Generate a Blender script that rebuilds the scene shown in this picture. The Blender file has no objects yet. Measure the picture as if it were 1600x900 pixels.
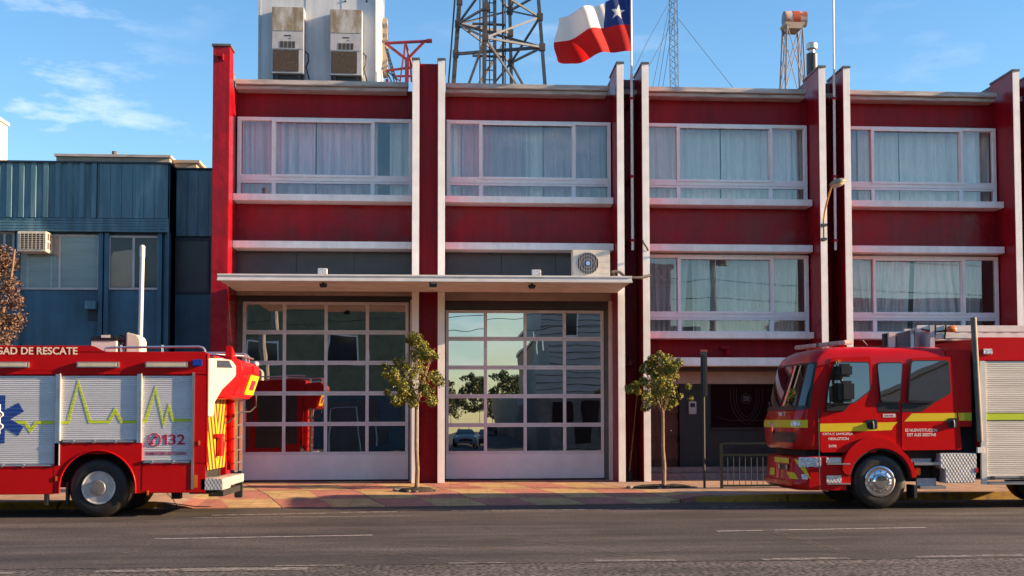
import bpy, bmesh, math, random
from mathutils import Matrix, Vector
random.seed(7)
R = math.radians
sc = bpy.context.scene
COL = sc.collection

# ------------------------------------------------------------------ camera
F = 2000.0; CX, CY = 860.63, 560.31          # focal length and principal point, photo pixels
CAMZ = 1.7
RW = ((0.996923791, -0.0783279228, -0.00277332797),
      (0.000998722252, 0.0480769749, -0.998843134),
      (0.0783706411, 0.995767714, 0.0480073079))      # world -> camera (right, down, forward)
cam = bpy.data.objects.new('camera', bpy.data.cameras.new('camera'))
COL.objects.link(cam)
cam.data.sensor_fit = 'HORIZONTAL'; cam.data.sensor_width = 36; cam.data.lens = 36 * F / 1600
cam.data.shift_x = (800 - CX) / 1600; cam.data.shift_y = (CY - 450) / 1600
cam.data.clip_start = 0.1; cam.data.clip_end = 2000
_m = Matrix((RW[0], [-v for v in RW[1]], [-v for v in RW[2]])).transposed().to_4x4()
cam.matrix_world = Matrix.Translation((0, 0, CAMZ)) @ _m
sc.camera = cam

def P(x, y, Y):
    """world (X, Z) of photo pixel (x, y) at depth Y"""
    a, b = (x - CX) / F, (y - CY) / F
    d = [RW[0][i] * a + RW[1][i] * b + RW[2][i] for i in range(3)]
    return d[0] * Y / d[1], d[2] * Y / d[1] + CAMZ
def P3(x, y, Y):
    q = P(x, y, Y); return (q[0], Y, q[1])

# ------------------------------------------------------------------ sky, sun, exposure
SUN_EL, SUN_AZ = 16.5, 7.5                    # azimuth: degrees in front of the +X direction
world = bpy.data.worlds.new('World'); sc.world = world; world.use_nodes = True
nt = world.node_tree; N = nt.nodes; L = nt.links; N.clear()
out = N.new('ShaderNodeOutputWorld'); bg = N.new('ShaderNodeBackground')
sky = N.new('ShaderNodeTexSky'); sky.sky_type = 'NISHITA'; sky.sun_disc = False
sky.sun_elevation = R(SUN_EL); sky.sun_rotation = R(90 + SUN_AZ)
sky.air_density = 1.0; sky.dust_density = 0.25; sky.ozone_density = 2.2
bg.inputs['Strength'].default_value = 0.09
tc = N.new('ShaderNodeTexCoord')
mp = N.new('ShaderNodeMapping'); mp.inputs['Scale'].default_value = (5.0, 5.0, 17.0); mp.inputs['Rotation'].default_value = (0.0, 0.22, 0.3)
nz = N.new('ShaderNodeTexNoise'); nz.inputs['Scale'].default_value = 1.6; nz.inputs['Detail'].default_value = 9; nz.inputs['Roughness'].default_value = 0.62
cr = N.new('ShaderNodeValToRGB'); cr.color_ramp.elements[0].position = 0.535; cr.color_ramp.elements[1].position = 0.80
nz2 = N.new('ShaderNodeTexNoise'); nz2.inputs['Scale'].default_value = 3.1; nz2.inputs['Detail'].default_value = 2
cr2 = N.new('ShaderNodeValToRGB'); cr2.color_ramp.elements[0].position = 0.42; cr2.color_ramp.elements[1].position = 0.66
mul = N.new('ShaderNodeMath'); mul.operation = 'MULTIPLY'
mul2 = N.new('ShaderNodeMath'); mul2.operation = 'MULTIPLY'; mul2.inputs[1].default_value = 0.68
mix = N.new('ShaderNodeMix'); mix.data_type = 'RGBA'; mix.inputs['B'].default_value = (7.5, 7.0, 6.8, 1)
L.new(tc.outputs['Generated'], mp.inputs['Vector']); L.new(mp.outputs['Vector'], nz.inputs['Vector'])
L.new(tc.outputs['Generated'], nz2.inputs['Vector'])
L.new(nz.outputs['Fac'], cr.inputs['Fac']); L.new(nz2.outputs['Fac'], cr2.inputs['Fac'])
L.new(cr.outputs['Color'], mul.inputs[0]); L.new(cr2.outputs['Color'], mul.inputs[1])
sxyz = N.new('ShaderNodeSeparateXYZ'); L.new(tc.outputs['Generated'], sxyz.inputs[0])
side = N.new('ShaderNodeMapRange'); side.inputs['From Min'].default_value = 0.0; side.inputs['From Max'].default_value = 0.2; side.inputs['To Min'].default_value = 1.0; side.inputs['To Max'].default_value = 0.2
L.new(sxyz.outputs[0], side.inputs['Value']); mul3 = N.new('ShaderNodeMath'); mul3.operation = 'MULTIPLY'
L.new(mul.outputs[0], mul3.inputs[0]); L.new(side.outputs['Result'], mul3.inputs[1]); L.new(mul3.outputs[0], mul2.inputs[0]); L.new(mul2.outputs[0], mix.inputs['Factor'])
hs_ = N.new('ShaderNodeHueSaturation'); hs_.inputs['Saturation'].default_value = 1.22; hs_.inputs['Value'].default_value = 0.93
L.new(sky.outputs['Color'], hs_.inputs['Color']); L.new(hs_.outputs['Color'], mix.inputs['A']); L.new(mix.outputs['Result'], bg.inputs['Color'])
L.new(bg.outputs['Background'], out.inputs['Surface'])

sd = Vector((math.cos(R(SUN_EL)) * math.cos(R(SUN_AZ)), -math.cos(R(SUN_EL)) * math.sin(R(SUN_AZ)), math.sin(R(SUN_EL))))
sl = bpy.data.lights.new('sun', 'SUN'); sl.energy = 5.0; sl.angle = R(0.5); sl.color = (1.0, 0.70, 0.42)
so = bpy.data.objects.new('sun', sl); COL.objects.link(so)
so.rotation_euler = sd.to_track_quat('Z', 'Y').to_euler(); so.location = (60, 0, 40)
sc.view_settings.view_transform = 'Standard'; sc.view_settings.look = 'None'
sc.view_settings.exposure = 1.6; sc.view_settings.gamma = 1.0; sc.view_settings.use_curve_mapping = False

# ------------------------------------------------------------------ helpers
class MB:
    def __init__(s): s.v = []; s.f = []; s.m = []
    def add(s, vs, fs, mi=0):
        o = len(s.v); s.v += [tuple(p) for p in vs]
        for f in fs: s.f.append([o + i for i in f]); s.m.append(mi)
        return s
    def box(s, x0, x1, y0, y1, z0, z1, mi=0):
        x0, x1 = min(x0, x1), max(x0, x1); y0, y1 = min(y0, y1), max(y0, y1); z0, z1 = min(z0, z1), max(z0, z1)
        vs = [(x, y, z) for z in (z0, z1) for y in (y0, y1) for x in (x0, x1)]
        return s.add(vs, [(0, 2, 3, 1), (4, 5, 7, 6), (0, 1, 5, 4), (2, 6, 7, 3), (0, 4, 6, 2), (1, 3, 7, 5)], mi)
    def prism(s, poly, a0, a1, axis='y', mi=0):
        def q(u, v, a): return (u, a, v) if axis == 'y' else ((a, u, v) if axis == 'x' else (u, v, a))
        n = len(poly); vs = [q(u, v, a0) for u, v in poly] + [q(u, v, a1) for u, v in poly]
        fs = [tuple(range(n)), tuple(range(2 * n - 1, n - 1, -1))]
        fs += [(i, (i + 1) % n, n + (i + 1) % n, n + i) for i in range(n)]
        return s.add(vs, fs, mi)
    def tube(s, pts, r, n=8, mi=0, r1=None):
        pts = [Vector(p) for p in pts]; k = len(pts); vs = []
        up = None
        for i, p in enumerate(pts):
            t = (pts[min(i + 1, k - 1)] - pts[max(i - 1, 0)]).normalized()
            if up is None:
                up = Vector((0, 0, 1)) if abs(t.z) < 0.9 else Vector((0, 1, 0))
            a = t.cross(up)
            if a.length < 1e-4: a = t.orthogonal()
            a.normalize(); b = t.cross(a).normalized(); up = -b if False else up
            rr = r if r1 is None else r + (r1 - r) * i / max(1, k - 1)
            vs += [p + a * (rr * math.cos(2 * math.pi * j / n)) + b * (rr * math.sin(2 * math.pi * j / n)) for j in range(n)]
        fs = [(i * n + j, i * n + (j + 1) % n, (i + 1) * n + (j + 1) % n, (i + 1) * n + j) for i in range(k - 1) for j in range(n)]
        fs += [tuple(range(n - 1, -1, -1)), tuple((k - 1) * n + j for j in range(n))]
        return s.add(vs, fs, mi)
    def bar(s, p, q, w, d=None, mi=0):
        """square bar from p to q"""
        p, q = Vector(p), Vector(q); t = (q - p).normalized(); d = d or w
        up = Vector((0, 0, 1)) if abs(t.z) < 0.95 else Vector((0, 1, 0))
        a = t.cross(up).normalized() * (w / 2); b = t.cross(a).normalized() * (d / 2)
        vs = [e + i * a + j * b for e in (p, q) for i, j in ((-1, -1), (1, -1), (1, 1), (-1, 1))]
        return s.add(vs, [(3, 2, 1, 0), (4, 5, 6, 7), (0, 1, 5, 4), (1, 2, 6, 5), (2, 3, 7, 6), (3, 0, 4, 7)], mi)
    def lathe(s, prof, c, axis='y', n=40, mi=0, closed=False):
        vs = []; c = Vector(c)
        for r, h in prof:
            for j in range(n):
                a = 2 * math.pi * j / n; u, w = r * math.cos(a), r * math.sin(a)
                vs.append(c + (Vector((u, h, w)) if axis == 'y' else (Vector((u, w, h)) if axis == 'z' else Vector((h, u, w)))))
        k = len(prof); fs = [(i * n + j, i * n + (j + 1) % n, (i + 1) * n + (j + 1) % n, (i + 1) * n + j) for i in range(k - 1) for j in range(n)]
        fs += [tuple(range(n)), tuple((k - 1) * n + j for j in range(n - 1, -1, -1))]
        return s.add(vs, fs, mi)
    def ball(s, c, r, n=10, sx=1, sy=1, sz=1, mi=0):
        prof = [(r * math.sin(math.pi * (i + 0.02) / (n + 0.04)), -r * math.cos(math.pi * (i + 0.02) / (n + 0.04))) for i in range(n + 1)]
        o = len(s.v); s.lathe(prof, (0, 0, 0), 'z', n + 4, mi)
        for i in range(o, len(s.v)):
            v = s.v[i]; s.v[i] = (c[0] + v[0] * sx, c[1] + v[1] * sy, c[2] + v[2] * sz)
        return s
    def build(s, name, mats, parent=None, bevel=0, smooth=35, normals=True):
        me = bpy.data.meshes.new(name); me.from_pydata(s.v, [], s.f); me.update()
        if not isinstance(mats, (list, tuple)): mats = [mats]
        for m in mats: me.materials.append(m)
        if len(mats) > 1:
            for p, i in zip(me.polygons, s.m): p.material_index = i
        if normals or bevel:
            bm = bmesh.new(); bm.from_mesh(me)
            if normals: bmesh.ops.recalc_face_normals(bm, faces=bm.faces)
            if bevel:
                es = [e for e in bm.edges if len(e.link_faces) == 2 and e.calc_face_angle(0) > 0.6]
                bmesh.ops.bevel(bm, geom=es, offset=bevel, segments=2, affect='EDGES', clamp_overlap=True)
            bm.to_mesh(me); bm.free()
        if smooth:
            for p in me.polygons: p.use_smooth = True
            me.set_sharp_from_angle(angle=R(smooth))
        o = bpy.data.objects.new(name, me); COL.objects.link(o)
        if parent is not None: attach(o, parent)
        return o

def attach(o, parent):
    o.parent = parent
    if parent.type == 'EMPTY': o.matrix_parent_inverse = Matrix.Translation(parent.location).inverted()
def tag(o, label, cat, group=None):
    o['label'] = label; o['category'] = cat
    if group: o['group'] = group
    return o
def thing(name, label, cat, loc=(0, 0, 0), group=None):
    o = bpy.data.objects.new(name, None); COL.objects.link(o); o.location = loc; o.empty_display_size = 0.3
    return tag(o, label, cat, group)
def setting(o, kind='structure'):
    o['kind'] = kind; return o
def copy_tree(o, loc=None, label=None):
    c = o.copy(); COL.objects.link(c)
    if loc is not None: c.location = loc
    if label: c['label'] = label
    for ch in o.children:
        d = ch.copy(); COL.objects.link(d); d.parent = c
        for g in ch.children:
            e = g.copy(); COL.objects.link(e); e.parent = d
    return c
def bx(name, m, parent, *a, bevel=0.006): return MB().box(*a).build(name, m, parent, bevel=bevel)

def text(s, x0, x1, z0, z1, Y, m, name, parent, bold=0.0, shear=0.0):
    cu = bpy.data.curves.new(name, 'FONT'); cu.body = s; cu.offset = bold; cu.extrude = 0.01; cu.shear = shear
    cu.resolution_u = 3
    t = bpy.data.objects.new(name, cu); COL.objects.link(t)
    dg = bpy.context.evaluated_depsgraph_get(); dg.update()
    me = bpy.data.meshes.new_from_object(t.evaluated_get(dg))
    bpy.data.objects.remove(t)
    xs = [v.co.x for v in me.vertices]; ys = [v.co.y for v in me.vertices]
    ax, bx_, ay, by = min(xs), max(xs), min(ys), max(ys)
    for v in me.vertices:
        x, y, z = v.co
        v.co = (x0 + (x - ax) / (bx_ - ax) * (x1 - x0), Y - z * 0.15, z0 + (y - ay) / (by - ay) * (z1 - z0))
    me.materials.clear(); me.materials.append(m); me.name = name
    o = bpy.data.objects.new(name, me); COL.objects.link(o); attach(o, parent); return o

def ribbon(pts, w, Y, th=0.003):
    """flat polyline band in the XZ plane"""
    mb = MB()
    n = len(pts); L_ = []; R_ = []
    for i, (x, z) in enumerate(pts):
        a = Vector(pts[max(i - 1, 0)]); b = Vector(pts[min(i + 1, n - 1)]); c = Vector((x, z))
        d1 = (c - a).normalized() if i > 0 else (b - c).normalized(); d2 = (b - c).normalized() if i < n - 1 else d1
        nrm1 = Vector((-d1.y, d1.x)); nrm2 = Vector((-d2.y, d2.x)); mm = (nrm1 + nrm2).normalized()
        k = min(2.2, 1 / max(0.3, mm.dot(nrm1))) * w / 2
        L_.append(c + mm * k); R_.append(c - mm * k)
    for i in range(n - 1):
        mb.prism([tuple(L_[i]), tuple(L_[i + 1]), tuple(R_[i + 1]), tuple(R_[i])], Y - th, Y, 'y')
    return mb

# ------------------------------------------------------------------ materials
def mat(name, c, rough=0.5, metal=0.0, var=0.0, scale=3.0, bump=0.0, bscale=30.0, spec=0.5, c2=None, lo=0.35, hi=0.65, stretch=(1, 1, 1), coat=0.0, rvar=0.0, detail=6, streak=0.0):
    m = bpy.data.materials.new(name); m.use_nodes = True
    n = m.node_tree.nodes; l = m.node_tree.links; b = n['Principled BSDF']
    c = tuple(c) + (1,); b.inputs['Base Color'].default_value = c
    b.inputs['Roughness'].default_value = rough; b.inputs['Metallic'].default_value = metal
    b.inputs['Specular IOR Level'].default_value = spec; b.inputs['Coat Weight'].default_value = coat; b.inputs['Coat Roughness'].default_value = 0.06
    tcn = n.new('ShaderNodeTexCoord'); mpn = n.new('ShaderNodeMapping'); mpn.inputs['Scale'].default_value = stretch
    l.new(tcn.outputs['Object'], mpn.inputs['Vector'])
    if var or c2:
        z = n.new('ShaderNodeTexNoise'); z.inputs['Scale'].default_value = scale; z.inputs['Detail'].default_value = detail; z.inputs['Roughness'].default_value = 0.6
        l.new(mpn.outputs['Vector'], z.inputs['Vector'])
        r = n.new('ShaderNodeValToRGB'); r.color_ramp.elements[0].position = lo; r.color_ramp.elements[1].position = hi
        r.color_ramp.elements[0].color = c2 + (1,) if c2 else tuple(v * (1 - var) for v in c[:3]) + (1,)
        r.color_ramp.elements[1].color = c if c2 else tuple(min(1, v * (1 + var)) for v in c[:3]) + (1,)
        l.new(z.outputs['Fac'], r.inputs['Fac']); l.new(r.outputs['Color'], b.inputs['Base Color'])
        if rvar:
            mr = n.new('ShaderNodeMapRange'); mr.inputs['To Min'].default_value = max(0.02, rough - rvar); mr.inputs['To Max'].default_value = min(1, rough + rvar)
            mr.inputs['From Min'].default_value = 0.3; mr.inputs['From Max'].default_value = 0.7
            l.new(z.outputs['Fac'], mr.inputs['Value']); l.new(mr.outputs['Result'], b.inputs['Roughness'])
    if streak:
        mps = n.new('ShaderNodeMapping'); mps.inputs['Scale'].default_value = (7, 7, 0.35); l.new(tcn.outputs['Object'], mps.inputs['Vector'])
        zs_ = n.new('ShaderNodeTexNoise'); zs_.inputs['Scale'].default_value = 1.0; zs_.inputs['Detail'].default_value = 7; zs_.inputs['Roughness'].default_value = 0.65; l.new(mps.outputs['Vector'], zs_.inputs['Vector'])
        ms = n.new('ShaderNodeMapRange'); ms.inputs['From Min'].default_value = 0.35; ms.inputs['From Max'].default_value = 0.62; ms.inputs['To Min'].default_value = 1 - streak; ms.inputs['To Max'].default_value = 1.05; l.new(zs_.outputs['Fac'], ms.inputs['Value'])
        mm_ = n.new('ShaderNodeMix'); mm_.data_type = 'RGBA'; mm_.blend_type = 'MULTIPLY'; mm_.inputs['Factor'].default_value = 1; mm_.inputs['A'].default_value = c
        if b.inputs['Base Color'].links: l.new(b.inputs['Base Color'].links[0].from_socket, mm_.inputs['A'])
        l.new(ms.outputs['Result'], mm_.inputs['B']); l.new(mm_.outputs['Result'], b.inputs['Base Color'])
    if bump:
        z2 = n.new('ShaderNodeTexNoise'); z2.inputs['Scale'].default_value = bscale; z2.inputs['Detail'].default_value = 5
        l.new(mpn.outputs['Vector'], z2.inputs['Vector'])
        bp = n.new('ShaderNodeBump'); bp.inputs['Strength'].default_value = bump; bp.inputs['Distance'].default_value = 0.02
        l.new(z2.outputs['Fac'], bp.inputs['Height']); l.new(bp.outputs['Normal'], b.inputs['Normal'])
    return m

M = {}
M['red_wall'] = mat('red_wall_paint', (0.265, 0.006, 0.013), 0.36, spec=0.17, streak=0.22, var=0.16, scale=0.8, bump=0.25, bscale=3.5, rvar=0.12)
M['red_wall_patchy'] = mat('red_wall_paint_patchy', (0.285, 0.006, 0.013), 0.26, spec=0.24, streak=0.18, var=0.2, scale=1.4, bump=0.6, bscale=4.5, rvar=0.14)
M['white_trim'] = mat('white_trim_paint', (0.82, 0.79, 0.77), 0.42, streak=0.07, var=0.07, scale=3, bump=0.05, bscale=20, stretch=(0.8, 0.8, 0.8))
M['white_frame'] = mat('white_window_frame', (0.83, 0.80, 0.79), 0.38, var=0.05, scale=4)
M['gutter'] = mat('gutter_metal', (0.42, 0.38, 0.36), 0.5, var=0.3, scale=3, stretch=(0.6, 4, 4))
M['dark_cap'] = mat('dark_cap_metal', (0.10, 0.10, 0.11), 0.55, var=0.2, scale=8)
M['grey_render'] = mat('grey_parapet_render', (0.13, 0.13, 0.145), 0.85, var=0.4, scale=6, bump=0.4)
M['panel_dark'] = mat('dark_panel', (0.055, 0.052, 0.055), 0.32, var=0.2, scale=1.2)
M['jamb'] = mat('grey_green_jamb', (0.11, 0.12, 0.12), 0.5, var=0.15)
M['canopy'] = mat('canopy_white', (0.66, 0.64, 0.62), 0.45, var=0.1, scale=4, stretch=(0.6, 2, 2))
M['soffit'] = mat('canopy_soffit', (0.68, 0.63, 0.59), 0.7, var=0.15, scale=2)
M['beige'] = mat('beige_lintel', (0.42, 0.37, 0.33), 0.7, var=0.1)
M['door_white'] = mat('door_panel_white', (0.88, 0.90, 0.90), 0.3, var=0.04, scale=3, bump=0.02, bscale=2)
M['door_frame'] = mat('door_frame_alu', (0.76, 0.77, 0.80), 0.32, metal=0.1, var=0.08)
M['rubber'] = mat('rubber_black', (0.014, 0.014, 0.015), 0.7, var=0.25, scale=9, bump=0.1)
M['tyre'] = mat('tyre_rubber', (0.009, 0.0085, 0.0085), 0.55, c2=(0.022, 0.019, 0.016), lo=0.30, hi=0.5, scale=5, bump=0.15, bscale=40)
M['black'] = mat('black_plastic', (0.012, 0.012, 0.014), 0.4, var=0.2)
M['chassis'] = mat('chassis_black', (0.012, 0.011, 0.011), 0.75, var=0.3)
M['dark_room'] = mat('dark_interior', (0.02, 0.02, 0.022), 0.9)
M['truck_red'] = mat('truck_red_paint', (0.48, 0.004, 0.005), 0.3, var=0.08, scale=1.2, coat=0.35, spec=0.2)
M['truck_red2'] = mat('truck_red_paint_left', (0.43, 0.004, 0.006), 0.34, var=0.08, scale=1.2, coat=0.2, spec=0.2)
M['truck_white'] = mat('truck_white_panel', (0.60, 0.55, 0.46), 0.4, var=0.06)
M['shutter_l'] = mat('roller_shutter_silver', (0.60, 0.62, 0.65), 0.38, metal=0.25, var=0.07, scale=2, stretch=(0.4, 1, 4))
M['shutter_r'] = mat('roller_shutter_pale', (0.68, 0.63, 0.55), 0.42, metal=0.2, var=0.12, scale=2, stretch=(0.4, 1, 6))
M['alu'] = mat('brushed_alu', (0.62, 0.62, 0.62), 0.3, metal=0.9, var=0.1)
M['ladder_alu'] = mat('ladder_alu', (0.66, 0.64, 0.60), 0.4, metal=0.25, var=0.1)
M['chrome'] = mat('chrome', (0.78, 0.78, 0.80), 0.09, metal=1.0)
M['rim'] = mat('steel_rim', (0.66, 0.66, 0.67), 0.30, metal=0.6, var=0.15, scale=8)
M['lime'] = mat('lime_reflective', (0.50, 0.62, 0.03), 0.4)
M['yellow'] = mat('yellow_reflective', (0.68, 0.50, 0.015), 0.35)
M['yellow_green'] = mat('yellow_green_reflective', (0.42, 0.46, 0.02), 0.35)
M['blue_star'] = mat('blue_decal', (0.010, 0.045, 0.25), 0.4)
M['red_text'] = mat('red_lettering', (0.36, 0.015, 0.06), 0.4)
M['cream_text'] = mat('cream_lettering', (0.85, 0.66, 0.50), 0.4)
M['white_text'] = mat('white_lettering', (0.80, 0.74, 0.70), 0.4)
M['lamp_strip'] = mat('lamp_diffuser', (0.55, 0.48, 0.36), 0.3, var=0.1)
M['blue_lamp'] = mat('blue_beacon', (0.01, 0.045, 0.32), 0.15, coat=0.6)
M['amber'] = mat('amber_lens', (0.55, 0.13, 0.02), 0.2, coat=0.5)
M['red_lens'] = mat('red_lens', (0.45, 0.012, 0.012), 0.2, coat=0.5)
M['clear_lens'] = mat('clear_lens', (0.62, 0.62, 0.64), 0.12, metal=0.5, var=0.45, scale=26, bump=0.6, bscale=60)
M['vent_blue'] = mat('vent_mesh', (0.02, 0.03, 0.06), 0.4, var=0.5, scale=60)
M['green_leaf'] = mat('leaf_green', (0.23, 0.21, 0.022), 0.5, var=0.5, scale=9, spec=0.35)
M['green_leaf2'] = mat('leaf_dark_green', (0.05, 0.075, 0.014), 0.5, var=0.4, scale=9, spec=0.35)
M['brown_leaf'] = mat('leaf_brown', (0.13, 0.07, 0.038), 0.6, var=0.5, scale=11)
M['brown_leaf2'] = mat('leaf_dark_brown', (0.07, 0.035, 0.024), 0.6, var=0.4, scale=11)
M['bark'] = mat('bark', (0.20, 0.13, 0.085), 0.85, var=0.35, scale=14, bump=0.4, stretch=(3, 3, 0.6))
M['soil'] = mat('soil', (0.035, 0.025, 0.018), 0.95, var=0.4, scale=20, bump=0.6)
M['blue_wall'] = mat('blue_wall_paint', (0.030, 0.100, 0.160), 0.5, streak=0.2, var=0.22, scale=0.9, bump=0.15, bscale=8)
M['blue_clad'] = mat('blue_cladding', (0.066, 0.165, 0.225), 0.42, c2=(0.13, 0.24, 0.30), lo=0.34, hi=0.5, streak=0.35, scale=2.2, stretch=(3, 3, 0.35))
M['blue_dark'] = mat('blue_dark_trim', (0.010, 0.022, 0.045), 0.5)
M['dark_pane'] = mat('dark_board_pane', (0.035, 0.035, 0.042), 0.35, var=0.25, scale=1.5)
M['blind'] = mat('pale_blind', (0.27, 0.37, 0.38), 0.55, var=0.10, scale=1.4, stretch=(0.4, 1, 5))
M['beige_blind'] = mat('beige_blind', (0.30, 0.25, 0.19), 0.7, var=0.06)
M['ac_beige'] = mat('ac_casing', (0.60, 0.55, 0.46), 0.5, var=0.12, scale=5)
M['ac_white'] = mat('ac_white_casing', (0.58, 0.55, 0.51), 0.5, var=0.08, scale=5)
M['ac_grey'] = mat('ac_grey_panel', (0.40, 0.40, 0.42), 0.5, var=0.12, scale=4)
M['ac_stain'] = mat('ac_stained_panel', (0.46, 0.45, 0.43), 0.55, c2=(0.22, 0.17, 0.10), lo=0.40, hi=0.62, scale=2.4, stretch=(2.2, 2.2, 0.7))
M['coil'] = mat('rusty_coil', (0.045, 0.032, 0.026), 0.8, c2=(0.16, 0.11, 0.075), lo=0.28, hi=0.46, scale=16, stretch=(2.5, 1, 0.8), bump=0.5)
M['shelter'] = mat('shelter_panel', (0.50, 0.53, 0.57), 0.5, streak=0.12, var=0.10, scale=1.4, stretch=(1, 1, 0.5))
M['galv'] = mat('galvanised_steel', (0.070, 0.078, 0.092), 0.5, metal=0.5, var=0.25, scale=6)
M['galv_rust'] = mat('rust_tinted_steel', (0.072, 0.066, 0.064), 0.6, metal=0.4, var=0.35, scale=4)
M['mast_red'] = mat('red_mast_paint', (0.15, 0.012, 0.022), 0.5, var=0.2)
M['tower_grey'] = mat('far_tower_grey', (0.15, 0.13, 0.14), 0.6)
M['drum_white'] = mat('drum_white', (0.48, 0.40, 0.36), 0.6, c2=(0.26, 0.07, 0.035), lo=0.40, hi=0.52, scale=1.5)
M['drum_orange'] = mat('drum_orange', (0.40, 0.075, 0.025), 0.6, var=0.2)
M['cable'] = mat('cable_black', (0.015, 0.015, 0.018), 0.6)
M['pole_white'] = mat('pole_white', (0.60, 0.58, 0.58), 0.4, var=0.08)
M['flag_red'] = mat('flag_red_cloth', (0.50, 0.010, 0.012), 0.8)
M['flag_white'] = mat('flag_white_cloth', (0.72, 0.70, 0.70), 0.8)
M['flag_blue'] = mat('flag_blue_cloth', (0.012, 0.035, 0.17), 0.8)
for k_, c_ in (('flag_red', (0.55, 0.012, 0.010)), ('flag_white', (0.78, 0.76, 0.74)), ('flag_blue', (0.012, 0.04, 0.20))):
    n_ = M[k_].node_tree.nodes; l_ = M[k_].node_tree.links; o_ = n_['Material Output']; mx_ = n_.new('ShaderNodeMixShader'); mx_.inputs[0].default_value = 0.42
    tr_ = n_.new('ShaderNodeBsdfTranslucent'); tr_.inputs['Color'].default_value = c_ + (1,)
    l_.new(n_['Principled BSDF'].outputs[0], mx_.inputs[1]); l_.new(tr_.outputs[0], mx_.inputs[2]); l_.new(mx_.outputs[0], o_.inputs['Surface'])
M['lamp_shell'] = mat('street_lamp_shell', (0.26, 0.21, 0.15), 0.5, var=0.15)
M['cream_wall'] = mat('cream_wall', (0.66, 0.58, 0.42), 0.8, var=0.06)
M['tan_wall'] = mat('tan_roof_hut', (0.36, 0.29, 0.23), 0.8, var=0.12)
M['wood_door'] = mat('brown_wood_door', (0.11, 0.036, 0.018), 0.5, var=0.3, scale=3, stretch=(6, 6, 0.6))
M['dark_green_wall'] = mat('dark_green_wall', (0.020, 0.028, 0.028), 0.6, var=0.2)
M['step_stone'] = mat('step_stone', (0.20, 0.185, 0.17), 0.75, var=0.2, scale=8)
M['green_metal'] = mat('green_railing', (0.008, 0.018, 0.015), 0.45)
M['sign_back'] = mat('sign_back_dark', (0.025, 0.024, 0.026), 0.5, var=0.2)
M['etched'] = mat('etched_mark', (0.045, 0.043, 0.043), 0.6)
M['stick_wood'] = mat('stick_wood', (0.70, 0.36, 0.11), 0.6, var=0.15)
M['black_flue'] = mat('black_flue', (0.03, 0.027, 0.026), 0.45, var=0.2)
M['silver_cowl'] = mat('silver_cowl', (0.50, 0.48, 0.46), 0.4, metal=0.6)
M['hose_red'] = mat('red_hydrant_paint', (0.35, 0.012, 0.012), 0.35)
M['curt_lav'] = mat('lavender_curtain', (0.66, 0.51, 0.57), 0.9, var=0.16, scale=3, stretch=(4, 1, 0.4))
M['curt_pale'] = mat('pale_blue_curtain', (0.93, 0.88, 0.82), 0.9, var=0.10, scale=3, stretch=(4, 1, 0.4))
M['curt_grey'] = mat('grey_curtain', (0.66, 0.63, 0.59), 0.9, var=0.2, scale=3, stretch=(4, 1, 0.4))

def glass(name, tint, refl, see, wav=0.0):
    m = bpy.data.materials.new(name); m.use_nodes = True; n = m.node_tree.nodes; l = m.node_tree.links; n.clear()
    o = n.new('ShaderNodeOutputMaterial'); mx = n.new('ShaderNodeMixShader'); g = n.new('ShaderNodeBsdfGlossy')
    g.inputs['Roughness'].default_value = 0.0; g.inputs['Color'].default_value = (1, 1, 1, 1)
    if see: t = n.new('ShaderNodeBsdfTransparent'); t.inputs['Color'].default_value = tint + (1,)
    else:
        t = n.new('ShaderNodeBsdfDiffuse'); t.inputs['Color'].default_value = tint + (1,)
    lw = n.new('ShaderNodeFresnel'); lw.inputs['IOR'].default_value = 1.5
    ad = n.new('ShaderNodeMath'); ad.operation = 'ADD'; ad.use_clamp = True; ad.inputs[1].default_value = refl
    l.new(lw.outputs[0], ad.inputs[0]); l.new(ad.outputs[0], mx.inputs[0]); l.new(t.outputs[0], mx.inputs[1]); l.new(g.outputs[0], mx.inputs[2])
    if wav:
        tcn = n.new('ShaderNodeTexCoord'); z = n.new('ShaderNodeTexNoise'); z.inputs['Scale'].default_value = 1.3; z.inputs['Detail'].default_value = 1
        bp = n.new('ShaderNodeBump'); bp.inputs['Strength'].default_value = wav; bp.inputs['Distance'].default_value = 0.05
        l.new(tcn.outputs['Object'], z.inputs['Vector']); l.new(z.outputs['Fac'], bp.inputs['Height']); l.new(bp.outputs['Normal'], g.inputs['Normal'])
    l.new(mx.outputs[0], o.inputs['Surface']); return m
M['win_glass'] = glass('window_glass', (0.97, 0.98, 0.97), 0.10, True, 0.015)
M['door_glass'] = glass('garage_door_glass', (0.012, 0.012, 0.014), 0.40, False, 0.028)
M['cab_glass'] = glass('tinted_cab_glass', (0.006, 0.007, 0.008), 0.13, False, 0.02)
M['screen_glass'] = glass('windscreen_glass', (0.008, 0.009, 0.010), 0.035, False, 0.02)
M['dark_glass'] = mat('dark_shop_glass', (0.008, 0.007, 0.008), 0.1, spec=0.18)

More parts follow.
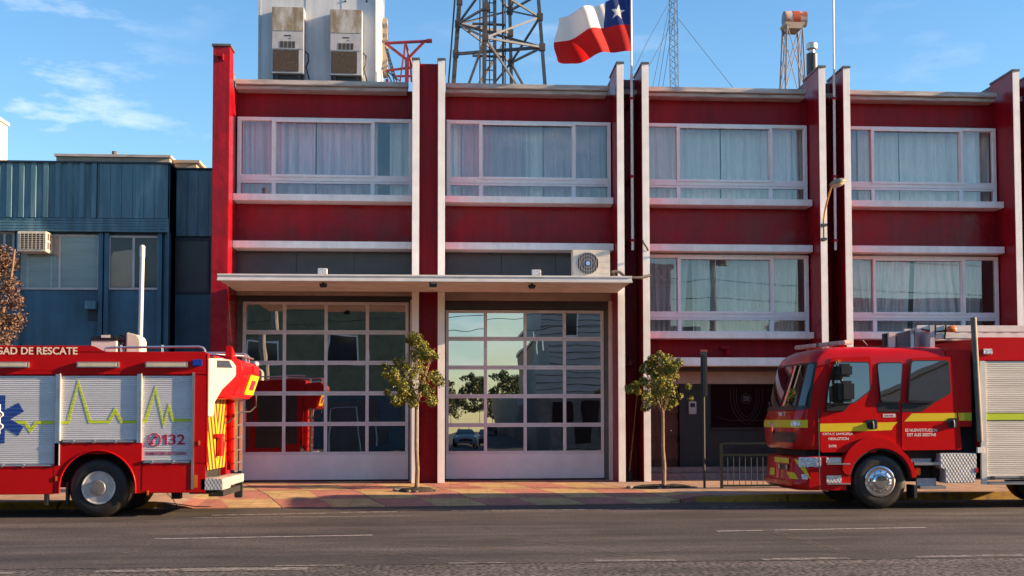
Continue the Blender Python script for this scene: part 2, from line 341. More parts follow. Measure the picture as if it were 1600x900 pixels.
def plate(name):
    m = mat(name, (0.58, 0.57, 0.56), 0.36, metal=0.45, var=0.12, scale=5)
    n = m.node_tree.nodes; l = m.node_tree.links
    tcn = n.new('ShaderNodeTexCoord'); mp_ = n.new('ShaderNodeMapping'); mp_.inputs['Rotation'].default_value = (0, R(45), 0); mp_.inputs['Scale'].default_value = (22, 22, 14)
    v = n.new('ShaderNodeTexVoronoi'); v.inputs['Randomness'].default_value = 0.0; v.inputs['Scale'].default_value = 1.0
    bp = n.new('ShaderNodeBump'); bp.inputs['Strength'].default_value = 0.9; bp.inputs['Distance'].default_value = 0.012; bp.invert = True
    l.new(tcn.outputs['Object'], mp_.inputs['Vector']); l.new(mp_.outputs['Vector'], v.inputs['Vector']); l.new(v.outputs['Distance'], bp.inputs['Height'])
    l.new(bp.outputs['Normal'], n['Principled BSDF'].inputs['Normal']); return m
M['plate'] = plate('diamond_plate')

def stripes(name, ca, cb, freq, ang, rough=0.4, axis=0, duty=0.5):
    m = mat(name, ca, rough); n = m.node_tree.nodes; l = m.node_tree.links
    tcn = n.new('ShaderNodeTexCoord'); sp = n.new('ShaderNodeSeparateXYZ'); l.new(tcn.outputs['Object'], sp.inputs[0])
    a = n.new('ShaderNodeMath'); a.operation = 'MULTIPLY'; a.inputs[1].default_value = freq * math.cos(R(ang))
    b = n.new('ShaderNodeMath'); b.operation = 'MULTIPLY'; b.inputs[1].default_value = freq * math.sin(R(ang))
    l.new(sp.outputs[axis], a.inputs[0]); l.new(sp.outputs[2], b.inputs[0])
    s = n.new('ShaderNodeMath'); s.operation = 'ADD'; l.new(a.outputs[0], s.inputs[0]); l.new(b.outputs[0], s.inputs[1])
    fr = n.new('ShaderNodeMath'); fr.operation = 'FRACT'; l.new(s.outputs[0], fr.inputs[0])
    gt = n.new('ShaderNodeMath'); gt.operation = 'GREATER_THAN'; gt.inputs[1].default_value = duty; l.new(fr.outputs[0], gt.inputs[0])
    mx = n.new('ShaderNodeMix'); mx.data_type = 'RGBA'; mx.inputs['A'].default_value = ca + (1,); mx.inputs['B'].default_value = cb + (1,)
    l.new(gt.outputs[0], mx.inputs['Factor']); l.new(mx.outputs['Result'], n['Principled BSDF'].inputs['Base Color']); return m
M['lime_slat_shade'] = stripes('lime_vinyl_painted_slat_shade', (0.50, 0.62, 0.03), (0.30, 0.36, 0.10), 13.9, 90, duty=0.8)  # thin darker lines paint the slat shading into the vinyl colour
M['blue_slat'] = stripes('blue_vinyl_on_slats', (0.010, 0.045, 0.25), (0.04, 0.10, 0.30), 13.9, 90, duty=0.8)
M['chevron_a'] = stripes('rear_hazard_stripes', (0.62, 0.36, 0.02), (0.11, 0.03, 0.010), 3.6, 30, axis=1)
M['chevron_b'] = stripes('rear_hazard_stripes_mirrored', (0.62, 0.36, 0.02), (0.11, 0.03, 0.010), 3.6, -30, axis=1)

def road_mat(name, ca, cb, scale, bump, bscale, speck=0.0):
    m = mat(name, ca, 0.78, bump=0, spec=0.4); n = m.node_tree.nodes; l = m.node_tree.links; b = n['Principled BSDF']
    tcn = n.new('ShaderNodeTexCoord')
    mp1 = n.new('ShaderNodeMapping'); mp1.inputs['Scale'].default_value = (0.35, 1, 1); l.new(tcn.outputs['Object'], mp1.inputs[0])
    z = n.new('ShaderNodeTexNoise'); z.inputs['Scale'].default_value = scale; z.inputs['Detail'].default_value = 7; z.inputs['Roughness'].default_value = 0.65
    l.new(mp1.outputs[0], z.inputs['Vector'])
    r = n.new('ShaderNodeValToRGB'); r.color_ramp.elements[0].position = 0.33; r.color_ramp.elements[1].position = 0.67
    r.color_ramp.elements[0].color = ca + (1,); r.color_ramp.elements[1].color = cb + (1,); l.new(z.outputs['Fac'], r.inputs['Fac'])
    g = n.new('ShaderNodeTexNoise'); g.inputs['Scale'].default_value = bscale; g.inputs['Detail'].default_value = 3; l.new(tcn.outputs['Object'], g.inputs['Vector'])
    gr = n.new('ShaderNodeMapRange'); gr.inputs['From Min'].default_value = 0.38; gr.inputs['From Max'].default_value = 0.62; gr.inputs['To Min'].default_value = 1 - speck; gr.inputs['To Max'].default_value = 1 + speck
    l.new(g.outputs['Fac'], gr.inputs['Value'])
    mm = n.new('ShaderNodeMix'); mm.data_type = 'RGBA'; mm.blend_type = 'MULTIPLY'; mm.inputs['Factor'].default_value = 1
    l.new(r.outputs['Color'], mm.inputs['A']); l.new(gr.outputs['Result'], mm.inputs['B'])
    mp2 = n.new('ShaderNodeMapping'); mp2.inputs['Scale'].default_value = (0.05, 0.9, 1); l.new(tcn.outputs['Object'], mp2.inputs[0])
    sk = n.new('ShaderNodeTexNoise'); sk.inputs['Scale'].default_value = 1.6; sk.inputs['Detail'].default_value = 5; l.new(mp2.outputs[0], sk.inputs['Vector'])
    skr = n.new('ShaderNodeMapRange'); skr.inputs['From Min'].default_value = 0.32; skr.inputs['From Max'].default_value = 0.68; skr.inputs['To Min'].default_value = 0.66; skr.inputs['To Max'].default_value = 1.42; l.new(sk.outputs['Fac'], skr.inputs['Value'])
    st = n.new('ShaderNodeTexNoise'); st.inputs['Scale'].default_value = 0.55; st.inputs['Detail'].default_value = 9; st.inputs['Roughness'].default_value = 0.75; l.new(tcn.outputs['Object'], st.inputs['Vector'])
    str_ = n.new('ShaderNodeMapRange'); str_.inputs['From Min'].default_value = 0.30; str_.inputs['From Max'].default_value = 0.48; str_.inputs['To Min'].default_value = 0.62; l.new(st.outputs['Fac'], str_.inputs['Value'])
    mk = n.new('ShaderNodeMath'); mk.operation = 'MULTIPLY'; l.new(skr.outputs['Result'], mk.inputs[0]); l.new(str_.outputs['Result'], mk.inputs[1])
    mw = n.new('ShaderNodeMix'); mw.data_type = 'RGBA'; mw.blend_type = 'MULTIPLY'; mw.inputs['Factor'].default_value = 1; l.new(mm.outputs['Result'], mw.inputs['A']); l.new(mk.outputs[0], mw.inputs['B']); mm = mw
    # cracks
    vn = n.new('ShaderNodeTexNoise'); vn.inputs['Scale'].default_value = 0.8; vn.inputs['Detail'].default_value = 6; l.new(tcn.outputs['Object'], vn.inputs['Vector'])
    va = n.new('ShaderNodeMix'); va.data_type = 'RGBA'; va.inputs['Factor'].default_value = 0.35; l.new(tcn.outputs['Object'], va.inputs['A']); l.new(vn.outputs['Color'], va.inputs['B'])
    vo = n.new('ShaderNodeTexVoronoi'); vo.feature = 'DISTANCE_TO_EDGE'; vo.inputs['Scale'].default_value = 0.42; l.new(va.outputs['Result'], vo.inputs['Vector'])
    ck = n.new('ShaderNodeMapRange'); ck.inputs['From Max'].default_value = 0.008; ck.inputs['To Min'].default_value = 0.78; l.new(vo.outputs['Distance'], ck.inputs['Value'])
    m2 = n.new('ShaderNodeMix'); m2.data_type = 'RGBA'; m2.blend_type = 'MULTIPLY'; m2.inputs['Factor'].default_value = 1
    l.new(mm.outputs['Result'], m2.inputs['A']); l.new(ck.outputs['Result'], m2.inputs['B']); l.new(m2.outputs['Result'], b.inputs['Base Color'])
    bp = n.new('ShaderNodeBump'); bp.inputs['Strength'].default_value = bump; bp.inputs['Distance'].default_value = 0.01
    l.new(g.outputs['Fac'], bp.inputs['Height']); l.new(bp.outputs['Normal'], b.inputs['Normal']); return m
M['road'] = road_mat('asphalt', (0.027, 0.023, 0.022), (0.078, 0.066, 0.060), 0.9, 0.5, 24, 0.40)
M['road_rough'] = road_mat('coarse_asphalt', (0.046, 0.039, 0.036), (0.090, 0.077, 0.070), 1.2, 1.0, 17, 0.85)

def worn(name, c, cov, scale=7.0):
    m = mat(name, c, 0.7, var=0.15, scale=6); n = m.node_tree.nodes; l = m.node_tree.links; b = n['Principled BSDF']
    tcn = n.new('ShaderNodeTexCoord'); z = n.new('ShaderNodeTexNoise'); z.inputs['Scale'].default_value = scale; z.inputs['Detail'].default_value = 8; z.inputs['Roughness'].default_value = 0.7
    l.new(tcn.outputs['Object'], z.inputs['Vector'])
    mr = n.new('ShaderNodeMapRange'); mr.inputs['From Min'].default_value = 0.62 - 0.3 * cov; mr.inputs['From Max'].default_value = 0.82 - 0.3 * cov; l.new(z.outputs['Fac'], mr.inputs['Value'])
    mr.inputs['To Min'].default_value = 0.1 * cov; mr.inputs['To Max'].default_value = 0.9 if cov > 0.6 else cov
    l.new(mr.outputs['Result'], b.inputs['Alpha']); return m
M['line'] = worn('worn_white_paint', (0.42, 0.39, 0.36), 1.0)
M['line_faint'] = worn('faint_road_paint', (0.15, 0.125, 0.10), 0.60)
M['line_pale'] = worn('worn_pale_paint', (0.26, 0.235, 0.215), 0.8)
M['kerb_yellow'] = mat('kerb_yellow', (0.36, 0.21, 0.018), 0.7, c2=(0.12, 0.09, 0.05), lo=0.34, hi=0.5, scale=4, bump=0.3)
M['kerb_stone'] = mat('kerb_stone', (0.17, 0.15, 0.13), 0.85, var=0.3, scale=5, bump=0.3)

def paving(name):
    m = mat(name, (0.3, 0.2, 0.1), 0.8, spec=0.3); n = m.node_tree.nodes; l = m.node_tree.links; b = n['Principled BSDF']
    tcn = n.new('ShaderNodeTexCoord'); sp = n.new('ShaderNodeSeparateXYZ'); l.new(tcn.outputs['Object'], sp.inputs[0])
    def M_(op, a, bb):
        q = n.new('ShaderNodeMath'); q.operation = op
        for i, v in enumerate((a, bb)):
            if v is None: continue
            if isinstance(v, (int, float)): q.inputs[i].default_value = v
            else: l.new(v, q.inputs[i])
        return q.outputs[0]
    x, y = sp.outputs[0], sp.outputs[1]
    wz = n.new('ShaderNodeTexNoise'); wz.inputs['Scale'].default_value = 0.9; l.new(tcn.outputs['Object'], wz.inputs['Vector'])
    xs = M_('ADD', M_('MULTIPLY', x, 0.98), M_('ADD', M_('MULTIPLY', y, 0.28), M_('MULTIPLY', wz.outputs['Fac'], 0.15)))
    ci = M_('FLOOR', xs, None); ri = M_('FLOOR', M_('MULTIPLY', M_('SUBTRACT', y, 25.0), 0.52), None)
    chk = M_('MODULO', M_('ABSOLUTE', M_('ADD', ci, ri), None), 2)
    chk = M_('GREATER_THAN', chk, 0.5)
    mx = n.new('ShaderNodeMix'); mx.data_type = 'RGBA'; l.new(chk, mx.inputs['Factor'])
    mx.inputs['A'].default_value = (0.44, 0.185, 0.135, 1); mx.inputs['B'].default_value = (0.50, 0.33, 0.155, 1)
    # plain concrete outside the garage forecourt
    inl = M_('MULTIPLY', M_('GREATER_THAN', x, -5.3), M_('LESS_THAN', M_('ADD', x, M_('MULTIPLY', y, 0.5)), 18.6))
    mc = n.new('ShaderNodeMix'); mc.data_type = 'RGBA'; mc.inputs['A'].default_value = (0.40, 0.27, 0.20, 1); l.new(inl, mc.inputs['Factor']); l.new(mx.outputs['Result'], mc.inputs['B'])
    z = n.new('ShaderNodeTexNoise'); z.inputs['Scale'].default_value = 2.4; z.inputs['Detail'].default_value = 8; z.inputs['Roughness'].default_value = 0.7; l.new(tcn.outputs['Object'], z.inputs['Vector'])
    zr = n.new('ShaderNodeMapRange'); zr.inputs['From Min'].default_value = 0.3; zr.inputs['From Max'].default_value = 0.7; zr.inputs['To Min'].default_value = 0.66; zr.inputs['To Max'].default_value = 1.2; l.new(z.outputs['Fac'], zr.inputs['Value'])
    mm = n.new('ShaderNodeMix'); mm.data_type = 'RGBA'; mm.blend_type = 'MULTIPLY'; mm.inputs['Factor'].default_value = 1
    l.new(mc.outputs['Result'], mm.inputs['A']); l.new(zr.outputs['Result'], mm.inputs['B'])
    # slab joints and fine tile grid
    def joint(v, w):
        f = M_('FRACT', v, None); return M_('MAXIMUM', M_('LESS_THAN', f, w), 0)
    j = M_('MAXIMUM', joint(M_('MULTIPLY', xs, 0.5), 0.012), M_('MAXIMUM', M_('MULTIPLY', joint(M_('MULTIPLY', x, 2.5), 0.05), 0.25), M_('MULTIPLY', joint(M_('MULTIPLY', y, 2.5), 0.06), 0.45)))
    mj = n.new('ShaderNodeMix'); mj.data_type = 'RGBA'; l.new(j, mj.inputs['Factor']); l.new(mm.outputs['Result'], mj.inputs['A']); mj.inputs['B'].default_value = (0.06, 0.035, 0.025, 1)
    l.new(mj.outputs['Result'], b.inputs['Base Color'])
    bp = n.new('ShaderNodeBump'); bp.inputs['Strength'].default_value = 0.35; bp.inputs['Distance'].default_value = 0.01
    g = n.new('ShaderNodeTexNoise'); g.inputs['Scale'].default_value = 30; l.new(tcn.outputs['Object'], g.inputs['Vector'])
    l.new(g.outputs['Fac'], bp.inputs['Height']); l.new(bp.outputs['Normal'], b.inputs['Normal']); return m
M['paving'] = paving('pavement_tiles')

# ================================================================== THE SETTING
setting(MB().add([(-600, -600, -0.012), (600, -600, -0.012), (600, 600, -0.012), (-600, 600, -0.012)], [(0, 1, 2, 3)]).build('ground', M['road'], smooth=0))
# carriageway sheet
setting(MB().add([(-80, 15.35, -0.004), (80, 15.35, -0.004), (80, 26.6, -0.004), (-80, 26.6, -0.004)], [(0, 1, 2, 3)]).build('road', M['road'], smooth=0))
setting(MB().add([(-80, 6, -0.008), (80, 6, -0.008), (80, 15.38, -0.008), (-80, 15.38, -0.008)], [(0, 1, 2, 3)]).build('road_near_lane', M['road_rough'], smooth=0))
# pavement: raised slab with a dropped apron in front of the two garage doors
def kerb_y(x): return 26.15 + 0.04 * (x - 0)
mb = MB()
XS = [-60, -30, -14, -8, -6.4, -5.6, -5.0] + [-4 + i * 0.8 for i in range(10)] + [3.9, 4.4, 5.0, 5.6, 8, 14, 30, 60]
def prof(x):
    k = max(0.0, min(1.0, (x + 5.9) / 0.9)) * max(0.0, min(1.0, (5.2 - x) / 0.9))   # 1 in the apron
    kx = kerb_y(max(-12, min(12, x)))
    return [(kx - 0.42 * k, 0.145 - 0.135 * k), (kx + 0.5, 0.15 - 0.09 * k), (kx + 1.6, 0.165 - 0.02 * k), (30.8, 0.20), (36.0, 0.205)]
rows = [prof(x) for x in XS]
vs = []
for x, r in zip(XS, rows):
    vs += [(x, r[0][0], -0.02)] + [(x, a, b) for a, b in r]
k = 6
mb.add(vs, [(i * k + j, (i + 1) * k + j, (i + 1) * k + j + 1, i * k + j + 1) for i in range(len(XS) - 1) for j in range(k - 1)])
setting(mb.build('pavement', M['paving'], smooth=0))
mb = MB()
for (xa, xb) in ((5.05, 7.0), (7.02, 9.6), (9.62, 12.2), (12.22, 15), (15.02, 18)):
    ya, yb = kerb_y(xa), kerb_y(min(12, xb))
    mb.add([(xa, ya - 0.17, -0.02), (xb, yb - 0.17, -0.02), (xb, yb, -0.02), (xa, ya, -0.02), (xa, ya - 0.15, 0.15 if xa > 5.2 else 0.10), (xb, yb - 0.15, 0.155), (xb, yb, 0.155), (xa, ya, 0.15 if xa > 5.2 else 0.10)],
           [(0, 3, 2, 1), (4, 5, 6, 7), (0, 1, 5, 4), (1, 2, 6, 5), (2, 3, 7, 6), (3, 0, 4, 7)])
for (xa, xb) in ((-7.6, -5.75), (-10.2, -7.62), (-13, -10.22)):
    ya, yb = kerb_y(max(-12, xa)), kerb_y(xb)
    mb.add([(xa, ya - 0.17, -0.02), (xb, yb - 0.17, -0.02), (xb, yb, -0.02), (xa, ya, -0.02), (xa, ya - 0.15, 0.155), (xb, yb - 0.15, 0.12), (xb, yb, 0.12), (xa, ya, 0.155)],
           [(0, 3, 2, 1), (4, 5, 6, 7), (0, 1, 5, 4), (1, 2, 6, 5), (2, 3, 7, 6), (3, 0, 4, 7)])
setting(mb.build('kerb', M['kerb_yellow'], bevel=0.015))

def ground_pt(x, y, z=0.0):
    """photo pixel -> point on the plane of height z"""
    a, b = (x - CX) / F, (y - CY) / F
    d = [RW[0][i] * a + RW[1][i] * b + RW[2][i] for i in range(3)]
    t = (z - CAMZ) / d[2]; return (d[0] * t, d[1] * t)
def marks(name, quads, m, z=0.001):
    mb = MB()
    for (xa, ya, xb, yb, w) in quads:
        a, b = Vector(ground_pt(xa, ya)), Vector(ground_pt(xb, yb)); d = (b - a).normalized(); nn = Vector((-d.y, d.x)) * w / 2
        mb.add([(*(a - nn), z), (*(b - nn), z), (*(b + nn), z), (*(a + nn), z)], [(0, 1, 2, 3)])
    return setting(mb.build(name, m, smooth=0))
marks('road_lane_lines', [(242, 842, 582, 836, 0.10), (1120, 830, 1447, 824, 0.10), (300, 809, 640, 806, 0.05)], M['line'])
marks('road_lane_dashes', [(-40, 896, 20, 895, 0.2), (148, 893, 285, 891, 0.2), (280, 890, 480, 888.5, 0.28), (430, 884, 540, 883, 0.12), (928, 876, 1055, 875, 0.2), (1190, 874, 1325, 872, 0.22), (1430, 870, 1600, 867, 0.2), (700, 880, 790, 879, 0.1)], M['line_pale'])
marks('road_kerbside_marks', [(330, 805, 510, 802, 0.22), (528, 801, 620, 799.5, 0.22), (705, 798, 952, 796, 0.20), (962, 795.5, 1028, 794.5, 0.22), (1105, 793, 1290, 790.5, 0.20)], M['line_pale'])
marks('road_box_hatching', [(150, 890, 300, 815, 0.16), (520, 872, 1000, 838, 0.10), (780, 838, 1010, 870, 0.10), (900, 872, 1330, 838, 0.12), (600, 848, 1030, 872, 0.10), (1200, 828, 1320, 864, 0.20), (0, 830, 120, 816, 0.12), (560, 862, 760, 880, 0.10), (1040, 846, 1240, 838, 0.08)], M['line_faint'])

# ================================================================== FIRE STATION
YF, YR, YD = 30.77, 31.92, 32.15
fs = thing('fire_station', 'two-storey dark red fire station with white vertical fins and two glazed garage doors', 'building', (4.5, 32, 0.2))
bays = [(-5.268, -0.914), (-0.138, 4.063), (4.84, 9.108), (9.889, 14.08), (14.86, 19.1), (19.9, 24.1)]
fins = [-0.914, -0.295, 4.063, 4.682, 9.108, 9.73, 14.08, 14.70, 19.1, 19.74, 24.1]
# body behind the facade
MB().box(-5.66, 24.3, 32.75, 44, 5.0, 9.9).build('upper_storey', M['dark_room'], fs)
MB().box(-5.66, 24.3, 33.8, 44, 0.0, 4.99).build('ground_storey', M['dark_room'], fs)
MB().box(-5.6, 24.2, 32.2, 44, 9.91, 10.02).build('roof_deck', M['grey_render'], fs)
# thick red end pier at the left
pier = MB().prism([(YF, 0.0), (34.2, 0.0), (34.2, 9.85), (YF + 0.56, 9.85), (YF + 0.56, 10.66), (YF, 10.66)], -5.66, -5.268, 'x').build('end_pier', M['red_wall_patchy'], fs, bevel=0.012)
MB().box(-5.69, -5.24, YF - 0.03, YF + 0.58, 10.662, 10.72).build('cap', M['dark_cap'], pier, bevel=0.008)
MB().box(-5.55, -5.40, YF - 0.16, YF, 10.38, 10.46).box(-5.43, -5.40, YF - 0.16, YF, 10.30, 10.38).build('lamp_bracket', M['red_wall'], pier)
MB().prism([(YF + 0.57, 9.86), (YF + 0.57, 10.42), (YF + 0.8, 10.16), (YF + 1.7, 9.98), (YF + 1.7, 9.86)], -5.6, -5.28, 'x').build('wing_end', M['grey_render'], pier)
for x in fins:
    w = 0.160
    f = MB().box(x, x + w, YF + 0.012, YF + 1.35, 0.1, 10.42).build('fin', M['red_wall'], fs, bevel=0.004)
    MB().box(x - 0.004, x + w + 0.004, YF - 0.006, YF + 0.010, 0.205, 10.42).build('facing_strip', M['white_trim'], f, bevel=0.003)
    MB().box(x - 0.02, x + w + 0.02, YF - 0.03, YF + 1.36, 10.423, 10.475).build('cap', M['dark_cap'], f, bevel=0.006)
    MB().box(x + 0.01, x + w - 0.01, YF + 1.37, YF + 3.2, 9.8, 10.40).build('parapet', M['grey_render'], f)
# strips between each pair of fins
for xa, xb, top in ((-0.752, -0.297, 10.4), (4.225, 4.680, 9.86), (9.270, 9.728, 9.86), (14.242, 14.698, 9.86), (19.262, 19.738, 9.86)):
    mid = top > 10
    MB().box(xa, xb, YR - (0.9 if mid else 0.0), YR + 0.9, 0.1, top).build('recess_wall', M['red_wall'], fs)
    if not mid:
        MB().box(xa, xb, YR - 0.35, YR + 0.8, 9.87, 10.0).build('gutter_box', M['gutter'], fs, bevel=0.01)
        MB().box(xa, xb, YR - 0.05, YR + 0.8, 10.003, 10.33).build('parapet_box', M['grey_render'], fs, bevel=0.01)
        MB().tube([(xa + 0.10, YR - 0.08, 0.25), (xa + 0.10, YR - 0.08, 9.75)], 0.045, 10).build('downpipe', M['red_wall'], fs)
        for z in (9.62, 9.15, 8.9, 5.2, 3.4): MB().box(xa + 0.03, xa + 0.17, YR - 0.14, YR - 0.001, z, z + 0.05).build('pipe_clip', M['red_wall'], fs)

def wavy(x0, x1, z0, z1, y, m, name, seed, period=0.16, amp=0.05, gather=0.0, gaps=()):
    rnd = random.Random(seed); n = int((x1 - x0) / 0.018); mb = MB(); rows = 9
    ph = [rnd.uniform(0, 6.28) for _ in range(6)]
    vs = []
    for r in range(rows + 1):
        t = r / rows; z = z0 + (z1 - z0) * t
        for i in range(n + 1):
            u = i / n; x = x0 + (x1 - x0) * u
            s = x * 2 * math.pi / period
            a = math.sin(s + 1.6 * math.sin(x * 2.1 + ph[0]) + 0.8 * math.sin(x * 5.3 + ph[1])) * amp * (0.55 + 0.45 * math.sin(x * 1.7 + ph[2]))
            a += 0.4 * amp * math.sin(2.3 * s + ph[3] + t * 0.9)
            dx = gather * (1 - t) * math.sin(x * 2.6 + ph[4]) * 0.12
            vs.append((x + dx, y + a * (0.6 + 0.4 * (1 - t)), z))
    fs_ = [(r * (n + 1) + i, r * (n + 1) + i + 1, (r + 1) * (n + 1) + i + 1, (r + 1) * (n + 1) + i) for r in range(rows) for i in range(n) if not any(a < (x0 + (x1 - x0) * (i / n)) < b for a, b in gaps)]
    return mb.add(vs, fs_).build(name, m, smooth=80, normals=False)

def window(x0, x1, z0, z1, zs, wall_y=31.75):
    """three lights over a low strip; x0..x1 frame, z0..z1 frame, zs the transom"""
    y0 = wall_y; mb = MB(); w = x1 - x0
    a = x0 + w * 0.208; b = x0 + w * 0.772
    t = 0.085
    # outer frame
    mb.box(x0, x1, y0, y0 + 0.16, z1 - t, z1).box(x0, x0 + t, y0, y0 + 0.16, z0 + 0.001, z1 - t - 0.001).box(x1 - t, x1, y0, y0 + 0.16, z0 + 0.001, z1 - t - 0.001)
    # transom, strip frame
    mb.box(x0 + t + .001, x1 - t - .001, y0 - 0.004, y0 + 0.16, zs - 0.045, zs + 0.11).box(x0 + t + .001, x1 - t - .001, y0 + 0.01, y0 + 0.15, zs - 0.10, zs - 0.048)
    mb.box(x0 + t + .001, x1 - t - .001, y0 + 0.008, y0 + 0.15, z0, z0 + 0.04)
    for c in (a, b):
        mb.box(c - 0.05, c + 0.05, y0 + 0.006, y0 + 0.14, z0 + 0.041, zs - 0.101)
        mb.box(c - 0.045, c + 0.045, y0 + 0.004, y0 + 0.14, zs + 0.112, z1 - t - 0.001)
    wn = mb.build('window', M['white_frame'], fs, bevel=0.006)
    # sliding sash standing proud in the middle
    s = MB(); q = 0.065; zz0, zz1 = zs + 0.05, z1 - t + 0.03
    s.box(a - 0.05, b + 0.05, y0 - 0.035, y0 - 0.006, zz0, zz0 + q).box(a - 0.05, b + 0.05, y0 - 0.035, y0 - 0.006, zz1 - q, zz1)
    s.box(a - 0.05, a + 0.02, y0 - 0.035, y0 - 0.006, zz0 + q + .001, zz1 - q - .001).box(b - 0.02, b + 0.05, y0 - 0.035, y0 - 0.006, zz0 + q + .001, zz1 - q - .001)
    s.build('sliding_sash', M['white_frame'], wn, bevel=0.005)
    g = MB(); yg = y0 + 0.07
    for p, r in ((x0 + t, a - 0.045), (a + 0.045, b - 0.045), (b + 0.045, x1 - t)):
        g.add([(p, yg, zs + 0.112), (r, yg, zs + 0.112), (r, yg, z1 - t), (p, yg, z1 - t)], [(0, 1, 2, 3)])
        g.add([(p, yg, z0 + 0.041), (r, yg, z0 + 0.041), (r, yg, zs - 0.101), (p, yg, zs - 0.101)], [(0, 1, 2, 3)])
    g.build('pane', M['win_glass'], wn, smooth=0)
    return wn

G1 = (9.20, 7.235, 7.66); G2 = (5.86, 3.885, 4.31)
bn = ['first', 'second', 'third', 'fourth', 'fifth', 'sixth']
for i, (xa, xb) in enumerate(bays):
    if i == 0: xa_ = -5.262
    xa, xb = xa + 0.002, xb - 0.002
    low = i >= 2
    # gutter
    mb = MB().box(xa + 0.02, xb - 0.12, 31.40, 31.62, 9.925, 10.045).box(xa + 0.02, xb - 0.16, 31.50, YR + 0.2, 9.83, 9.918)
    mb.build('gutter', M['gutter'], fs, bevel=0.012)
    MB().box(xa, xb, YR, YR + 0.8, 9.21, 9.915).build('frieze_panel', M['red_wall'], fs)
    MB().box(xa, xb, YR, YR + 0.8, 6.08, 7.06).build('spandrel', M['red_wall_patchy'], fs)
    for u, v in ((xa, xa + 0.06), (xb - 0.05, xb)): MB().box(u, v, YR - 0.01, YR + 0.8, 7.235, 9.208).build('window_reveal', M['red_wall'], fs)
    MB().box(xa - 0.001, xb - 0.02, 31.36, YR + 0.2, 7.065, 7.225).build('window_sill', M['white_trim'], fs, bevel=0.006)
    MB().box(xa - 0.001, xb - 0.02, 31.38, YR + 0.2, 5.905, 6.075).build('band', M['white_trim'], fs, bevel=0.006)
    wl = xa + (0.04 if i else 0.03)
    window(wl, xb - 0.03, 7.23, G1[0], G1[2])
    if low:
        MB().box(xa, xb, YR, YR + 0.8, 3.25, 3.72).build('spandrel', M['red_wall'], fs)
        for u, v in ((xa, xa + 0.06), (xb - 0.05, xb)): MB().box(u, v, YR - 0.01, YR + 0.8, 3.885, 5.9).build('window_reveal', M['red_wall'], fs)
        MB().box(xa - 0.001, xb - 0.02, 31.36, YR + 0.2, 3.722, 3.882).build('window_sill', M['white_trim'], fs, bevel=0.006)
        window(wl, xb - 0.03, 3.89, G2[0], G2[2])
        MB().box(xa - 0.001, xb - 0.02, 31.38, YR + 0.2, 3.04, 3.245).build('band', M['white_trim'], fs, bevel=0.006)
    else:
        # dark transom panels above the canopy
        mb = MB(); n = 3; q = (xb - xa - 0.1) / n
        for k in range(n): mb.box(xa + 0.05 + k * q + 0.008, xa + 0.05 + (k + 1) * q - 0.008, YR + 0.05, YR + 0.4, 4.9, 5.86)
        mb.box(xa, xb, YR + 0.08, YR + 0.5, 4.9, 5.9)
        mb.build('transom_panel', M['panel_dark'], fs, bevel=0.004)

# curtains behind the windows (each hangs on its own rail inside)
cy = 32.16
def curtain(xa, xb, z0, z1, m, label, seed, period=0.30, amp=0.08, gather=0.0, gaps=()):
    return tag(wavy(xa, xb, z0, z1, cy + 0.03 * (seed % 3), m, 'curtain', seed, period, amp, gather, gaps), label, 'curtain', 'curtains behind the station windows')
b = bays
curtain(b[0][0] + 0.1, b[0][0] + 1.9, 7.2, 9.22, M['curt_lav'], 'left lavender grey curtain in the upper window nearest the blue building', 3)
curtain(b[0][0] + 1.93, b[0][0] + 3.45, 7.2, 9.22, M['curt_lav'], 'middle lavender grey curtain in the upper window nearest the blue building', 55)
curtain(b[0][0] + 3.75, b[0][1] - 0.1, 7.2, 9.22, M['curt_pale'], 'narrow pale blue curtain at the right end of the window under the rooftop shelter', 4)
curtain(b[1][0] + 0.05, b[1][0] + 0.42, 7.2, 9.22, M['curt_pale'], 'narrow pale curtain at the left edge of the window under the lattice tower', 5)
curtain(b[1][0] + 0.43, b[1][0] + 2.05, 7.2, 9.22, M['curt_lav'], 'lavender curtain left of the pale strip in the window under the lattice tower', 6)
curtain(b[1][0] + 2.04, b[1][0] + 2.5, 7.2, 9.22, M['curt_pale'], 'pale curtain strip between two lavender curtains above the outdoor air conditioner', 7)
curtain(b[1][0] + 2.51, b[1][1] - 0.1, 7.2, 9.22, M['curt_lav'], 'lavender curtain beside the fins that hold the flagpole', 8)
curtain(b[2][0] + 0.05, b[2][0] + 2.06, 7.2, 9.22, M['curt_pale'], 'left half of the pale curtain pair in the upper window just right of the flagpole', 9, 0.34)
curtain(b[2][0] + 2.10, b[2][1] - 0.32, 7.2, 9.22, M['curt_pale'], 'right half of the pale curtain pair in the upper window just right of the flagpole', 51, 0.38)
curtain(b[2][1] - 0.31, b[2][1] - 0.05, 7.2, 9.22, M['curt_grey'], 'thin grey curtain edge in the upper window left of the street lamp', 10)
curtain(b[3][0] + 0.05, b[3][0] + 0.62, 7.2, 9.22, M['curt_grey'], 'narrow gathered grey curtain in the upper window right of the street lamp', 11, 0.10)
curtain(b[3][0] + 0.63, b[3][0] + 1.72, 7.2, 9.22, M['curt_pale'], 'pale curtain half beside the narrow gathered grey one in the rightmost upper window', 12, 0.33)
curtain(b[3][0] + 1.75, b[3][1] - 0.42, 7.2, 9.22, M['curt_pale'], 'broad pale curtain half right of the middle gap in the rightmost upper window', 52, 0.36)
curtain(b[3][1] - 0.41, b[3][1] - 0.05, 7.2, 9.22, M['curt_grey'], 'dark grey curtain edge at the right end of the rightmost upper window', 13)
curtain(b[2][0] + 0.05, b[2][0] + 1.25, 3.86, 5.88, M['curt_grey'], 'rumpled grey curtain at the left of the lower window above the shop front', 14, 0.24, 0.09, 1.3)
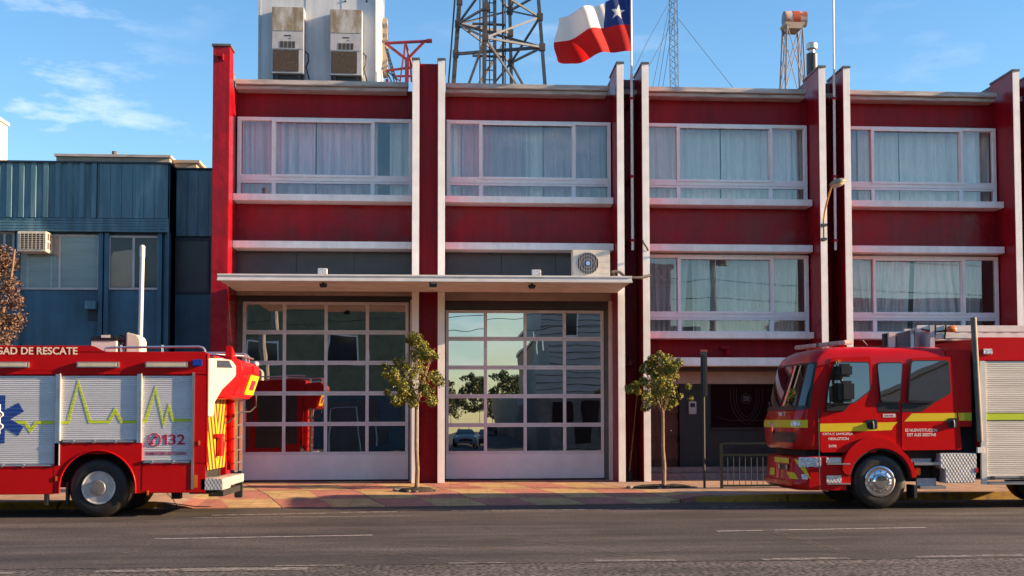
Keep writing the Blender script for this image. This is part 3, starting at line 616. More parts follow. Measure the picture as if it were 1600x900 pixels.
curtain(b[2][0] + 1.32, b[2][1] - 0.2, 3.86, 5.88, M['curt_grey'], 'wide rumpled grey curtain at the right of the lower window above the shop front', 53, 0.28, 0.10, 1.6)
curtain(b[3][0] + 0.05, b[3][0] + 2.0, 3.86, 5.88, M['curt_grey'], 'left rumpled grey curtain in the lower window above the right fire engine', 15, 0.24, 0.10, 1.8)
curtain(b[3][0] + 2.1, b[3][1] - 0.3, 3.86, 5.88, M['curt_grey'], 'right rumpled grey curtain in the lower window above the right fire engine', 54, 0.26, 0.10, 1.6)
for i in (4, 5):
    curtain(b[i][0] + 0.05, b[i][1] - 0.1, 7.2, 9.22, M['curt_pale'], 'pale curtain in the %s upper bay beyond the edge of the photo' % bn[i], 20 + i)
    curtain(b[i][0] + 0.05, b[i][1] - 0.1, 3.86, 5.88, M['curt_grey'], 'grey curtain in the %s lower bay beyond the edge of the photo' % bn[i], 30 + i)

# garage doors
def garage_door(x0, x1, ztop, xa, xb):
    z0 = 0.22; zb = z0 + 0.64; st = 0.075
    mb = MB()
    mb.box(x0, x0 + st, YD, YD + 0.06, zb, ztop).box(x1 - st, x1, YD, YD + 0.06, zb, ztop)
    hgt = (ztop - zb) / 5; wd = (x1 - x0) / 4
    for k in range(6):
        zc = zb + k * hgt; h = 0.05 if 0 < k < 5 else 0.05
        za, zz = (zc, zc + 0.07) if k == 0 else ((zc - 0.07, zc) if k == 5 else (zc - h, zc + h))
        mb.box(x0 + st + .001, x1 - st - .001, YD - 0.003, YD + 0.06, za, zz)
        if k not in (0, 5): mb.box(x0, x1, YD - 0.008, YD - 0.0035, zc - 0.004, zc + 0.004)
    for c in (1, 2, 3):
        for k in range(5):
            mb.box(x0 + c * wd - 0.04, x0 + c * wd + 0.04, YD + 0.002, YD + 0.05, zb + k * hgt + 0.0715 - (0.021 if k else 0), zb + (k + 1) * hgt - 0.0515 - (0.02 if k == 4 else 0))
    d = mb.build('garage_door', M['door_frame'], fs, bevel=0.004)
    MB().box(x0, x1, YD - 0.005, YD + 0.05, z0 + 0.02, zb - 0.002).build('bottom_panel', M['door_white'], d, bevel=0.006)
    mb = MB()
    for k in range(5):
        for c in range(4):
            p, r = x0 + c * wd + 0.03, x0 + (c + 1) * wd - 0.03; u, v = zb + k * hgt + 0.03, zb + (k + 1) * hgt - 0.03
            t = random.Random(k * 7 + c + int(x0)).uniform(-0.004, 0.004); t2 = random.Random(k * 5 + c).uniform(-0.004, 0.004)
            mb.add([(p, YD + 0.035 + t, u), (r, YD + 0.035 - t, u), (r, YD + 0.035 - t + t2, v), (p, YD + 0.035 + t + t2, v)], [(0, 1, 2, 3)])
    mb.build('glazing', M['door_glass'], d, smooth=0)
    MB().box(x0 - 0.01, x1 + 0.01, YD - 0.02, YD + 0.06, z0 - 0.02, z0 + 0.018).build('rubber_seal', M['rubber'], d)
    # lining of the opening
    for u, v in ((xa, x0 - 0.012), (x1 + 0.012, xb)): MB().box(u, v, YD - 0.03, YD + 0.3, 0.1, 4.7).build('door_jamb', M['jamb'], fs)
    MB().box(xa, xb, YD - 0.035, YD + 0.3, ztop + 0.015, 4.80).build('door_lintel', M['panel_dark'], fs)
    MB().box(xb - 0.075, xb, YD - 0.30, YD - 0.036, 0.1, 4.69).build('jamb_strip', M['white_trim'], fs, bevel=0.005)
garage_door(-5.13, -1.04, 4.66, -5.264, -0.916)
garage_door(-0.112, 3.875, 4.47, -0.134, 4.061)
MB().box(-0.136, 4.06, YR + 0.02, YR + 0.19, 4.70, 4.895).build('beam', M['beige'], fs, bevel=0.006)
MB().box(-5.264, -0.916, YR + 0.02, YR + 0.19, 4.805, 4.895).build('beam', M['beige'], fs, bevel=0.006)
# canopy over both doors
cxa, cxb = -5.07, 4.055
cn = MB().box(cxa, cxb, 28.44, YF - 0.012, 4.80, 4.905).build('canopy', M['canopy'], fs, bevel=0.006)
mb = MB().box(cxa - 0.02, cxb + 0.02, 28.38, 28.437, 4.885, 4.925).box(cxa - 0.012, cxb + 0.012, 28.40, 28.437, 4.825, 4.884).box(cxa - 0.02, cxb + 0.02, 28.38, 28.437, 4.775, 4.824)
mb.build('fascia', M['canopy'], cn, bevel=0.004)
mb = MB().box(cxa + 0.02, cxb - 0.02, 28.45, YF - 0.013, 4.782, 4.798)
mb.build('soffit', M['soffit'], cn)
for xa, xb in ((-5.262, -0.918), (-0.134, 4.059)):
    MB().box(xa, xb, YF + 0.02, YR + 0.3, 4.90, 4.93).build('soffit_strip', M['soffit'], cn)

# shop front under the third bay, blank wall under the others
xa, xb = bays[2]
MB().box(xa, xb, 32.45, 33.7, 2.62, 2.98).build('shop_lintel', M['beige'], fs, bevel=0.01)
MB().box(xa, xb, YR + 0.21, 32.44, 2.93, 3.03).build('shop_soffit', M['panel_dark'], fs)
X = lambda px, Y=32.6: P(px, 655, Y)[0]
Z = lambda py, Y=32.6, px=1100: P(px, py, Y)[1]
MB().box(X(1062), xb, 32.6, 33.7, 0.25, 2.619).build('shop_wall', M['dark_green_wall'], fs)
d = MB().box(xa + 0.12, X(1060), 32.75, 32.82, 0.5, 2.61).build('entrance_door', M['wood_door'], fs, bevel=0.01)
mb = MB()
for z0, z1 in ((0.65, 1.15), (1.25, 1.75), (1.85, 2.45)):
    for k in (0, 1): mb.box(xa + 0.2 + k * 0.46, xa + 0.58 + k * 0.46, 32.725, 32.749, z0, z1)
mb.build('door_moulding', M['wood_door'], d, bevel=0.012)
MB().ball((X(1049), 32.71, 1.42), 0.035).build('knob', M['chrome'], d)
sw = MB().box(X(1111), xb - 0.05, 32.56, 32.598, Z(668), Z(599)).build('shop_window', M['dark_glass'], fs)
mb = MB().box(X(1110), xb - 0.03, 32.53, 32.597, Z(668) - 0.05, Z(668) - 0.002)
mb.build('window_ledge', M['dark_green_wall'], sw)
# pale etched crest: shield of nested arcs round a stem
ex, ez = X(1166), Z(626); mb = MB(); ey = 32.553
for r in (0.26, 0.33, 0.42):
    sh_ = [(-r, 0.30), (-r, -0.02), (-0.82 * r, -0.55 * r - 0.06), (-0.45 * r, -0.95 * r - 0.1), (0, -1.2 * r - 0.12), (0.45 * r, -0.95 * r - 0.1), (0.82 * r, -0.55 * r - 0.06), (r, -0.02), (r, 0.30)]
    mb.tube([(ex + u, ey, ez + v) for u, v in sh_], 0.006, 5)
mb.tube([(ex + 0.13 * math.cos(a), ey, ez + 0.05 + 0.13 * math.sin(a)) for a in [2 * math.pi * i / 20 for i in range(21)]], 0.008, 5)
mb.box(ex - 0.08, ex + 0.08, ey - 0.003, ey + 0.003, ez - 0.02, ez + 0.12)
mb.tube([(ex - 0.8, ey, ez - 0.42), (ex - 0.4, ey, ez - 0.52), (ex, ey, ez - 0.5), (ex + 0.4, ey, ez - 0.52), (ex + 0.8, ey, ez - 0.42)], 0.006, 5)
mb.build('etched_crest', M['etched'], sw)
MB().box(xa, xb, 31.75, 33.7, 0.1, 0.36).box(xa, xb, 32.05, 33.7, 0.361, 0.50).build('entrance_step', M['step_stone'], fs, bevel=0.012)
for i in (3, 4, 5):
    MB().box(bays[i][0], bays[i][1], 32.3, 33.7, 0.1, 3.03).build('ground_floor_wall', M['dark_green_wall'], fs)
xi = X(1076, 32.58)
ic = thing('intercom_panel', 'small silver intercom box on the dark wall beside the brown entrance door', 'intercom', (xi, 32.58, 1.9))
MB().box(xi, X(1088, 32.58), 32.54, 32.598, Z(647), Z(627)).build('housing', M['alu'], ic, bevel=0.008)
MB().box(xi + 0.04, X(1088, 32.58) - 0.04, 32.53, 32.539, Z(636), Z(630)).build('screen', M['black'], ic)

# ------------------------------------------------------------------ fixtures on the facade
def floodlight(px, py, top, label):
    Y = 28.75; x, z = P(px, py, Y)
    if top:
        z = 4.925; t = thing('floodlight', label, 'floodlight', (x, Y, z), 'floodlights on the canopy')
        MB().box(x - 0.105, x + 0.105, Y - 0.06, Y + 0.06, z + 0.03, z + 0.17).build('housing', M['ac_white'], t, bevel=0.01)
        MB().box(x - 0.09, x + 0.09, Y - 0.068, Y - 0.0605, z + 0.045, z + 0.155).build('lens', M['clear_lens'], t)
        MB().box(x - 0.08, x + 0.08, Y - 0.02, Y + 0.02, z, z + 0.029).build('bracket', M['galv'], t)
    else:
        z = 4.78; t = thing('floodlight', label, 'floodlight', (x, Y, z), 'floodlights on the canopy')
        MB().prism([(x - 0.09, z - 0.03), (x + 0.09, z - 0.03), (x + 0.065, z - 0.11), (x - 0.065, z - 0.11)], Y - 0.06, Y + 0.06, 'y').build('housing', M['black'], t, bevel=0.008)
        MB().box(x - 0.03, x + 0.03, Y - 0.02, Y + 0.02, z - 0.029, z).build('bracket', M['black'], t)
floodlight(504, 424, True, 'white floodlight standing on the canopy above the left garage door')
floodlight(838, 426, True, 'white floodlight standing on the canopy beside the outdoor air conditioner')
floodlight(505, 444, False, 'small black floodlight hanging under the canopy at the left garage door')
floodlight(831, 446, False, 'small black floodlight hanging under the canopy at the right garage door')
x = P(677, 444, 28.6)[0]
t = thing('security_camera', 'small black box camera under the canopy between the two garage doors', 'camera', (x, 28.6, 4.78))
MB().box(x - 0.09, x + 0.08, 28.5, 28.7, 4.68, 4.779).build('housing', M['black'], t, bevel=0.01)
MB().box(x - 0.05, x + 0.09, 28.45, 28.499, 4.74, 4.775).build('hood', M['ac_grey'], t)

# outdoor air conditioner on the canopy
Y = 29.6; x0, x1 = P(894.5, 400, Y)[0], P(953, 400, Y)[0]; z0, z1 = 4.94, P(920, 390.5, Y)[1]
t = thing('air_conditioner', 'beige outdoor air conditioner with round fan standing on the white canopy', 'air conditioner', (x0, Y, z0))
cs = MB().box(x0, x1, Y, Y + 0.34, z0 + 0.03, z1).build('casing', M['ac_beige'], t, bevel=0.012)
MB().box(x0 + 0.05, x0 + 0.2, Y + 0.03, Y + 0.3, 4.906, z0 + 0.029).box(x1 - 0.2, x1 - 0.05, Y + 0.03, Y + 0.3, 4.906, z0 + 0.029).build('feet', M['black'], t)
fx, fz, fr = P(918.5, 412, Y)[0], P(918.5, 411.5, Y)[1], 0.255
MB().lathe([(fr, -0.012), (fr, -0.002)], (fx, Y, fz), 'y', 36).build('fan_opening', M['black'], t)
mb = MB()
for k in range(-6, 7):
    h = math.sqrt(max(0, fr * fr - (k * 0.04) ** 2)); mb.box(fx + k * 0.04 - 0.004, fx + k * 0.04 + 0.004, Y - 0.03, Y - 0.022, fz - h, fz + h)
for r in (0.1, 0.18, fr):
    mb.tube([(fx + r * math.cos(a), Y - 0.02, fz + r * math.sin(a)) for a in [2 * math.pi * i / 32 for i in range(33)]], 0.006, 5)
mb.build('fan_grille', M['ac_grey'], t)
MB().lathe([(0.05, -0.04), (0.05, -0.031)], (fx, Y, fz), 'y', 20).build('fan_badge', mat('pale_blue_badge', (0.22, 0.42, 0.80), 0.4), t)
mb = MB()
for k in range(1, 5): mb.box(x0 + 0.62, x1 - 0.02, Y - 0.003, Y - 0.0005, z0 + 0.03 + k * 0.14, z0 + 0.037 + k * 0.14)
mb.build('panel_joints', M['ac_grey'], t)
MB().tube([(x1 + 0.001, Y + 0.2, z0 + 0.25), (x1 + 0.12, Y + 0.25, z0 + 0.2), (x1 + 0.2, Y + 0.35, z0 + 0.02), (x1 + 0.33, Y + 0.5, z0 + 0.08), (x1 + 0.42, Y + 0.9, z0 - 0.01)], 0.025, 8).build('hose', M['black'], t)

# small red wall fixtures and cables
x, z = P(1134, 545, 31.7)
t = thing('wall_spotlight', 'small dark red spotlight on the wall strip above the shop front', 'spotlight', (x, 31.9, z))
MB().box(x - 0.12, x + 0.10, 31.70, 31.915, z + 0.0, z + 0.07).build('hood', M['red_wall'], t, bevel=0.01)
MB().tube([(x + 0.08, 31.8, z - 0.01), (x + 0.09, 31.72, z - 0.16)], 0.07, 10).build('lamp_body', M['red_wall'], t)
MB().tube([(x - 0.1, 31.9, z - 0.06), (x - 0.35, 31.91, z - 0.14), (x - 0.75, 31.91, z - 0.16), (x - 1.1, 31.91, z - 0.23)], 0.006, 5).build('cord', M['black'], t)
x, z = P(985, 568, YR - 0.2)
t = thing('alarm_bell', 'small red bell on the wall between the flagpole fins', 'bell', (x, YR, z))
MB().lathe([(0.02, 0.10), (0.06, 0.06), (0.09, -0.04), (0.10, -0.05)], (x, YR - 0.18, z), 'z', 16).build('bell', mat('bell_red', (0.4, 0.08, 0.06), 0.4), t)
MB().tube([(x, YR - 0.18, z + 0.095), (x, YR - 0.18, z + 0.2), (x, YR - 0.001, z + 0.2)], 0.012, 6).build('bracket', M['black'], t)
p0, p1 = P3(988, 434, YF - 0.4), P3(1015, 430.5, YF - 0.05)
t = tag(MB().tube([p0, ((p0[0] + p1[0]) / 2, YF - 0.3, (p0[2] + p1[2]) / 2 - 0.03), p1], 0.035, 8).build('cable_loom', M['cable']), 'thick black cable bundle running from the canopy end to the white fin', 'cable')
pts = [P3(1014, 431, YF - 0.03), P3(1018, 436, YF - 0.05), P3(1013, 391, YF - 0.03), P3(1005, 379, YF - 0.03), P3(1004, 375, YF - 0.03)]
tag(MB().tube([pts[4], pts[3], P3(1010, 386, YF - 0.04), P3(1013, 392, YF - 0.03)], 0.02, 6).build('cable', M['cable']), 'short black cable hooked over the fin right of the flagpole', 'cable')
tag(MB().tube([P3(955, 425, 29.7), P3(962, 424, 30.0), P3(968, 425, 30.4), P3(974, 430, 30.6)], 0.035, 8).build('cable_bundle', M['cable']), 'bunched black cable lying on the right end of the canopy', 'cable')
tag(MB().tube([P3(1026, 432, YF + 0.3), P3(1060, 436, YF + 0.6), P3(1060, 436, YF + 0.62)], 0.006, 5).build('thin_wire', M['cable']), 'thin wire running from the cable bundle across the lower window', 'cable')

# stick leaning in the recess
p0, p1 = P3(983.5, 745, 31.4), P3(996, 613, 31.86)
t = thing('broom', 'brown broom leaning upright in the red recess under the flagpole', 'broom', p0)
MB().tube([(p0[0], p0[1], 0.42), p1], 0.016, 8).build('handle', M['stick_wood'], t)
MB().prism([(p0[0] - 0.07, 0.205), (p0[0] + 0.08, 0.205), (p0[0] + 0.03, 0.44), (p0[0] - 0.025, 0.44)], p0[1] - 0.04, p0[1] + 0.04, 'y').build('brush', M['black'], t)

# flagpoles on the facade
def flagpole(pxb, pyb, pxt, pyt, label, ext, r):
    a = P3(pxb, pyb, YF + 0.12); bb = P3(pxt, pyt, YF + 0.12); d = Vector(bb) - Vector(a); top = Vector(a) + d * ext
    t = thing('flagpole', label, 'flagpole', a)
    j = Vector(a) + d * 0.72
    MB().tube([a, j], r, 12).build('pole', M['pole_white'], t)
    MB().tube([j, top], r * 0.72, 12).build('upper_pole', M['pole_white'], t)
    mb = MB()
    for f in (0.04, 0.3, 0.62):
        c = Vector(a) + d * f; mb.box(c.x - r - 0.02, c.x + r + 0.02, c.y - 0.05, YR, c.z - 0.03, c.z + 0.03)
    mb.build('bracket', M['red_wall'], t)
    MB().ball(tuple(top + Vector((0, 0, 0.04))), 0.07).build('finial', M['pole_white'], t)
    return t
flagpole(988.6, 391, 986, 10, 'white flagpole between two fins carrying the waving flag', 1.18, 0.036)
flagpole(1305.5, 391, 1302, 10, 'bare white flagpole between two fins behind the street lamp', 1.25, 0.034)

# flag
FY = YF + 0.12
def flag():
    mb = MB(); nu, nv = 132, 84
    H0, H1 = P(985.0, -5, FY), P(985.6, 80.5, FY); F0, F1 = P(871, 22, FY), P(867.5, 94, FY)
    star = []
    for i in range(10):
        a = math.pi / 2 + i * math.pi / 5 - 0.12; rr = 0.30 if i % 2 == 0 else 0.118
        star.append((0.5 + rr * math.cos(a), 0.5 + rr * math.sin(a)))
    def inside(x, y):
        c = False; j = 9
        for i in range(10):
            xi, yi = star[i]; xj, yj = star[j]
            if (yi > y) != (yj > y) and x < (xj - xi) * (y - yi) / (yj - yi) + xi: c = not c
            j = i
        return c
    vs = []
    for j in range(nv + 1):
        v = j / nv
        for i in range(nu + 1):
            u = i / nu
            tx = H0[0] + (H1[0] - H0[0]) * v; tz = H0[1] + (H1[1] - H0[1]) * v
            fx_ = F0[0] + (F1[0] - F0[0]) * v; fz_ = F0[1] + (F1[1] - F0[1]) * v
            x = tx + (fx_ - tx) * u; z = tz + (fz_ - tz) * u
            z += 0.10 * math.sin(u * 5.2 + 0.2) * (1 - 0.2 * v) * u ** 0.5 - 0.05 * u * (1 - u)
            x += 0.045 * math.sin(v * 7 + 1) * u
            ph = u * 7.4 + v * 3.0
            y = 0.16 * math.sin(u * 15 + v * 3.5 + 0.6) * u ** 0.5 * (1 - u) * 1.6 + 0.30 * u ** 0.7 * math.sin(ph - 0.6) + 0.10 * u * math.sin(2.1 * ph + 1.0 - v * 2) + 0.22 * v * u * math.sin(u * 3.4)
            vs.append((x, FY - 0.02 + y, z))
    fs_ = []; ms = []
    for j in range(nv):
        for i in range(nu):
            u, v = (i + 0.5) / nu, (j + 0.5) / nv
            q = 1
            if v > 0.5: q = 0
            elif u < 0.345:
                q = 2
                # square canton
                if inside(1 - u / 0.345, 1 - v / 0.5): q = 1
            fs_.append((j * (nu + 1) + i, j * (nu + 1) + i + 1, (j + 1) * (nu + 1) + i + 1, (j + 1) * (nu + 1) + i)); ms.append(q)
    mb.v = vs; mb.f = [list(f) for f in fs_]; mb.m = ms
    o = mb.build('flag', [M['flag_red'], M['flag_white'], M['flag_blue']], smooth=80, normals=False)
    return tag(o, 'waving flag, white over red with a blue corner and one white star', 'flag')
flag()

# street lamp bracketed on the fin
x, z = P(1288, 372, YF - 0.02); t = thing('street_lamp', 'old brown street lamp on a curved arm fixed to a white fin', 'street lamp', (x, YF, z))
mb = MB().tube([(P3(1287.5, 377, YF - 0.06)), P3(1287, 345, YF - 0.06)], 0.022, 8)
for py in (352, 374): mb.box(P(1287, py, YF)[0] - 0.07, P(1287, py, YF)[0] + 0.06, YF - 0.09, YF - 0.007, P(1287, py, YF)[1] - 0.03, P(1287, py, YF)[1] + 0.03)
mb.build('wall_bracket', M['galv'], t)
MB().tube([P3(1287, 345, YF - 0.07), P3(1288.5, 332, YF - 0.2), P3(1291.5, 318, YF - 0.55), P3(1295, 305, YF - 1.0), P3(1299, 292, YF - 1.5)], 0.024, 8).build('arm', M['stick_wood'], t)
hc = Vector(P3(1309, 286, YF - 1.7))
mb = MB().ball((0, 0, 0), 0.19, 12, 1.0, 1.25, 0.55)
for i, v in enumerate(mb.v):
    x_, y_, z_ = v; zz = z_ if z_ > -0.02 else -0.02 + (z_ + 0.02) * 0.2
    mb.v[i] = (hc.x + x_ + 0.0, hc.y + y_, hc.z + zz + 0.22 * x_)
mb.build('lamp_head', M['lamp_shell'], t)
mb = MB().ball((hc.x, hc.y, hc.z - 0.028), 0.165, 10, 1.0, 1.2, 0.42); 
for i, v in enumerate(mb.v): mb.v[i] = (v[0], v[1], min(v[2], hc.z - 0.012) + 0.22 * (v[0] - hc.x))
mb.build('diffuser', M['lamp_strip'], t)

# ================================================================== ROOF: shelter, towers, flue
Y = 35.0; x0, x1 = P(404, 80, Y)[0], P(589.5, 80, Y)[0]; zr = 10.02
t = thing('equipment_shelter', 'tall pale metal equipment shelter on the roof with two wall air conditioners', 'shelter', (x0, Y, zr))
sh = MB().box(x0, x1, Y, Y + 3.8, zr, 14.6).build('wall', M['shelter'], t, bevel=0.02)
mb = MB()
for px in (478, 534): q = P(px, 10, Y)[0]; mb.box(q - 0.008, q + 0.008, Y - 0.006, Y - 0.001, zr, 14.6)
mb.box(x0 - 0.01, x0 + 0.05, Y - 0.02, Y - 0.001, zr, 14.6).box(x1 - 0.06, x1 - 0.015, Y - 0.03, Y - 0.001, zr, 14.6)
mb.build('seam', M['ac_grey'], t)
MB().box(x0 - 0.12, x1 + 0.18, Y - 0.12, Y + 3.9, 14.6, 14.75).build('roof', M['galv'], t)
mb = MB()
for px, py in ((540, 2), (573, 2)): q = P3(px, py, Y); mb.ball((q[0], q[1] - 0.005, q[2]), 0.03)
mb.build('bolt', M['black'], t)
MB().box(x1 + 0.001, x1 + 0.14, Y + 2.6, Y + 3.4, 12.0, 13.6).build('side_hatch', M['tan_wall'], t, bevel=0.01)
MB().tube([P3(587, 112, Y - 0.05), P3(587, -30, Y - 0.05)], 0.02, 6).build('conduit', M['shelter'], t)

def wall_ac(xl, xr, yt, ym1, ym2, yb, label):
    Yw = Y - 0.42; f = lambda px, py: P(px, py, Yw)
    a, b_ = f(xl, 60)[0], f(xr, 60)[0]; zt, z1, z2, zb = f(xl, yt)[1], f(xl, ym1)[1], f(xl, ym2)[1], f(xl, yb)[1]
    u = thing('wall_air_conditioner', label, 'air conditioner', (a, Yw, zb), 'tall air conditioners on the rooftop shelter')
    MB().box(a, b_, Yw, Y - 0.002, zb, zt).build('casing', M['ac_grey'], u, bevel=0.012)
    MB().box(a + 0.012, b_ - 0.012, Yw - 0.014, Yw - 0.001, z1 + 0.01, zt - 0.012).build('upper_panel', M['ac_stain'], u, bevel=0.004)
    MB().box(a + 0.012, b_ - 0.012, Yw - 0.014, Yw - 0.001, z2 + 0.01, z1 - 0.01).build('middle_panel', M['ac_grey'], u, bevel=0.004)
    w = b_ - a; mb = MB()
    for k in range(4): mb.box(a + w * (0.27 + k * 0.125), a + w * (0.36 + k * 0.125), Yw - 0.02, Yw - 0.0145, z2 + (z1 - z2) * 0.08, z2 + (z1 - z2) * 0.44)
    mb.build('louvre', M['coil'], u)
    mb = MB()
    for k in range(9): mb.box(a + w * (0.40 + k * 0.024), a + w * (0.417 + k * 0.024), Yw - 0.018, Yw - 0.0145, z2 + (z1 - z2) * 0.72, z2 + (z1 - z2) * (0.78 + 0.02 * (k % 2)))
    mb.box(a + w * 0.55, a + w * 0.59, Yw - 0.018, Yw - 0.0145, z2 + (z1 - z2) * 0.58, z2 + (z1 - z2) * 0.63)
    mb.build('nameplate', M['black'], u)
    MB().box(a + w * 0.04, a + w * 0.85, Yw - 0.012, Yw - 0.001, zb + 0.05, z2 - 0.015).build('coil', M['coil'], u)
    MB().box(a + 0.1, a + 0.16, Yw + 0.02, Yw + 0.08, zr, zb - 0.001).box(b_ - 0.16, b_ - 0.1, Yw + 0.02, Yw + 0.08, zr, zb - 0.001).box(a + 0.02, b_ - 0.02, Yw + 0.15, Y - 0.01, zr, zb - 0.001).build('stand', M['black'], u)
    MB().tube([(b_ + 0.001, Yw + 0.3, zb + 0.7), (b_ + 0.09, Yw + 0.3, zb + 0.62), (b_ + 0.10, Yw + 0.28, zb + 0.4), (b_ + 0.04, Yw + 0.25, zb + 0.25), (b_ + 0.13, Yw + 0.2, zb - 0.1)], 0.02, 6).build('power_lead', M['cable'], u)
wall_ac(424.5, 474.5, 10, 48.5, 76.5, 114, 'left one of two tall air conditioners on the shelter, brown stain at its upper left')
wall_ac(515.5, 565.5, 14, 52, 79.5, 117, 'right one of two tall air conditioners on the shelter, brown stain down its upper middle')

# lattice tower
Yc = 38.0; c = Vector((P(779, 130, Yc)[0], Yc, 0)); zb = 10.02
t = thing('lattice_tower', 'heavy grey steel lattice tower rising from the roof behind the flag', 'tower', (c.x, c.y, zb))
MB().box(c.x - 1.7, c.x + 1.7, c.y - 1.7, c.y + 1.7, zb, zb + 0.25).build('base', M['grey_render'], t)
zA, zB = 10.2, 22.0
def hw_at(z): return 1.0 - 0.052 * (z - 11.7)
dirs = [Vector((-1.36, 0.46)), Vector((-0.46, -1.36)), Vector((1.36, -0.46)), Vector((0.46, 1.36))]
def leg(i, z): d = dirs[i % 4] * hw_at(z); return Vector((c.x + d.x, c.y + d.y, z))
for i in range(4):
    mb = MB(); w = 0.13
    mb.bar(leg(i, zA), leg(i, zB), w if i == 0 else 0.10)
    if i == 0: mb.bar(leg(0, zA) + Vector((-0.16, 0, 0)), leg(0, zB) + Vector((-0.12, 0, 0)), 0.05)
    mb.build('leg', M['galv_rust'] if i in (0, 1) else M['galv'], t, bevel=0.008)
lv = [10.25, P(720, 78, Yc)[1], P(720, 31, Yc)[1], 14.4, 16.0, 17.6, 19.2, 20.8]
mb = MB()
for a in range(4):
    for k, z in enumerate(lv):
        if (a in (1, 2) and k % 2 == 1) or (a in (0, 3) and k % 2 == 0) or k == 0: mb.bar(leg(a, z), leg(a + 1, z), 0.06)
        q = leg(a, z)
        if z < 15: MB().box(q.x - 0.09, q.x + 0.09, q.y - 0.08, q.y + 0.08, q.z - 0.11, q.z + 0.11).build('gusset', M['galv_rust'], t, bevel=0.01)
    for k in range(len(lv) - 1):
        if (k + a) % 2 == 0: mb.bar(leg(a, lv[k]), leg(a + 1, lv[k + 1]), 0.055)
        else: mb.bar(leg(a + 1, lv[k]), leg(a, lv[k + 1]), 0.055)
mb.bar(leg(0, lv[2]), leg(2, lv[1] + 0.0), 0.07); mb.bar(leg(0, lv[1]), leg(2, lv[1]), 0.085); mb.bar(leg(0, lv[2]), leg(3, lv[2]), 0.08)
mb.bar(leg(0, lv[0] + 0.2), leg(3, lv[2]), 0.07)
mb.build('bracing', M['galv'], t)
# ladder and cable trays inside
mb = MB(); lx0, lx1 = P(755, 60, 37.6)[0], P(773, 60, 37.6)[0]
mb.bar((lx0, 37.6, zA), (lx0, 37.6, zB), 0.05).bar((lx1, 37.6, zA), (lx1, 37.6, zB), 0.10)
for k in range(40): mb.bar((lx0, 37.6, zA + 0.15 + k * 0.29), (lx1, 37.6, zA + 0.15 + k * 0.29), 0.028)
mb.build('ladder', M['galv'], t)
mb = MB()
for px in (750, 765, 786, 789.5): q = P(px, 60, 37.9)[0]; mb.tube([(q, 37.9, zA), (q, 37.9, zB)], 0.02 if px != 786 else 0.035, 6)
mb.build('feeder_cable', M['cable'], t)
mb = MB()
for py in (37, 87): mb.bar(P3(738, py, 37.8), P3(790, py + 2, 37.8), 0.06)
mb.build('cable_support', M['galv_rust'], t)

# red mast frame beside the shelter
Yc = 36.5; q = lambda px, py, dy=0.0: P3(px, py, Yc + dy)
t = thing('red_antenna_frame', 'red steel antenna frame with a sloping top bar between shelter and lattice tower', 'antenna', (P(635, 130, Yc)[0], Yc, zr))
MB().bar((P(635.5, 130, Yc)[0], Yc, zr), q(635.5, 90), 0.10).bar(q(637, 128, 0.2), q(638, 85, 0.2), 0.06).build('post', M['mast_red'], t)
MB().tube([q(601, 67.5), q(674, 64)], 0.045, 8).tube([q(666, 64.2), q(675, 63.7)], 0.065, 8).build('top_bar', M['mast_red'], t)
mb = MB().bar(q(604, 69), q(634, 92), 0.07).bar(q(663, 65), q(637, 92), 0.07).bar(q(633, 66), q(631, 90, -0.3), 0.05).bar(q(633, 66), q(645, 105, 0.3), 0.05).bar(q(630, 90, -0.3), q(625, 128, -0.3), 0.04).bar(q(641, 92, 0.3), q(643, 128, .3), 0.05)
mb.bar(q(603, 110.5), q(646, 105), 0.06).bar(q(617, 119), q(646, 119), 0.05)
mb.build('strut', M['mast_red'], t)
mb = MB()
for a, b_ in (((602, 73), (616, 128)), ((605, 76), (620, 128)), ((603, 110), (612, 128)), ((606, 112), (624, 126))): mb.bar(q(*a, 0.6), q(*b_, 0.6), 0.035)
for k in range(9): mb.bar(q(603 + k * 1.55, 76 + k * 5.6, 0.6), q(606 + k * 1.6, 80 + k * 5.6, 0.6), 0.03)
mb.build('lattice_stay', M['galv'], t)
MB().box(P(600, 1, Yc)[0], P(604.5, 1, Yc)[0], Yc + 1, Yc + 1.3, zr, q(600, 109)[2]).build('foot_bracket', M['mast_red'], t)

# slim guyed mast
Yc = 46.0; b0 = P3(1055, 140, Yc); 
t = thing('guyed_mast', 'slim grey lattice radio mast held by guy wires, behind the third bay', 'mast', (b0[0], Yc, 9.9))
tri = [Vector((0.15, 0.05)), Vector((-0.15, 0.08)), Vector((0.0, -0.14))]; mb = MB(); z0, z1 = 9.9, 22.0
for v in tri: mb.tube([(b0[0] + v.x, Yc + v.y, z0), (b0[0] + v.x - 0.06, Yc + v.y, z1)], 0.014, 5)
n = 60
for k in range(n):
    za, zz = z0 + (z1 - z0) * k / n, z0 + (z1 - z0) * (k + 1) / n; off = -0.06 * k / n
    for i in range(3):
        v, w = tri[i], tri[(i + 1) % 3]
        if k % 2: v, w = w, v
        mb.tube([(b0[0] + v.x + off, Yc + v.y, za), (b0[0] + w.x + off, Yc + w.y, zz)], 0.008, 4)
mb.build('lattice', M['galv'], t)
mb = MB()
def guy(pa, pb, da=0.0, db=0.0): mb.tube([P3(*pa, Yc + da), P3(*pb, Yc + db)], 0.009, 4)
guy((1058, 27), (1146, 138)); guy((1056, -40), (1019, 140), 0, -3); guy((1056, -15), (1014, 60), 0, -4); guy((1055, -30), (1028, 140), 0, 4); guy((1054, 20), (1035, 140), 0, 4); guy((1053, 30), (1013, 105), 0, -5); guy((1014, 60), (990, 110), -4, -6)
mb.build('guy_wire', M['cable'], t)

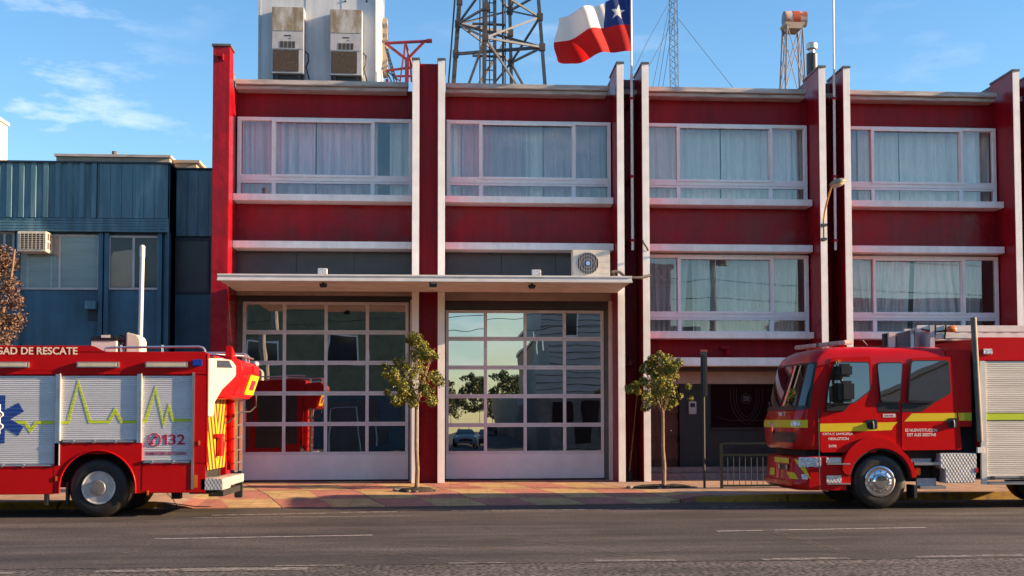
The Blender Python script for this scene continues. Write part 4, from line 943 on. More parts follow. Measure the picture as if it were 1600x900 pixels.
# small tower with a drum siren
Yc = 52.0; cxx = P(1238, 60, Yc)[0]; zt = P(1240, 44, Yc)[1]; z0 = 9.9
t = thing('siren_tower', 'small pale lattice tower topped by a white and orange drum', 'tower', (cxx, Yc, z0))
hb, ht = 0.70 + 0.0, 0.36
def lg(sx, sy, f): h = hb + (ht - hb) * f; return Vector((cxx + sx * h - 0.05 + 0.06 * f, Yc + sy * h + sx * 0.25 * h / hb, z0 + (zt - z0) * f))
cs_ = [(-1, -1), (1, -1), (1, 1), (-1, 1)]
mb = MB()
for s in cs_: mb.tube([lg(*s, 0), lg(*s, 1)], 0.035, 6)
for f0, f1 in ((0.18, 0.42), (0.42, 0.66), (0.66, 1.0), (0.02, 0.18)):
    for i in range(4):
        a, b_ = cs_[i], cs_[(i + 1) % 4]
        mb.tube([lg(*a, f0), lg(*b_, f1)], 0.022, 5).tube([lg(*b_, f0), lg(*a, f1)], 0.022, 5).tube([lg(*a, f1), lg(*b_, f1)], 0.026, 5)
mb.build('lattice', M['tower_grey'], t)
MB().prism([(cxx - 0.42, zt + 0.12), (cxx + 0.45, zt + 0.12), (cxx + 0.26, zt - 0.14), (cxx - 0.28, zt - 0.14)], Yc - 0.45, Yc + 0.45, 'y').build('cradle', M['tan_wall'], t)
zc = P(1240, 30, Yc)[1]; xl, xr_ = P(1224.5, 30, Yc)[0], P(1259, 30, Yc)[0]; rd = 0.33
MB().lathe([(0.02, xl), (rd, xl), (rd, xr_), (0.02, xr_)], (0, Yc, zc), 'x', 28).build('drum', M['drum_white'], t)
MB().lathe([(rd + 0.01, xl + 0.34), (rd + 0.01, xl + 0.64)], (0, Yc, zc), 'x', 28).build('drum_band', M['drum_orange'], t)
MB().lathe([(rd - 0.02, xl - 0.01), (rd - 0.02, xl - 0.001)], (0, Yc, zc), 'x', 28).build('drum_end', M['panel_dark'], t)

# flue
Yc = 36.0; xf = P(1269, 100, Yc)[0]; f = lambda py: P(1269, py, Yc)[1]
t = thing('chimney_flue', 'black chimney flue with silver cowl behind the parapet near the siren tower', 'chimney', (xf, Yc, zr))
MB().lathe([(0.165, zr), (0.165, f(85)), (0.15, f(84))], (xf, Yc, 0), 'z', 24).build('stack', M['black_flue'], t)
MB().lathe([(0.085, f(84)), (0.085, f(75.5))], (xf, Yc, 0), 'z', 20).build('neck', M['silver_cowl'], t)
MB().lathe([(0.12, f(78)), (0.16, f(76.5)), (0.16, f(69)), (0.13, f(67.5))], (xf, Yc, 0), 'z', 24).build('cowl', M['silver_cowl'], t)
xw = P(1258, 110, 35.0)[0]
tag(MB().tube([(xw, 35, zr), (xw + 0.03, 35, 10.5), (xw - 0.06, 35, 11.4)], 0.02, 6).build('vent_pipe', M['galv']), 'thin grey vent pipe beside the black flue', 'pipe')

# ================================================================== NEIGHBOURING BUILDINGS
YB = 31.3
bb = thing('blue_building', 'low blue building with ribbed cladding band and wide windows beside the fire station', 'building', (-12, 33, 0.15))
xc = -6.757                                   # front corner, then a set-back strip up to the station
MB().box(-26, xc, YB + 0.22, 44, 0.0, 6.25).build('wall', M['blue_wall'], bb)
MB().box(xc + 0.001, -5.67, YB + 0.75, 44, 0.0, 7.9).build('side_wall', M['blue_wall'], bb)
MB().box(-26, xc, YB + 0.06, 44, 6.25, 7.9).build('upper_wall', M['blue_dark'], bb)
# ribbed cladding
def ribs(x0, x1, z0, z1, y, pitch, wide, depth):
    mb = MB(); pts = []; x = x0
    while x < x1 - 0.01:
        e = min(x + pitch, x1); w = e - x
        pts += [(x, y), (x + w * wide * 0.5, y), (x + w * (wide * 0.5 + 0.06), y - depth), (x + w * 0.90, y - depth), (x + w * 0.96, y)]
        x = e
    pts.append((x1, y)); n = len(pts)
    vs = [(a, b_, z0) for a, b_ in pts] + [(a, b_, z1) for a, b_ in pts]
    return mb.add(vs, [(i, i + 1, n + i + 1, n + i) for i in range(n - 1)])
xs = P(155, 300, YB)[0]
ribs(-26, xs, 6.58, 7.90, YB + 0.03, 0.283, 0.9, 0.045).build('ribbed_cladding', M['blue_clad'], bb, smooth=0)
mb = MB(); k = 0; x = xs
while x < xc - 0.02:
    e = min(x + 0.262, xc); mb.box(x + 0.003, e - 0.003, YB, YB + 0.06, 6.58, 7.90); x = e
mb.build('flat_cladding', M['blue_clad'], bb, bevel=0.004)
mb = MB()
for i in range(5): mb.box(-26, xc, YB - 0.01 + 0.006 * i, YB + 0.06, 6.25 + i * 0.066, 6.25 + i * 0.066 + 0.058)
mb.build('trim_boards', M['blue_clad'], bb, bevel=0.004)
MB().box(-26, xc + 0.02, YB - 0.04, 44, 7.902, 7.945).build('roof_edge', M['blue_dark'], bb)
mb = MB(); x = xc + 0.03; YS = YB + 0.62
while x < -5.70:
    e = min(x + 0.262, -5.68); mb.box(x + 0.003, e - 0.003, YS, YS + 0.12, 6.25, 7.88); x = e
mb.build('side_cladding', M['blue_clad'], bb, bevel=0.004)
MB().box(xc + 0.021, -5.67, YS - 0.04, 44, 7.902, 7.94).build('side_roof_edge', M['blue_dark'], bb)
MB().box(xc - 0.04, xc, YB + 0.0, YB + 0.75, 0.0, 7.9).build('corner', M['blue_wall'], bb)
q = lambda px, py, Y=YB + 0.2: P(px, py, Y)
def bwin(xl, xr, yt, yb, m, split=None, yy=YB + 0.2, frame='ac_grey', m2=None, halfpane=None):
    a, zt = q(xl, yt, yy); b_, zb_ = q(xr, yb, yy); t_ = 0.05; mb = MB()
    mb.box(a, b_, yy - 0.03, yy + 0.015, zt - t_, zt).box(a, b_, yy - 0.03, yy + 0.015, zb_, zb_ + t_)
    mb.box(a, a + t_, yy - 0.03, yy + 0.015, zb_ + t_ + .001, zt - t_ - .001).box(b_ - t_, b_, yy - 0.03, yy + 0.015, zb_ + t_ + .001, zt - t_ - .001)
    if split: c = q(split, yt, yy)[0]; mb.box(c - 0.03, c + 0.03, yy - 0.032, yy + 0.012, zb_ + t_ + .001, zt - t_ - .001)
    w = mb.build('window', M[frame], bb, bevel=0.004)
    MB().box(a + t_, b_ - t_, yy - 0.01, yy + 0.012, zb_ + t_, zt - t_).build('pane', m, w, smooth=0)
    return w
M['blind_glass'] = mat('glazed_blind', (0.20, 0.28, 0.29), 0.12, var=0.12, scale=1.4, stretch=(0.4, 1, 5), spec=0.5)
M['dark_shiny'] = mat('dark_shiny_pane', (0.028, 0.026, 0.03), 0.08, var=0.2, scale=1.2)
M['tan_shiny'] = mat('glazed_tan_blind', (0.24, 0.195, 0.135), 0.12, var=0.06)
w = bwin(32, 155, 366, 453, M['blind_glass'], 94.5, frame='ac_grey')
a, z_ = q(33, 367); b_, zz_ = q(94, 398)
MB().box(a + 0.35, b_ - 0.03, YB + 0.16, YB + 0.187, zz_, z_ - 0.05).build('blank_panel', M['tan_wall'], w)
mb = MB(); a, z_ = q(97, 367); b_, zz_ = q(152, 452)
for k in range(22): mb.box(a, b_, YB + 0.184, YB + 0.189, zz_ + 0.06 + k * 0.042, zz_ + 0.066 + k * 0.042)
mb.build('blind_slats', M['blind_glass'], w)
mb = MB(); a, z_ = q(36, 400); b_, zz_ = q(92, 452)
for k in range(17): mb.box(a, b_, YB + 0.184, YB + 0.189, zz_ + 0.06 + k * 0.042, zz_ + 0.066 + k * 0.042)
for px in (44, 81): c = q(px, 400)[0]; mb.box(c - 0.03, c + 0.03, YB + 0.18, YB + 0.1835, zz_ + 0.05, z_)
mb.build('lower_blind_slats', M['blind'], w)
w = bwin(170, 249, 368, 453, M['dark_shiny'], 209.5, frame='ac_grey')
a, z_ = q(174, 395); b_, zz_ = q(207, 450)
MB().prism([(a, zz_ + 0.02), (b_, zz_ + 0.02), (b_, z_ + 0.08), (a + 0.05, z_ + 0.02), (a, z_ - 0.1)], YB + 0.18, YB + 0.189, 'y').build('tan_blind', M['tan_shiny'], w, smooth=0)
bwin(-18, 23, 362, 398, M['dark_shiny'], 8); bwin(-18, 20, 402, 445, M['dark_shiny'], None)
bwin(-150, -40, 366, 453, M['blind_glass'], -95)
bwin(269, 327, 373, 459, M['dark_pane'], None, YB + 0.73, frame='blue_dark')
mb = MB()
for px in (30, 159, 168, 251, 262): c = q(px, 400)[0]; mb.box(c - 0.05, c + 0.05, YB + 0.10, YB + 0.219, 0.2, 6.24)
mb.build('pilaster_strip', M['blue_wall'], bb)
a, z_ = q(136, 471); b_, zz_ = q(152, 501)
vb = thing('meter_hood', 'small blue metal hood over a dark opening on the blue wall', 'vent', (a, YB, zz_))
MB().box(a, b_, YB - 0.02, YB + 0.218, z_ - 0.20, z_).build('hood', M['blue_clad'], vb, bevel=0.008)
MB().box(a + 0.03, b_ - 0.0, YB + 0.19, YB + 0.218, zz_, z_ - 0.202).build('opening', M['blue_dark'], vb)
# window air conditioner
Ya = YB - 0.32; a, z_ = P(27, 361, Ya); b_, zz_ = P(72, 393, Ya)
t = thing('window_air_conditioner', 'beige box air conditioner sticking out of the blue building window', 'air conditioner', (a, Ya, zz_))
MB().box(a, b_, Ya, YB + 0.15, zz_, z_).build('casing', M['ac_beige'], t, bevel=0.014)
MB().box(a + 0.07, b_ - 0.03, Ya - 0.006, Ya - 0.001, zz_ + 0.05, z_ - 0.05).build('grille_back', M['black'], t)
mb = MB()
for k in range(7): mb.box(a + 0.07 + k * (b_ - a - 0.1) / 6.3, a + 0.078 + k * (b_ - a - 0.1) / 6.3, Ya - 0.014, Ya - 0.0065, zz_ + 0.05, z_ - 0.05)
for k in range(9): mb.box(a + 0.07, b_ - 0.03, Ya - 0.016, Ya - 0.0145, zz_ + 0.055 + k * (z_ - zz_ - 0.12) / 8, zz_ + 0.063 + k * (z_ - zz_ - 0.12) / 8)
mb.build('grille', M['ac_beige'], t)
mb = MB()
for k in range(2):
    for j in range(2): mb.box(b_ + 0.001, b_ + 0.006, Ya + 0.08 + k * 0.16, Ya + 0.19 + k * 0.16, zz_ + 0.07 + j * 0.21, zz_ + 0.24 + j * 0.21)
mb.build('side_vent', M['coil'], t)

# buildings further back
Y = 42.0; a, z_ = P(88, 243, Y); b_, _ = P(265, 250, Y)
t = thing('roof_hut', 'low tan roof structure behind the blue building', 'building', (a, Y, 6))
MB().box(a, b_, Y, Y + 8, 0, z_ - 0.03).build('wall', M['tan_wall'], t)
MB().box(a - 0.05, b_ + 0.05, Y - 0.08, Y + 8, z_ - 0.028, z_ + 0.05).build('roof', M['gutter'], t)
a2 = P(266, 250, Y)[0]; b2, z2 = P(303, 251.5, Y)
MB().box(a2 + 0.06, b2, Y + 0.4, Y + 7, 0, z2).build('wing', M['tan_wall'], t)
MB().box(a2 + 0.06, b2 + 0.12, Y + 0.3, Y + 7, z2 + 0.002, z2 + 0.09).build('wing_roof', M['tan_wall'], t)
xq, zq = P(179.5, 240, Y + 0.5)
MB().tube([(xq, Y + 0.5, z_ + 0.051), (xq, Y + 0.5, zq - 0.05)], 0.06, 8).tube([(xq, Y + 0.5, zq - 0.05), (xq, Y + 0.5, zq + 0.07)], 0.1, 8).build('vent', M['dark_cap'], t)
t = thing('cream_building', 'tall cream building at the far left edge, its sunlit side facing right', 'building', (-27, 60, 0))
MB().box(-60, -20.28, 50, 60, 0, 15.25).build('wall', M['cream_wall'], t)
MB().box(-60, -20.2, 50, 60.05, 15.252, 15.40).build('roof_edge', M['ac_grey'], t)

# ================================================================== STREET FURNITURE, TREES
def pole_ground(px, py, Y): return P(px, py, Y)[0]
# galvanised post behind the left engine
xp_, zt = P(222.5, 384, 28.2)
t = thing('white_post', 'bare white metal post with a capped top in front of the blue building', 'post', (xp_, 28.2, 0.15))
MB().tube([(xp_ - 0.06, 28.2, 0.15), (xp_, 28.2, zt - 0.25)], 0.05, 12).build('tube', M['pole_white'], t)
MB().tube([(xp_, 28.2, zt - 0.249), (xp_, 28.2, zt - 0.05)], 0.058, 12).ball((xp_ + 0.0, 28.2, zt - 0.04), 0.062, 8).build('cap', M['pole_white'], t)

# sign seen edge-on
Ys = 28.4; xs_, zt = P(1099, 550, Ys); zg = 0.165
t = thing('street_sign', 'dark narrow street sign on a post between the small tree and the green railing', 'sign', (xs_, Ys, zg))
MB().tube([(xs_, Ys, zg), (xs_, Ys, zt - 0.05)], 0.028, 8).build('post', M['sign_back'], t)
zb_ = P(1099, 620, Ys)[1]
s = MB().box(xs_ - 0.075, xs_ + 0.075, Ys - 0.06, Ys - 0.03, zb_, zt).build('panel', M['sign_back'], t, bevel=0.006)
MB().box(xs_ - 0.03, xs_ + 0.03, Ys - 0.075, Ys - 0.061, zb_ + 0.02, zt - 0.06).build('panel_rib', M['black'], s)
MB().box(xs_ - 0.078, xs_ + 0.078, Ys - 0.065, Ys - 0.025, zt + 0.001, zt + 0.05).build('panel_cap', mat('sign_edge_red', (0.2, 0.04, 0.03), 0.5), s)

# green railing
Yr = 28.2; t = thing('railing', 'dark green steel railing with thin upright bars at the kerb by the right engine', 'railing', (P(1126, 760, Yr)[0], Yr, zg))
xa, xb = P(1127, 700, Yr)[0], 9.6; zt, zm, zl = P(1127, 693, Yr)[1], P(1127, 711, Yr)[1], P(1127, 759, Yr)[1]
for i, x in enumerate((xa, 8.1, xb)): MB().box(x - 0.03, x + 0.03, Yr - 0.03, Yr + 0.03, 0.14, zt).build('post', M['green_metal'], t)
for z in (zt, zm, zl): MB().box(xa + 0.031, xb - 0.031, Yr - 0.018, Yr + 0.018, z - 0.022, z + 0.022).build('rail', M['green_metal'], t)
x = xa + 0.14
while x < xb - 0.08:
    if abs(x - 8.1) > 0.05: MB().tube([(x, Yr, zl + 0.023), (x, Yr, zm - 0.023)], 0.009, 5).build('upright', M['green_metal'], t)
    x += 0.133

def leaves(name, blobs, n, size, mats, parent, seed, dens=None):
    rnd = random.Random(seed); mb = MB()
    tot = sum(b_[3] * b_[4] for b_ in blobs)
    for (cx_, cy_, cz, r, wgt) in blobs:
        for _ in range(int(n * r * wgt / tot)):
            while True:
                d = Vector((rnd.uniform(-1, 1), rnd.uniform(-1, 1), rnd.uniform(-1, 1)))
                if 0.05 < d.length < 1: break
            d = d.normalized() * (d.length ** 0.55) * rnd.uniform(0.75, 1.08)
            p = Vector((cx_, cy_, cz)) + Vector((d.x * r, d.y * r, d.z * r * 0.92))
            nrm = (d + Vector((rnd.uniform(-1, 1), rnd.uniform(-1, 1), rnd.uniform(-0.4, 1)))).normalized()
            a = nrm.orthogonal().normalized(); a = Matrix.Rotation(rnd.uniform(0, 6.28), 3, nrm) @ a; b_ = nrm.cross(a)
            s = size * rnd.uniform(0.6, 1.25); w = s * 0.48
            fold = nrm * (s * 0.15)
            mi = 0 if rnd.random() < 0.62 else 1
            mb.add([p - a * s, p + b_ * w + fold, p + a * s, p - b_ * w + fold], [(0, 1, 2), (0, 2, 3)], mi)
    return mb.build(name, mats, parent, smooth=0, normals=False)

def small_tree(base, top_z, fork_z, lean, cw, ch, name, label, seed, mats, n, size, group=None):
    rnd = random.Random(seed); bx_, by_, bz = base; t = thing(name, label, 'tree', base, group)
    cx_, cz = bx_ + lean, top_z - ch / 2
    f = Vector((bx_ + lean * 0.15, by_, fork_z))
    mb = MB().tube([(bx_, by_, bz - 0.02), (bx_ + 0.015, by_, bz + 0.5), (bx_ - 0.01, by_ + 0.01, (bz + fork_z) / 2), tuple(f)], 0.052, 10, r1=0.036)
    ends = []
    for i in range(7):
        a = i * 2.4 + rnd.uniform(-0.3, 0.3); rr = cw * rnd.uniform(0.14, 0.36)
        e = Vector((cx_ + rr * math.cos(a), by_ + rr * math.sin(a), cz + ch * rnd.uniform(-0.2, 0.35))); ends.append(e)
        m_ = f.lerp(e, 0.45) + Vector((rnd.uniform(-.03, .03), rnd.uniform(-.03, .03), 0.04))
        mb.tube([tuple(f - Vector((0, 0, 0.1))), tuple(m_), tuple(e)], 0.024 if i < 3 else 0.014, 6, r1=0.006)
    mb.build('trunk', M['bark'], t)
    blobs = [(cx_, by_, cz - ch * 0.12, cw * 0.27, 1.0), (cx_ + 0.02, by_, cz + ch * 0.12, cw * 0.19, 0.7)]
    for i in range(46):
        a = rnd.uniform(0, 6.28); u = rnd.uniform(-0.95, 1.0); rad = cw * 0.44 * math.sqrt(max(0.02, 1 - u * u)) * (1 - 0.38 * u) * rnd.uniform(0.3, 1.08)
        blobs.append((cx_ + rad * math.cos(a), by_ + rad * math.sin(a), cz + u * ch * 0.46, cw * rnd.uniform(0.045, 0.105), 1.0))
    mb = MB()
    for (qx, qy, qz, r_, w_) in blobs[2::2]:
        mb.tube([(cx_ + (qx - cx_) * 0.35, by_ + (qy - by_) * 0.35, fork_z + (qz - fork_z) * 0.6), (qx, qy, qz), (qx + (qx - cx_) * 0.22, qy, qz + r_ * 0.9)], 0.007, 4, r1=0.003)
    mb.build('twigs', M['bark'], t)
    leaves('crown', blobs, n, size, mats, t, seed)
    return t
gl = [M['green_leaf'], M['green_leaf2']]
bx1 = P(651, 768, 28.3)[0]; z1 = P(645, 522, 28.3)[1]; f1 = P(645, 632, 28.3)[1]
small_tree((bx1, 28.3, 0.15), z1, f1, -0.07, 1.62, 1.68, 'street_tree', 'small street tree standing in front of the strip between the two garage doors', 11, gl, 12500, 0.027, 'young street trees')
bx2 = P(1037, 762, 28.8)[0]; z2 = P(1037, 546, 28.8)[1]; f2 = P(1037, 668, 28.8)[1]
tt = small_tree((bx2, 28.8, 0.16), z2, P(1034, 640, 28.8)[1], -0.06, 1.52, 1.42, 'street_tree', 'small street tree beside the dark sign, in front of the brown entrance door', 23, gl, 12500, 0.027, 'young street trees')
bl = [M['brown_leaf'], M['brown_leaf2']]
x3, z3 = P(-18, 470, 27.5)
t = thing('brown_tree', 'reddish brown leafed tree cut by the left edge of the photo', 'tree', (x3, 27.5, 0.15))
MB().tube([(x3 + 0.1, 27.5, 0.12), (x3 + 0.05, 27.5, 2.2), (x3, 27.5, 3.4), (x3 + 0.15, 27.5, 5.2)], 0.09, 10, r1=0.03).tube([(x3, 27.5, 3.0), (x3 + 0.45, 27.4, 4.4), (x3 + 0.55, 27.4, 5.3)], 0.045, 8, r1=0.02).build('trunk', M['bark'], t)
rb = random.Random(5); blobs = []
for i in range(30):
    a = rb.uniform(0, 6.28); u = rb.uniform(-1, 1); rr = 0.62 * math.sqrt(1 - u * u * 0.75) * rb.uniform(0.3, 1)
    blobs.append((x3 + 0.02 + rr * math.cos(a), 27.5 + rr * math.sin(a), z3 + u * 1.0, rb.uniform(0.20, 0.42), 1))
blobs += [(P(20, 412, 27.5)[0], 27.5, P(20, 412, 27.5)[1], 0.16, 1), (P(28, 470, 27.5)[0], 27.5, P(28, 470, 27.5)[1], 0.17, 1.3), (P(28, 500, 27.5)[0], 27.4, P(28, 500, 27.5)[1], 0.17, 1.3), (P(12, 500, 27.5)[0], 27.4, P(12, 505, 27.5)[1], 0.22, 1.3)]
leaves('crown', blobs, 9000, 0.034, bl, t, 5)
# tree pits
for (x, y, w, nm) in ((bx1, 28.3, 0.42, 'square earth pit round the tree between the garage doors'), (bx2, 28.8, 0.75, 'earth pit with a pale broken edge round the tree beside the dark sign')):
    t = thing('tree_pit', nm, 'tree pit', (x, y, 0.17), 'tree pits')
    mb = MB(); n = 22; rnd = random.Random(int(x * 100))
    mb.ball((0, 0, 0), 1, 8, w, 0.42, 0.10)
    for i, v in enumerate(mb.v): mb.v[i] = (x + v[0] + rnd.uniform(-.02, .02), y + v[1], 0.155 + max(-0.02, v[2]) * rnd.uniform(0.5, 1.1))
    mb.build('earth', M['soil'], t, smooth=30)
    for k in range(9):
        a = rnd.uniform(0, 6.28); px_, py_ = x + w * 1.02 * math.cos(a), y + 0.42 * math.sin(a); r = rnd.uniform(0.025, 0.06)
        if k == 0: px_, py_, r = x - w * 1.05, y - 0.05, 0.075
        mb = MB().ball((px_, py_, 0.17), r, 5, 1.2, 1.0, 0.7)
        mb.v = [(a_ + rnd.uniform(-.01, .01), b_ + rnd.uniform(-.01, .01), c_ + rnd.uniform(-.008, .008)) for a_, b_, c_ in mb.v]
        mb.build('edge_stone', M['kerb_stone'], t, smooth=0)

# ================================================================== WHEELS, SHUTTERS (shared builders)
M['hub_grey'] = mat('hub_grey', (0.22, 0.22, 0.22), 0.35, metal=0.5, var=0.3, scale=30)
def wheel(name, c, r, parent, steer=True, side=-1, width=0.30, rim_m='rim'):
    """axis along Y, outer face at c.y; side -1: outer face looks to -Y"""
    x, y, z = c; s = -side; ri = r * 0.56
    pr = [(ri, 0.03), (ri + 0.02, 0.005), (r * 0.74, -0.004), (r * 0.90, 0.012), (r * 0.965, 0.04), (r, 0.075), (r, width - 0.06), (r * 0.95, width - 0.02), (ri, width)]
    w = MB().lathe([(a, h * s) for a, h in pr], (x, y, z), 'y', 56).build(name, M['tyre'], parent)
    mb = MB()
    for k in range(1, 5):
        mb.lathe([(r + 0.001, s * (0.06 + k * 0.045)), (r + 0.006, s * (0.064 + k * 0.045)), (r + 0.006, s * (0.09 + k * 0.045)), (r + 0.001, s * (0.094 + k * 0.045))], (x, y, z), 'y', 48)
    mb.build('tread', M['tyre'], w)
    if steer: rp = [(ri + 0.004, 0.004), (ri - 0.012, -0.006), (ri - 0.03, 0.02), (ri * 0.80, 0.035), (ri * 0.74, -0.01), (ri * 0.62, -0.03), (ri * 0.52, -0.032), (ri * 0.50, -0.06), (ri * 0.40, -0.085), (ri * 0.1, -0.09)]
    else: rp = [(ri + 0.004, 0.004), (ri - 0.012, -0.006), (ri - 0.035, 0.03), (ri * 0.86, 0.10), (ri * 0.66, 0.115), (ri * 0.63, 0.06), (ri * 0.48, 0.05), (ri * 0.47, -0.02), (ri * 0.42, -0.045), (ri * 0.1, -0.05)]
    if steer: MB().lathe([(a, h * s) for a, h in rp], (x, y, z), 'y', 48).build('rim', M[rim_m], w)
    else:
        MB().lathe([(a, h * s) for a, h in [(ri + 0.006, 0.006), (ri - 0.004, -0.012), (ri - 0.02, -0.010), (ri - 0.045, 0.03), (ri * 0.80, 0.10)]], (x, y, z), 'y', 48).build('rim', M[rim_m], w)
        MB().lathe([(a, h * s) for a, h in [(ri * 0.82, 0.098), (ri * 0.66, 0.108), (ri * 0.60, 0.07)]], (x, y, z), 'y', 48).build('wheel_disc', M['ac_grey'], w)
        MB().lathe([(a, h * s) for a, h in [(ri * 0.62, 0.07), (ri * 0.60, 0.02), (ri * 0.47, 0.012), (ri * 0.46, -0.03), (ri * 0.42, -0.045), (ri * 0.1, -0.05)]], (x, y, z), 'y', 40).build('hub', M['hub_grey'], w)
    mb = MB(); hr = ri * (0.90 if steer else 0.745); hy = 0.024 if steer else 0.106
    for k in range(10):
        a = 2 * math.pi * k / 10 + 0.2
        mb.lathe([(0.034, s * (hy - 0.004)), (0.034, s * (hy - 0.014))], (x + hr * math.cos(a), y, z + hr * math.sin(a)), 'y', 10)
    mb.build('rim_hole', M['black'], w)
    mb = MB(); nr = ri * (0.66 if steer else 0.565); ny = -0.018 if steer else 0.055
    for k in range(10):
        a = 2 * math.pi * (k + 0.5) / 10
        mb.lathe([(0.021, s * ny), (0.021, s * (ny - 0.03)), (0.012, s * (ny - 0.045))], (x + nr * math.cos(a), y, z + nr * math.sin(a)), 'y', 8)
    mb.build('wheel_nut', M['chrome'] if steer else M['rim'], w)
    return w

def shutter(x0, x1, z0, z1, y, pitch, m, parent, name='roller_shutter'):
    mb = MB(); n = int((z1 - z0) / pitch); p = (z1 - z0) / n; pts = []
    for k in range(n):
        z = z0 + k * p; pts += [(y + 0.007, z), (y + 0.0015, z + p * 0.10), (y, z + p * 0.3), (y, z + p * 0.75), (y + 0.002, z + p * 0.92)]
    pts.append((y + 0.007, z1)); k = len(pts)
    vs = [(x0, a, b_) for a, b_ in pts] + [(x1, a, b_) for a, b_ in pts]
    return mb.add(vs, [(i, k + i, k + i + 1, i + 1) for i in range(k - 1)]).build(name, m, parent, smooth=50, normals=False)

# ================================================================== LEFT FIRE ENGINE (seen from its rear quarter)
YL = 23.3; q = lambda px, py, Y=YL: P(px, py, Y)
xr = q(322, 660)[0]; xf = -10.4
rt = thing('rescue_engine', 'red rescue fire engine with silver shutters and yellow heartbeat line, parked at left', 'fire engine', (-8, 24.5, 0))
zt = q(200, 549.5)[1]; zh = q(60, 540)[1]; YI = YL + 0.06; YO = YL + 2.4
MB().box(xf, xr - 0.001, YI, YO, 1.12, zt - 0.02).build('body', M['truck_red2'], rt, bevel=0.02)
S = [(-400, 85), (95, 213), (222, 300)]
# red outer skin
zs = q(150, 586)[1]
xw, zw, rw = q(152, 763)[0], 0.525, 0.66
hd = MB().box(xf, xr, YL, YI - 0.001, zs, zt).build('header_panel', M['truck_red2'], rt, bevel=0.018)
pts = [(xf, zt + 0.001), (q(168, 549)[0], zt + 0.001)] + [(q(168 - k * 4.5, 549)[0], zt + 0.001 + (zh - zt) * (0.5 - 0.5 * math.cos(math.pi * k / 6))) for k in range(1, 7)] + [(xf, zh)]
MB().prism(pts, YL + 0.005, YL + 0.06, 'y').build('raised_fascia', M['truck_red2'], hd, bevel=0.008)
zb = q(150, 771)[1]; z2 = q(150, 692)[1]; x1a, x1b = q(85.5, 660)[0], q(222, 660)[0]
arc = [(xw + rw * math.cos(a), zw + rw * math.sin(a)) for a in [math.pi * (0.0 + k / 24) for k in range(25)]]
al = [p for p in arc if p[1] > zb]
poly = [(x1a, zb), (x1a, z2), (x1b, z2), (x1b, zb)] + [(al[0][0], zb)] + al + [(al[-1][0], zb)]
pn = MB(); pn.prism(poly, YL, YI - 0.001, 'y'); lp = pn.build('wheel_arch_panel', M['truck_red2'], rt, smooth=0)
MB().tube([(a, YL - 0.002, b_) for a, b_ in [(al[0][0], zb)] + al + [(al[-1][0], zb)]], 0.014, 6).build('arch_lip', M['truck_red2'], lp)
MB().box(x1b + 0.004, xr - 0.001, YL, YI - 0.001, zb, q(260, 724)[1]).build('rear_skirt', M['truck_red2'], rt, bevel=0.01)
MB().box(xf, x1a - 0.004, YL, YI - 0.001, zb - 0.01, q(40, 729)[1]).build('front_skirt', M['truck_red2'], rt, bevel=0.01)
MB().box(q(303, 660)[0], xr - 0.0005, YL + 0.001, YI - 0.0015, q(300, 724)[1] + 0.001, zs - 0.001).build('rear_post', M['truck_red2'], rt, bevel=0.01)
MB().box(q(299.5, 660)[0], q(303.5, 660)[0], YL - 0.012, YL + 0.02, q(300, 764)[1], q(300, 582)[1]).build('edge_trim', M['alu'], rt)
# dark chassis, wheel tub
MB().box(xf, xr - 0.1, YL + 0.35, YO - 0.35, 0.62, 1.119).build('chassis', M['chassis'], rt)
MB().box(xf, xr - 0.05, YO - 0.06, YO - 0.001, 0.42, 1.119).build('far_skirt', M['truck_red2'], rt)
mb = MB()
for a, b_ in ((q(66, 772)[0], q(72, 772)[0]), (q(100, 772)[0], q(104, 772)[0])): mb.box(a, b_, YL + 0.1, YL + 0.2, 0.22, 0.62)
mb.tube([(xf + 1, YL + 0.4, 0.42), (q(75, 772)[0], YL + 0.4, 0.42)], 0.02, 6).box(q(262, 770)[0], q(276, 770)[0], YL + 0.3, YL + 0.5, 0.3, 0.62)
mb.build('underbody_bracket', M['chassis'], rt)
for px, y0_, y1_ in ((84, 731, 770), (221, 727, 766)):
    c = q(px, y0_)[0]; MB().box(c - 0.004, c + 0.004, YL - 0.0015, YL + 0.001, q(px, y1_)[1], q(px, y0_)[1]).build('panel_seam', M['black'], rt)
MB().box(xf, xr - 0.02, YL - 0.004, YL - 0.0005, q(150, 578.5)[1] - 0.006, q(150, 578.5)[1]).build('drip_rail', M['truck_red2'], rt)
# shutters with frames
zs1 = q(40, 727.5)[1]; zs3 = q(260, 722)[1]
for i, ((a, b_), zl) in enumerate(zip(S, (zs1, q(150, 690)[1], zs3))):
    xa, xb = max(xf, q(a, 650)[0]), q(b_, 650)[0]
    sh = shutter(xa, xb, zl + 0.03, zs - 0.012, YL + 0.035, 0.036, M['shutter_l'], rt)
    MB().box(xa, xb, YL + 0.02, YL + 0.05, zl - 0.028, zl + 0.029).build('bottom_rail', M['alu'], sh, bevel=0.006)
    mb = MB().tube([(xa + 0.03, YL - 0.012, zl - 0.004), (xb - 0.03, YL - 0.012, zl - 0.004)], 0.012, 8)
    mb.build('lift_bar', M['alu'], sh)
    n = 2 if xb - xa < 1 else (3 if i == 1 else 8); mb = MB()
    for k in range(n): x = xa + (xb - xa) * (0.08 + 0.84 * (k + 0.3) / n); MB().box(x - 0.015, x + 0.015, YL - 0.022, YL + 0.019, zl - 0.03, zl + 0.025).build('bar_clip', M['alu'], sh)
    mb.box(xa + 0.001, xa + 0.05, YL - 0.02, YL + 0.019, zl - 0.028, zl + 0.02).box(xb - 0.05, xb - 0.001, YL - 0.02, YL + 0.019, zl - 0.028, zl + 0.02)
    mb.build('bar_end', M['black'], sh)
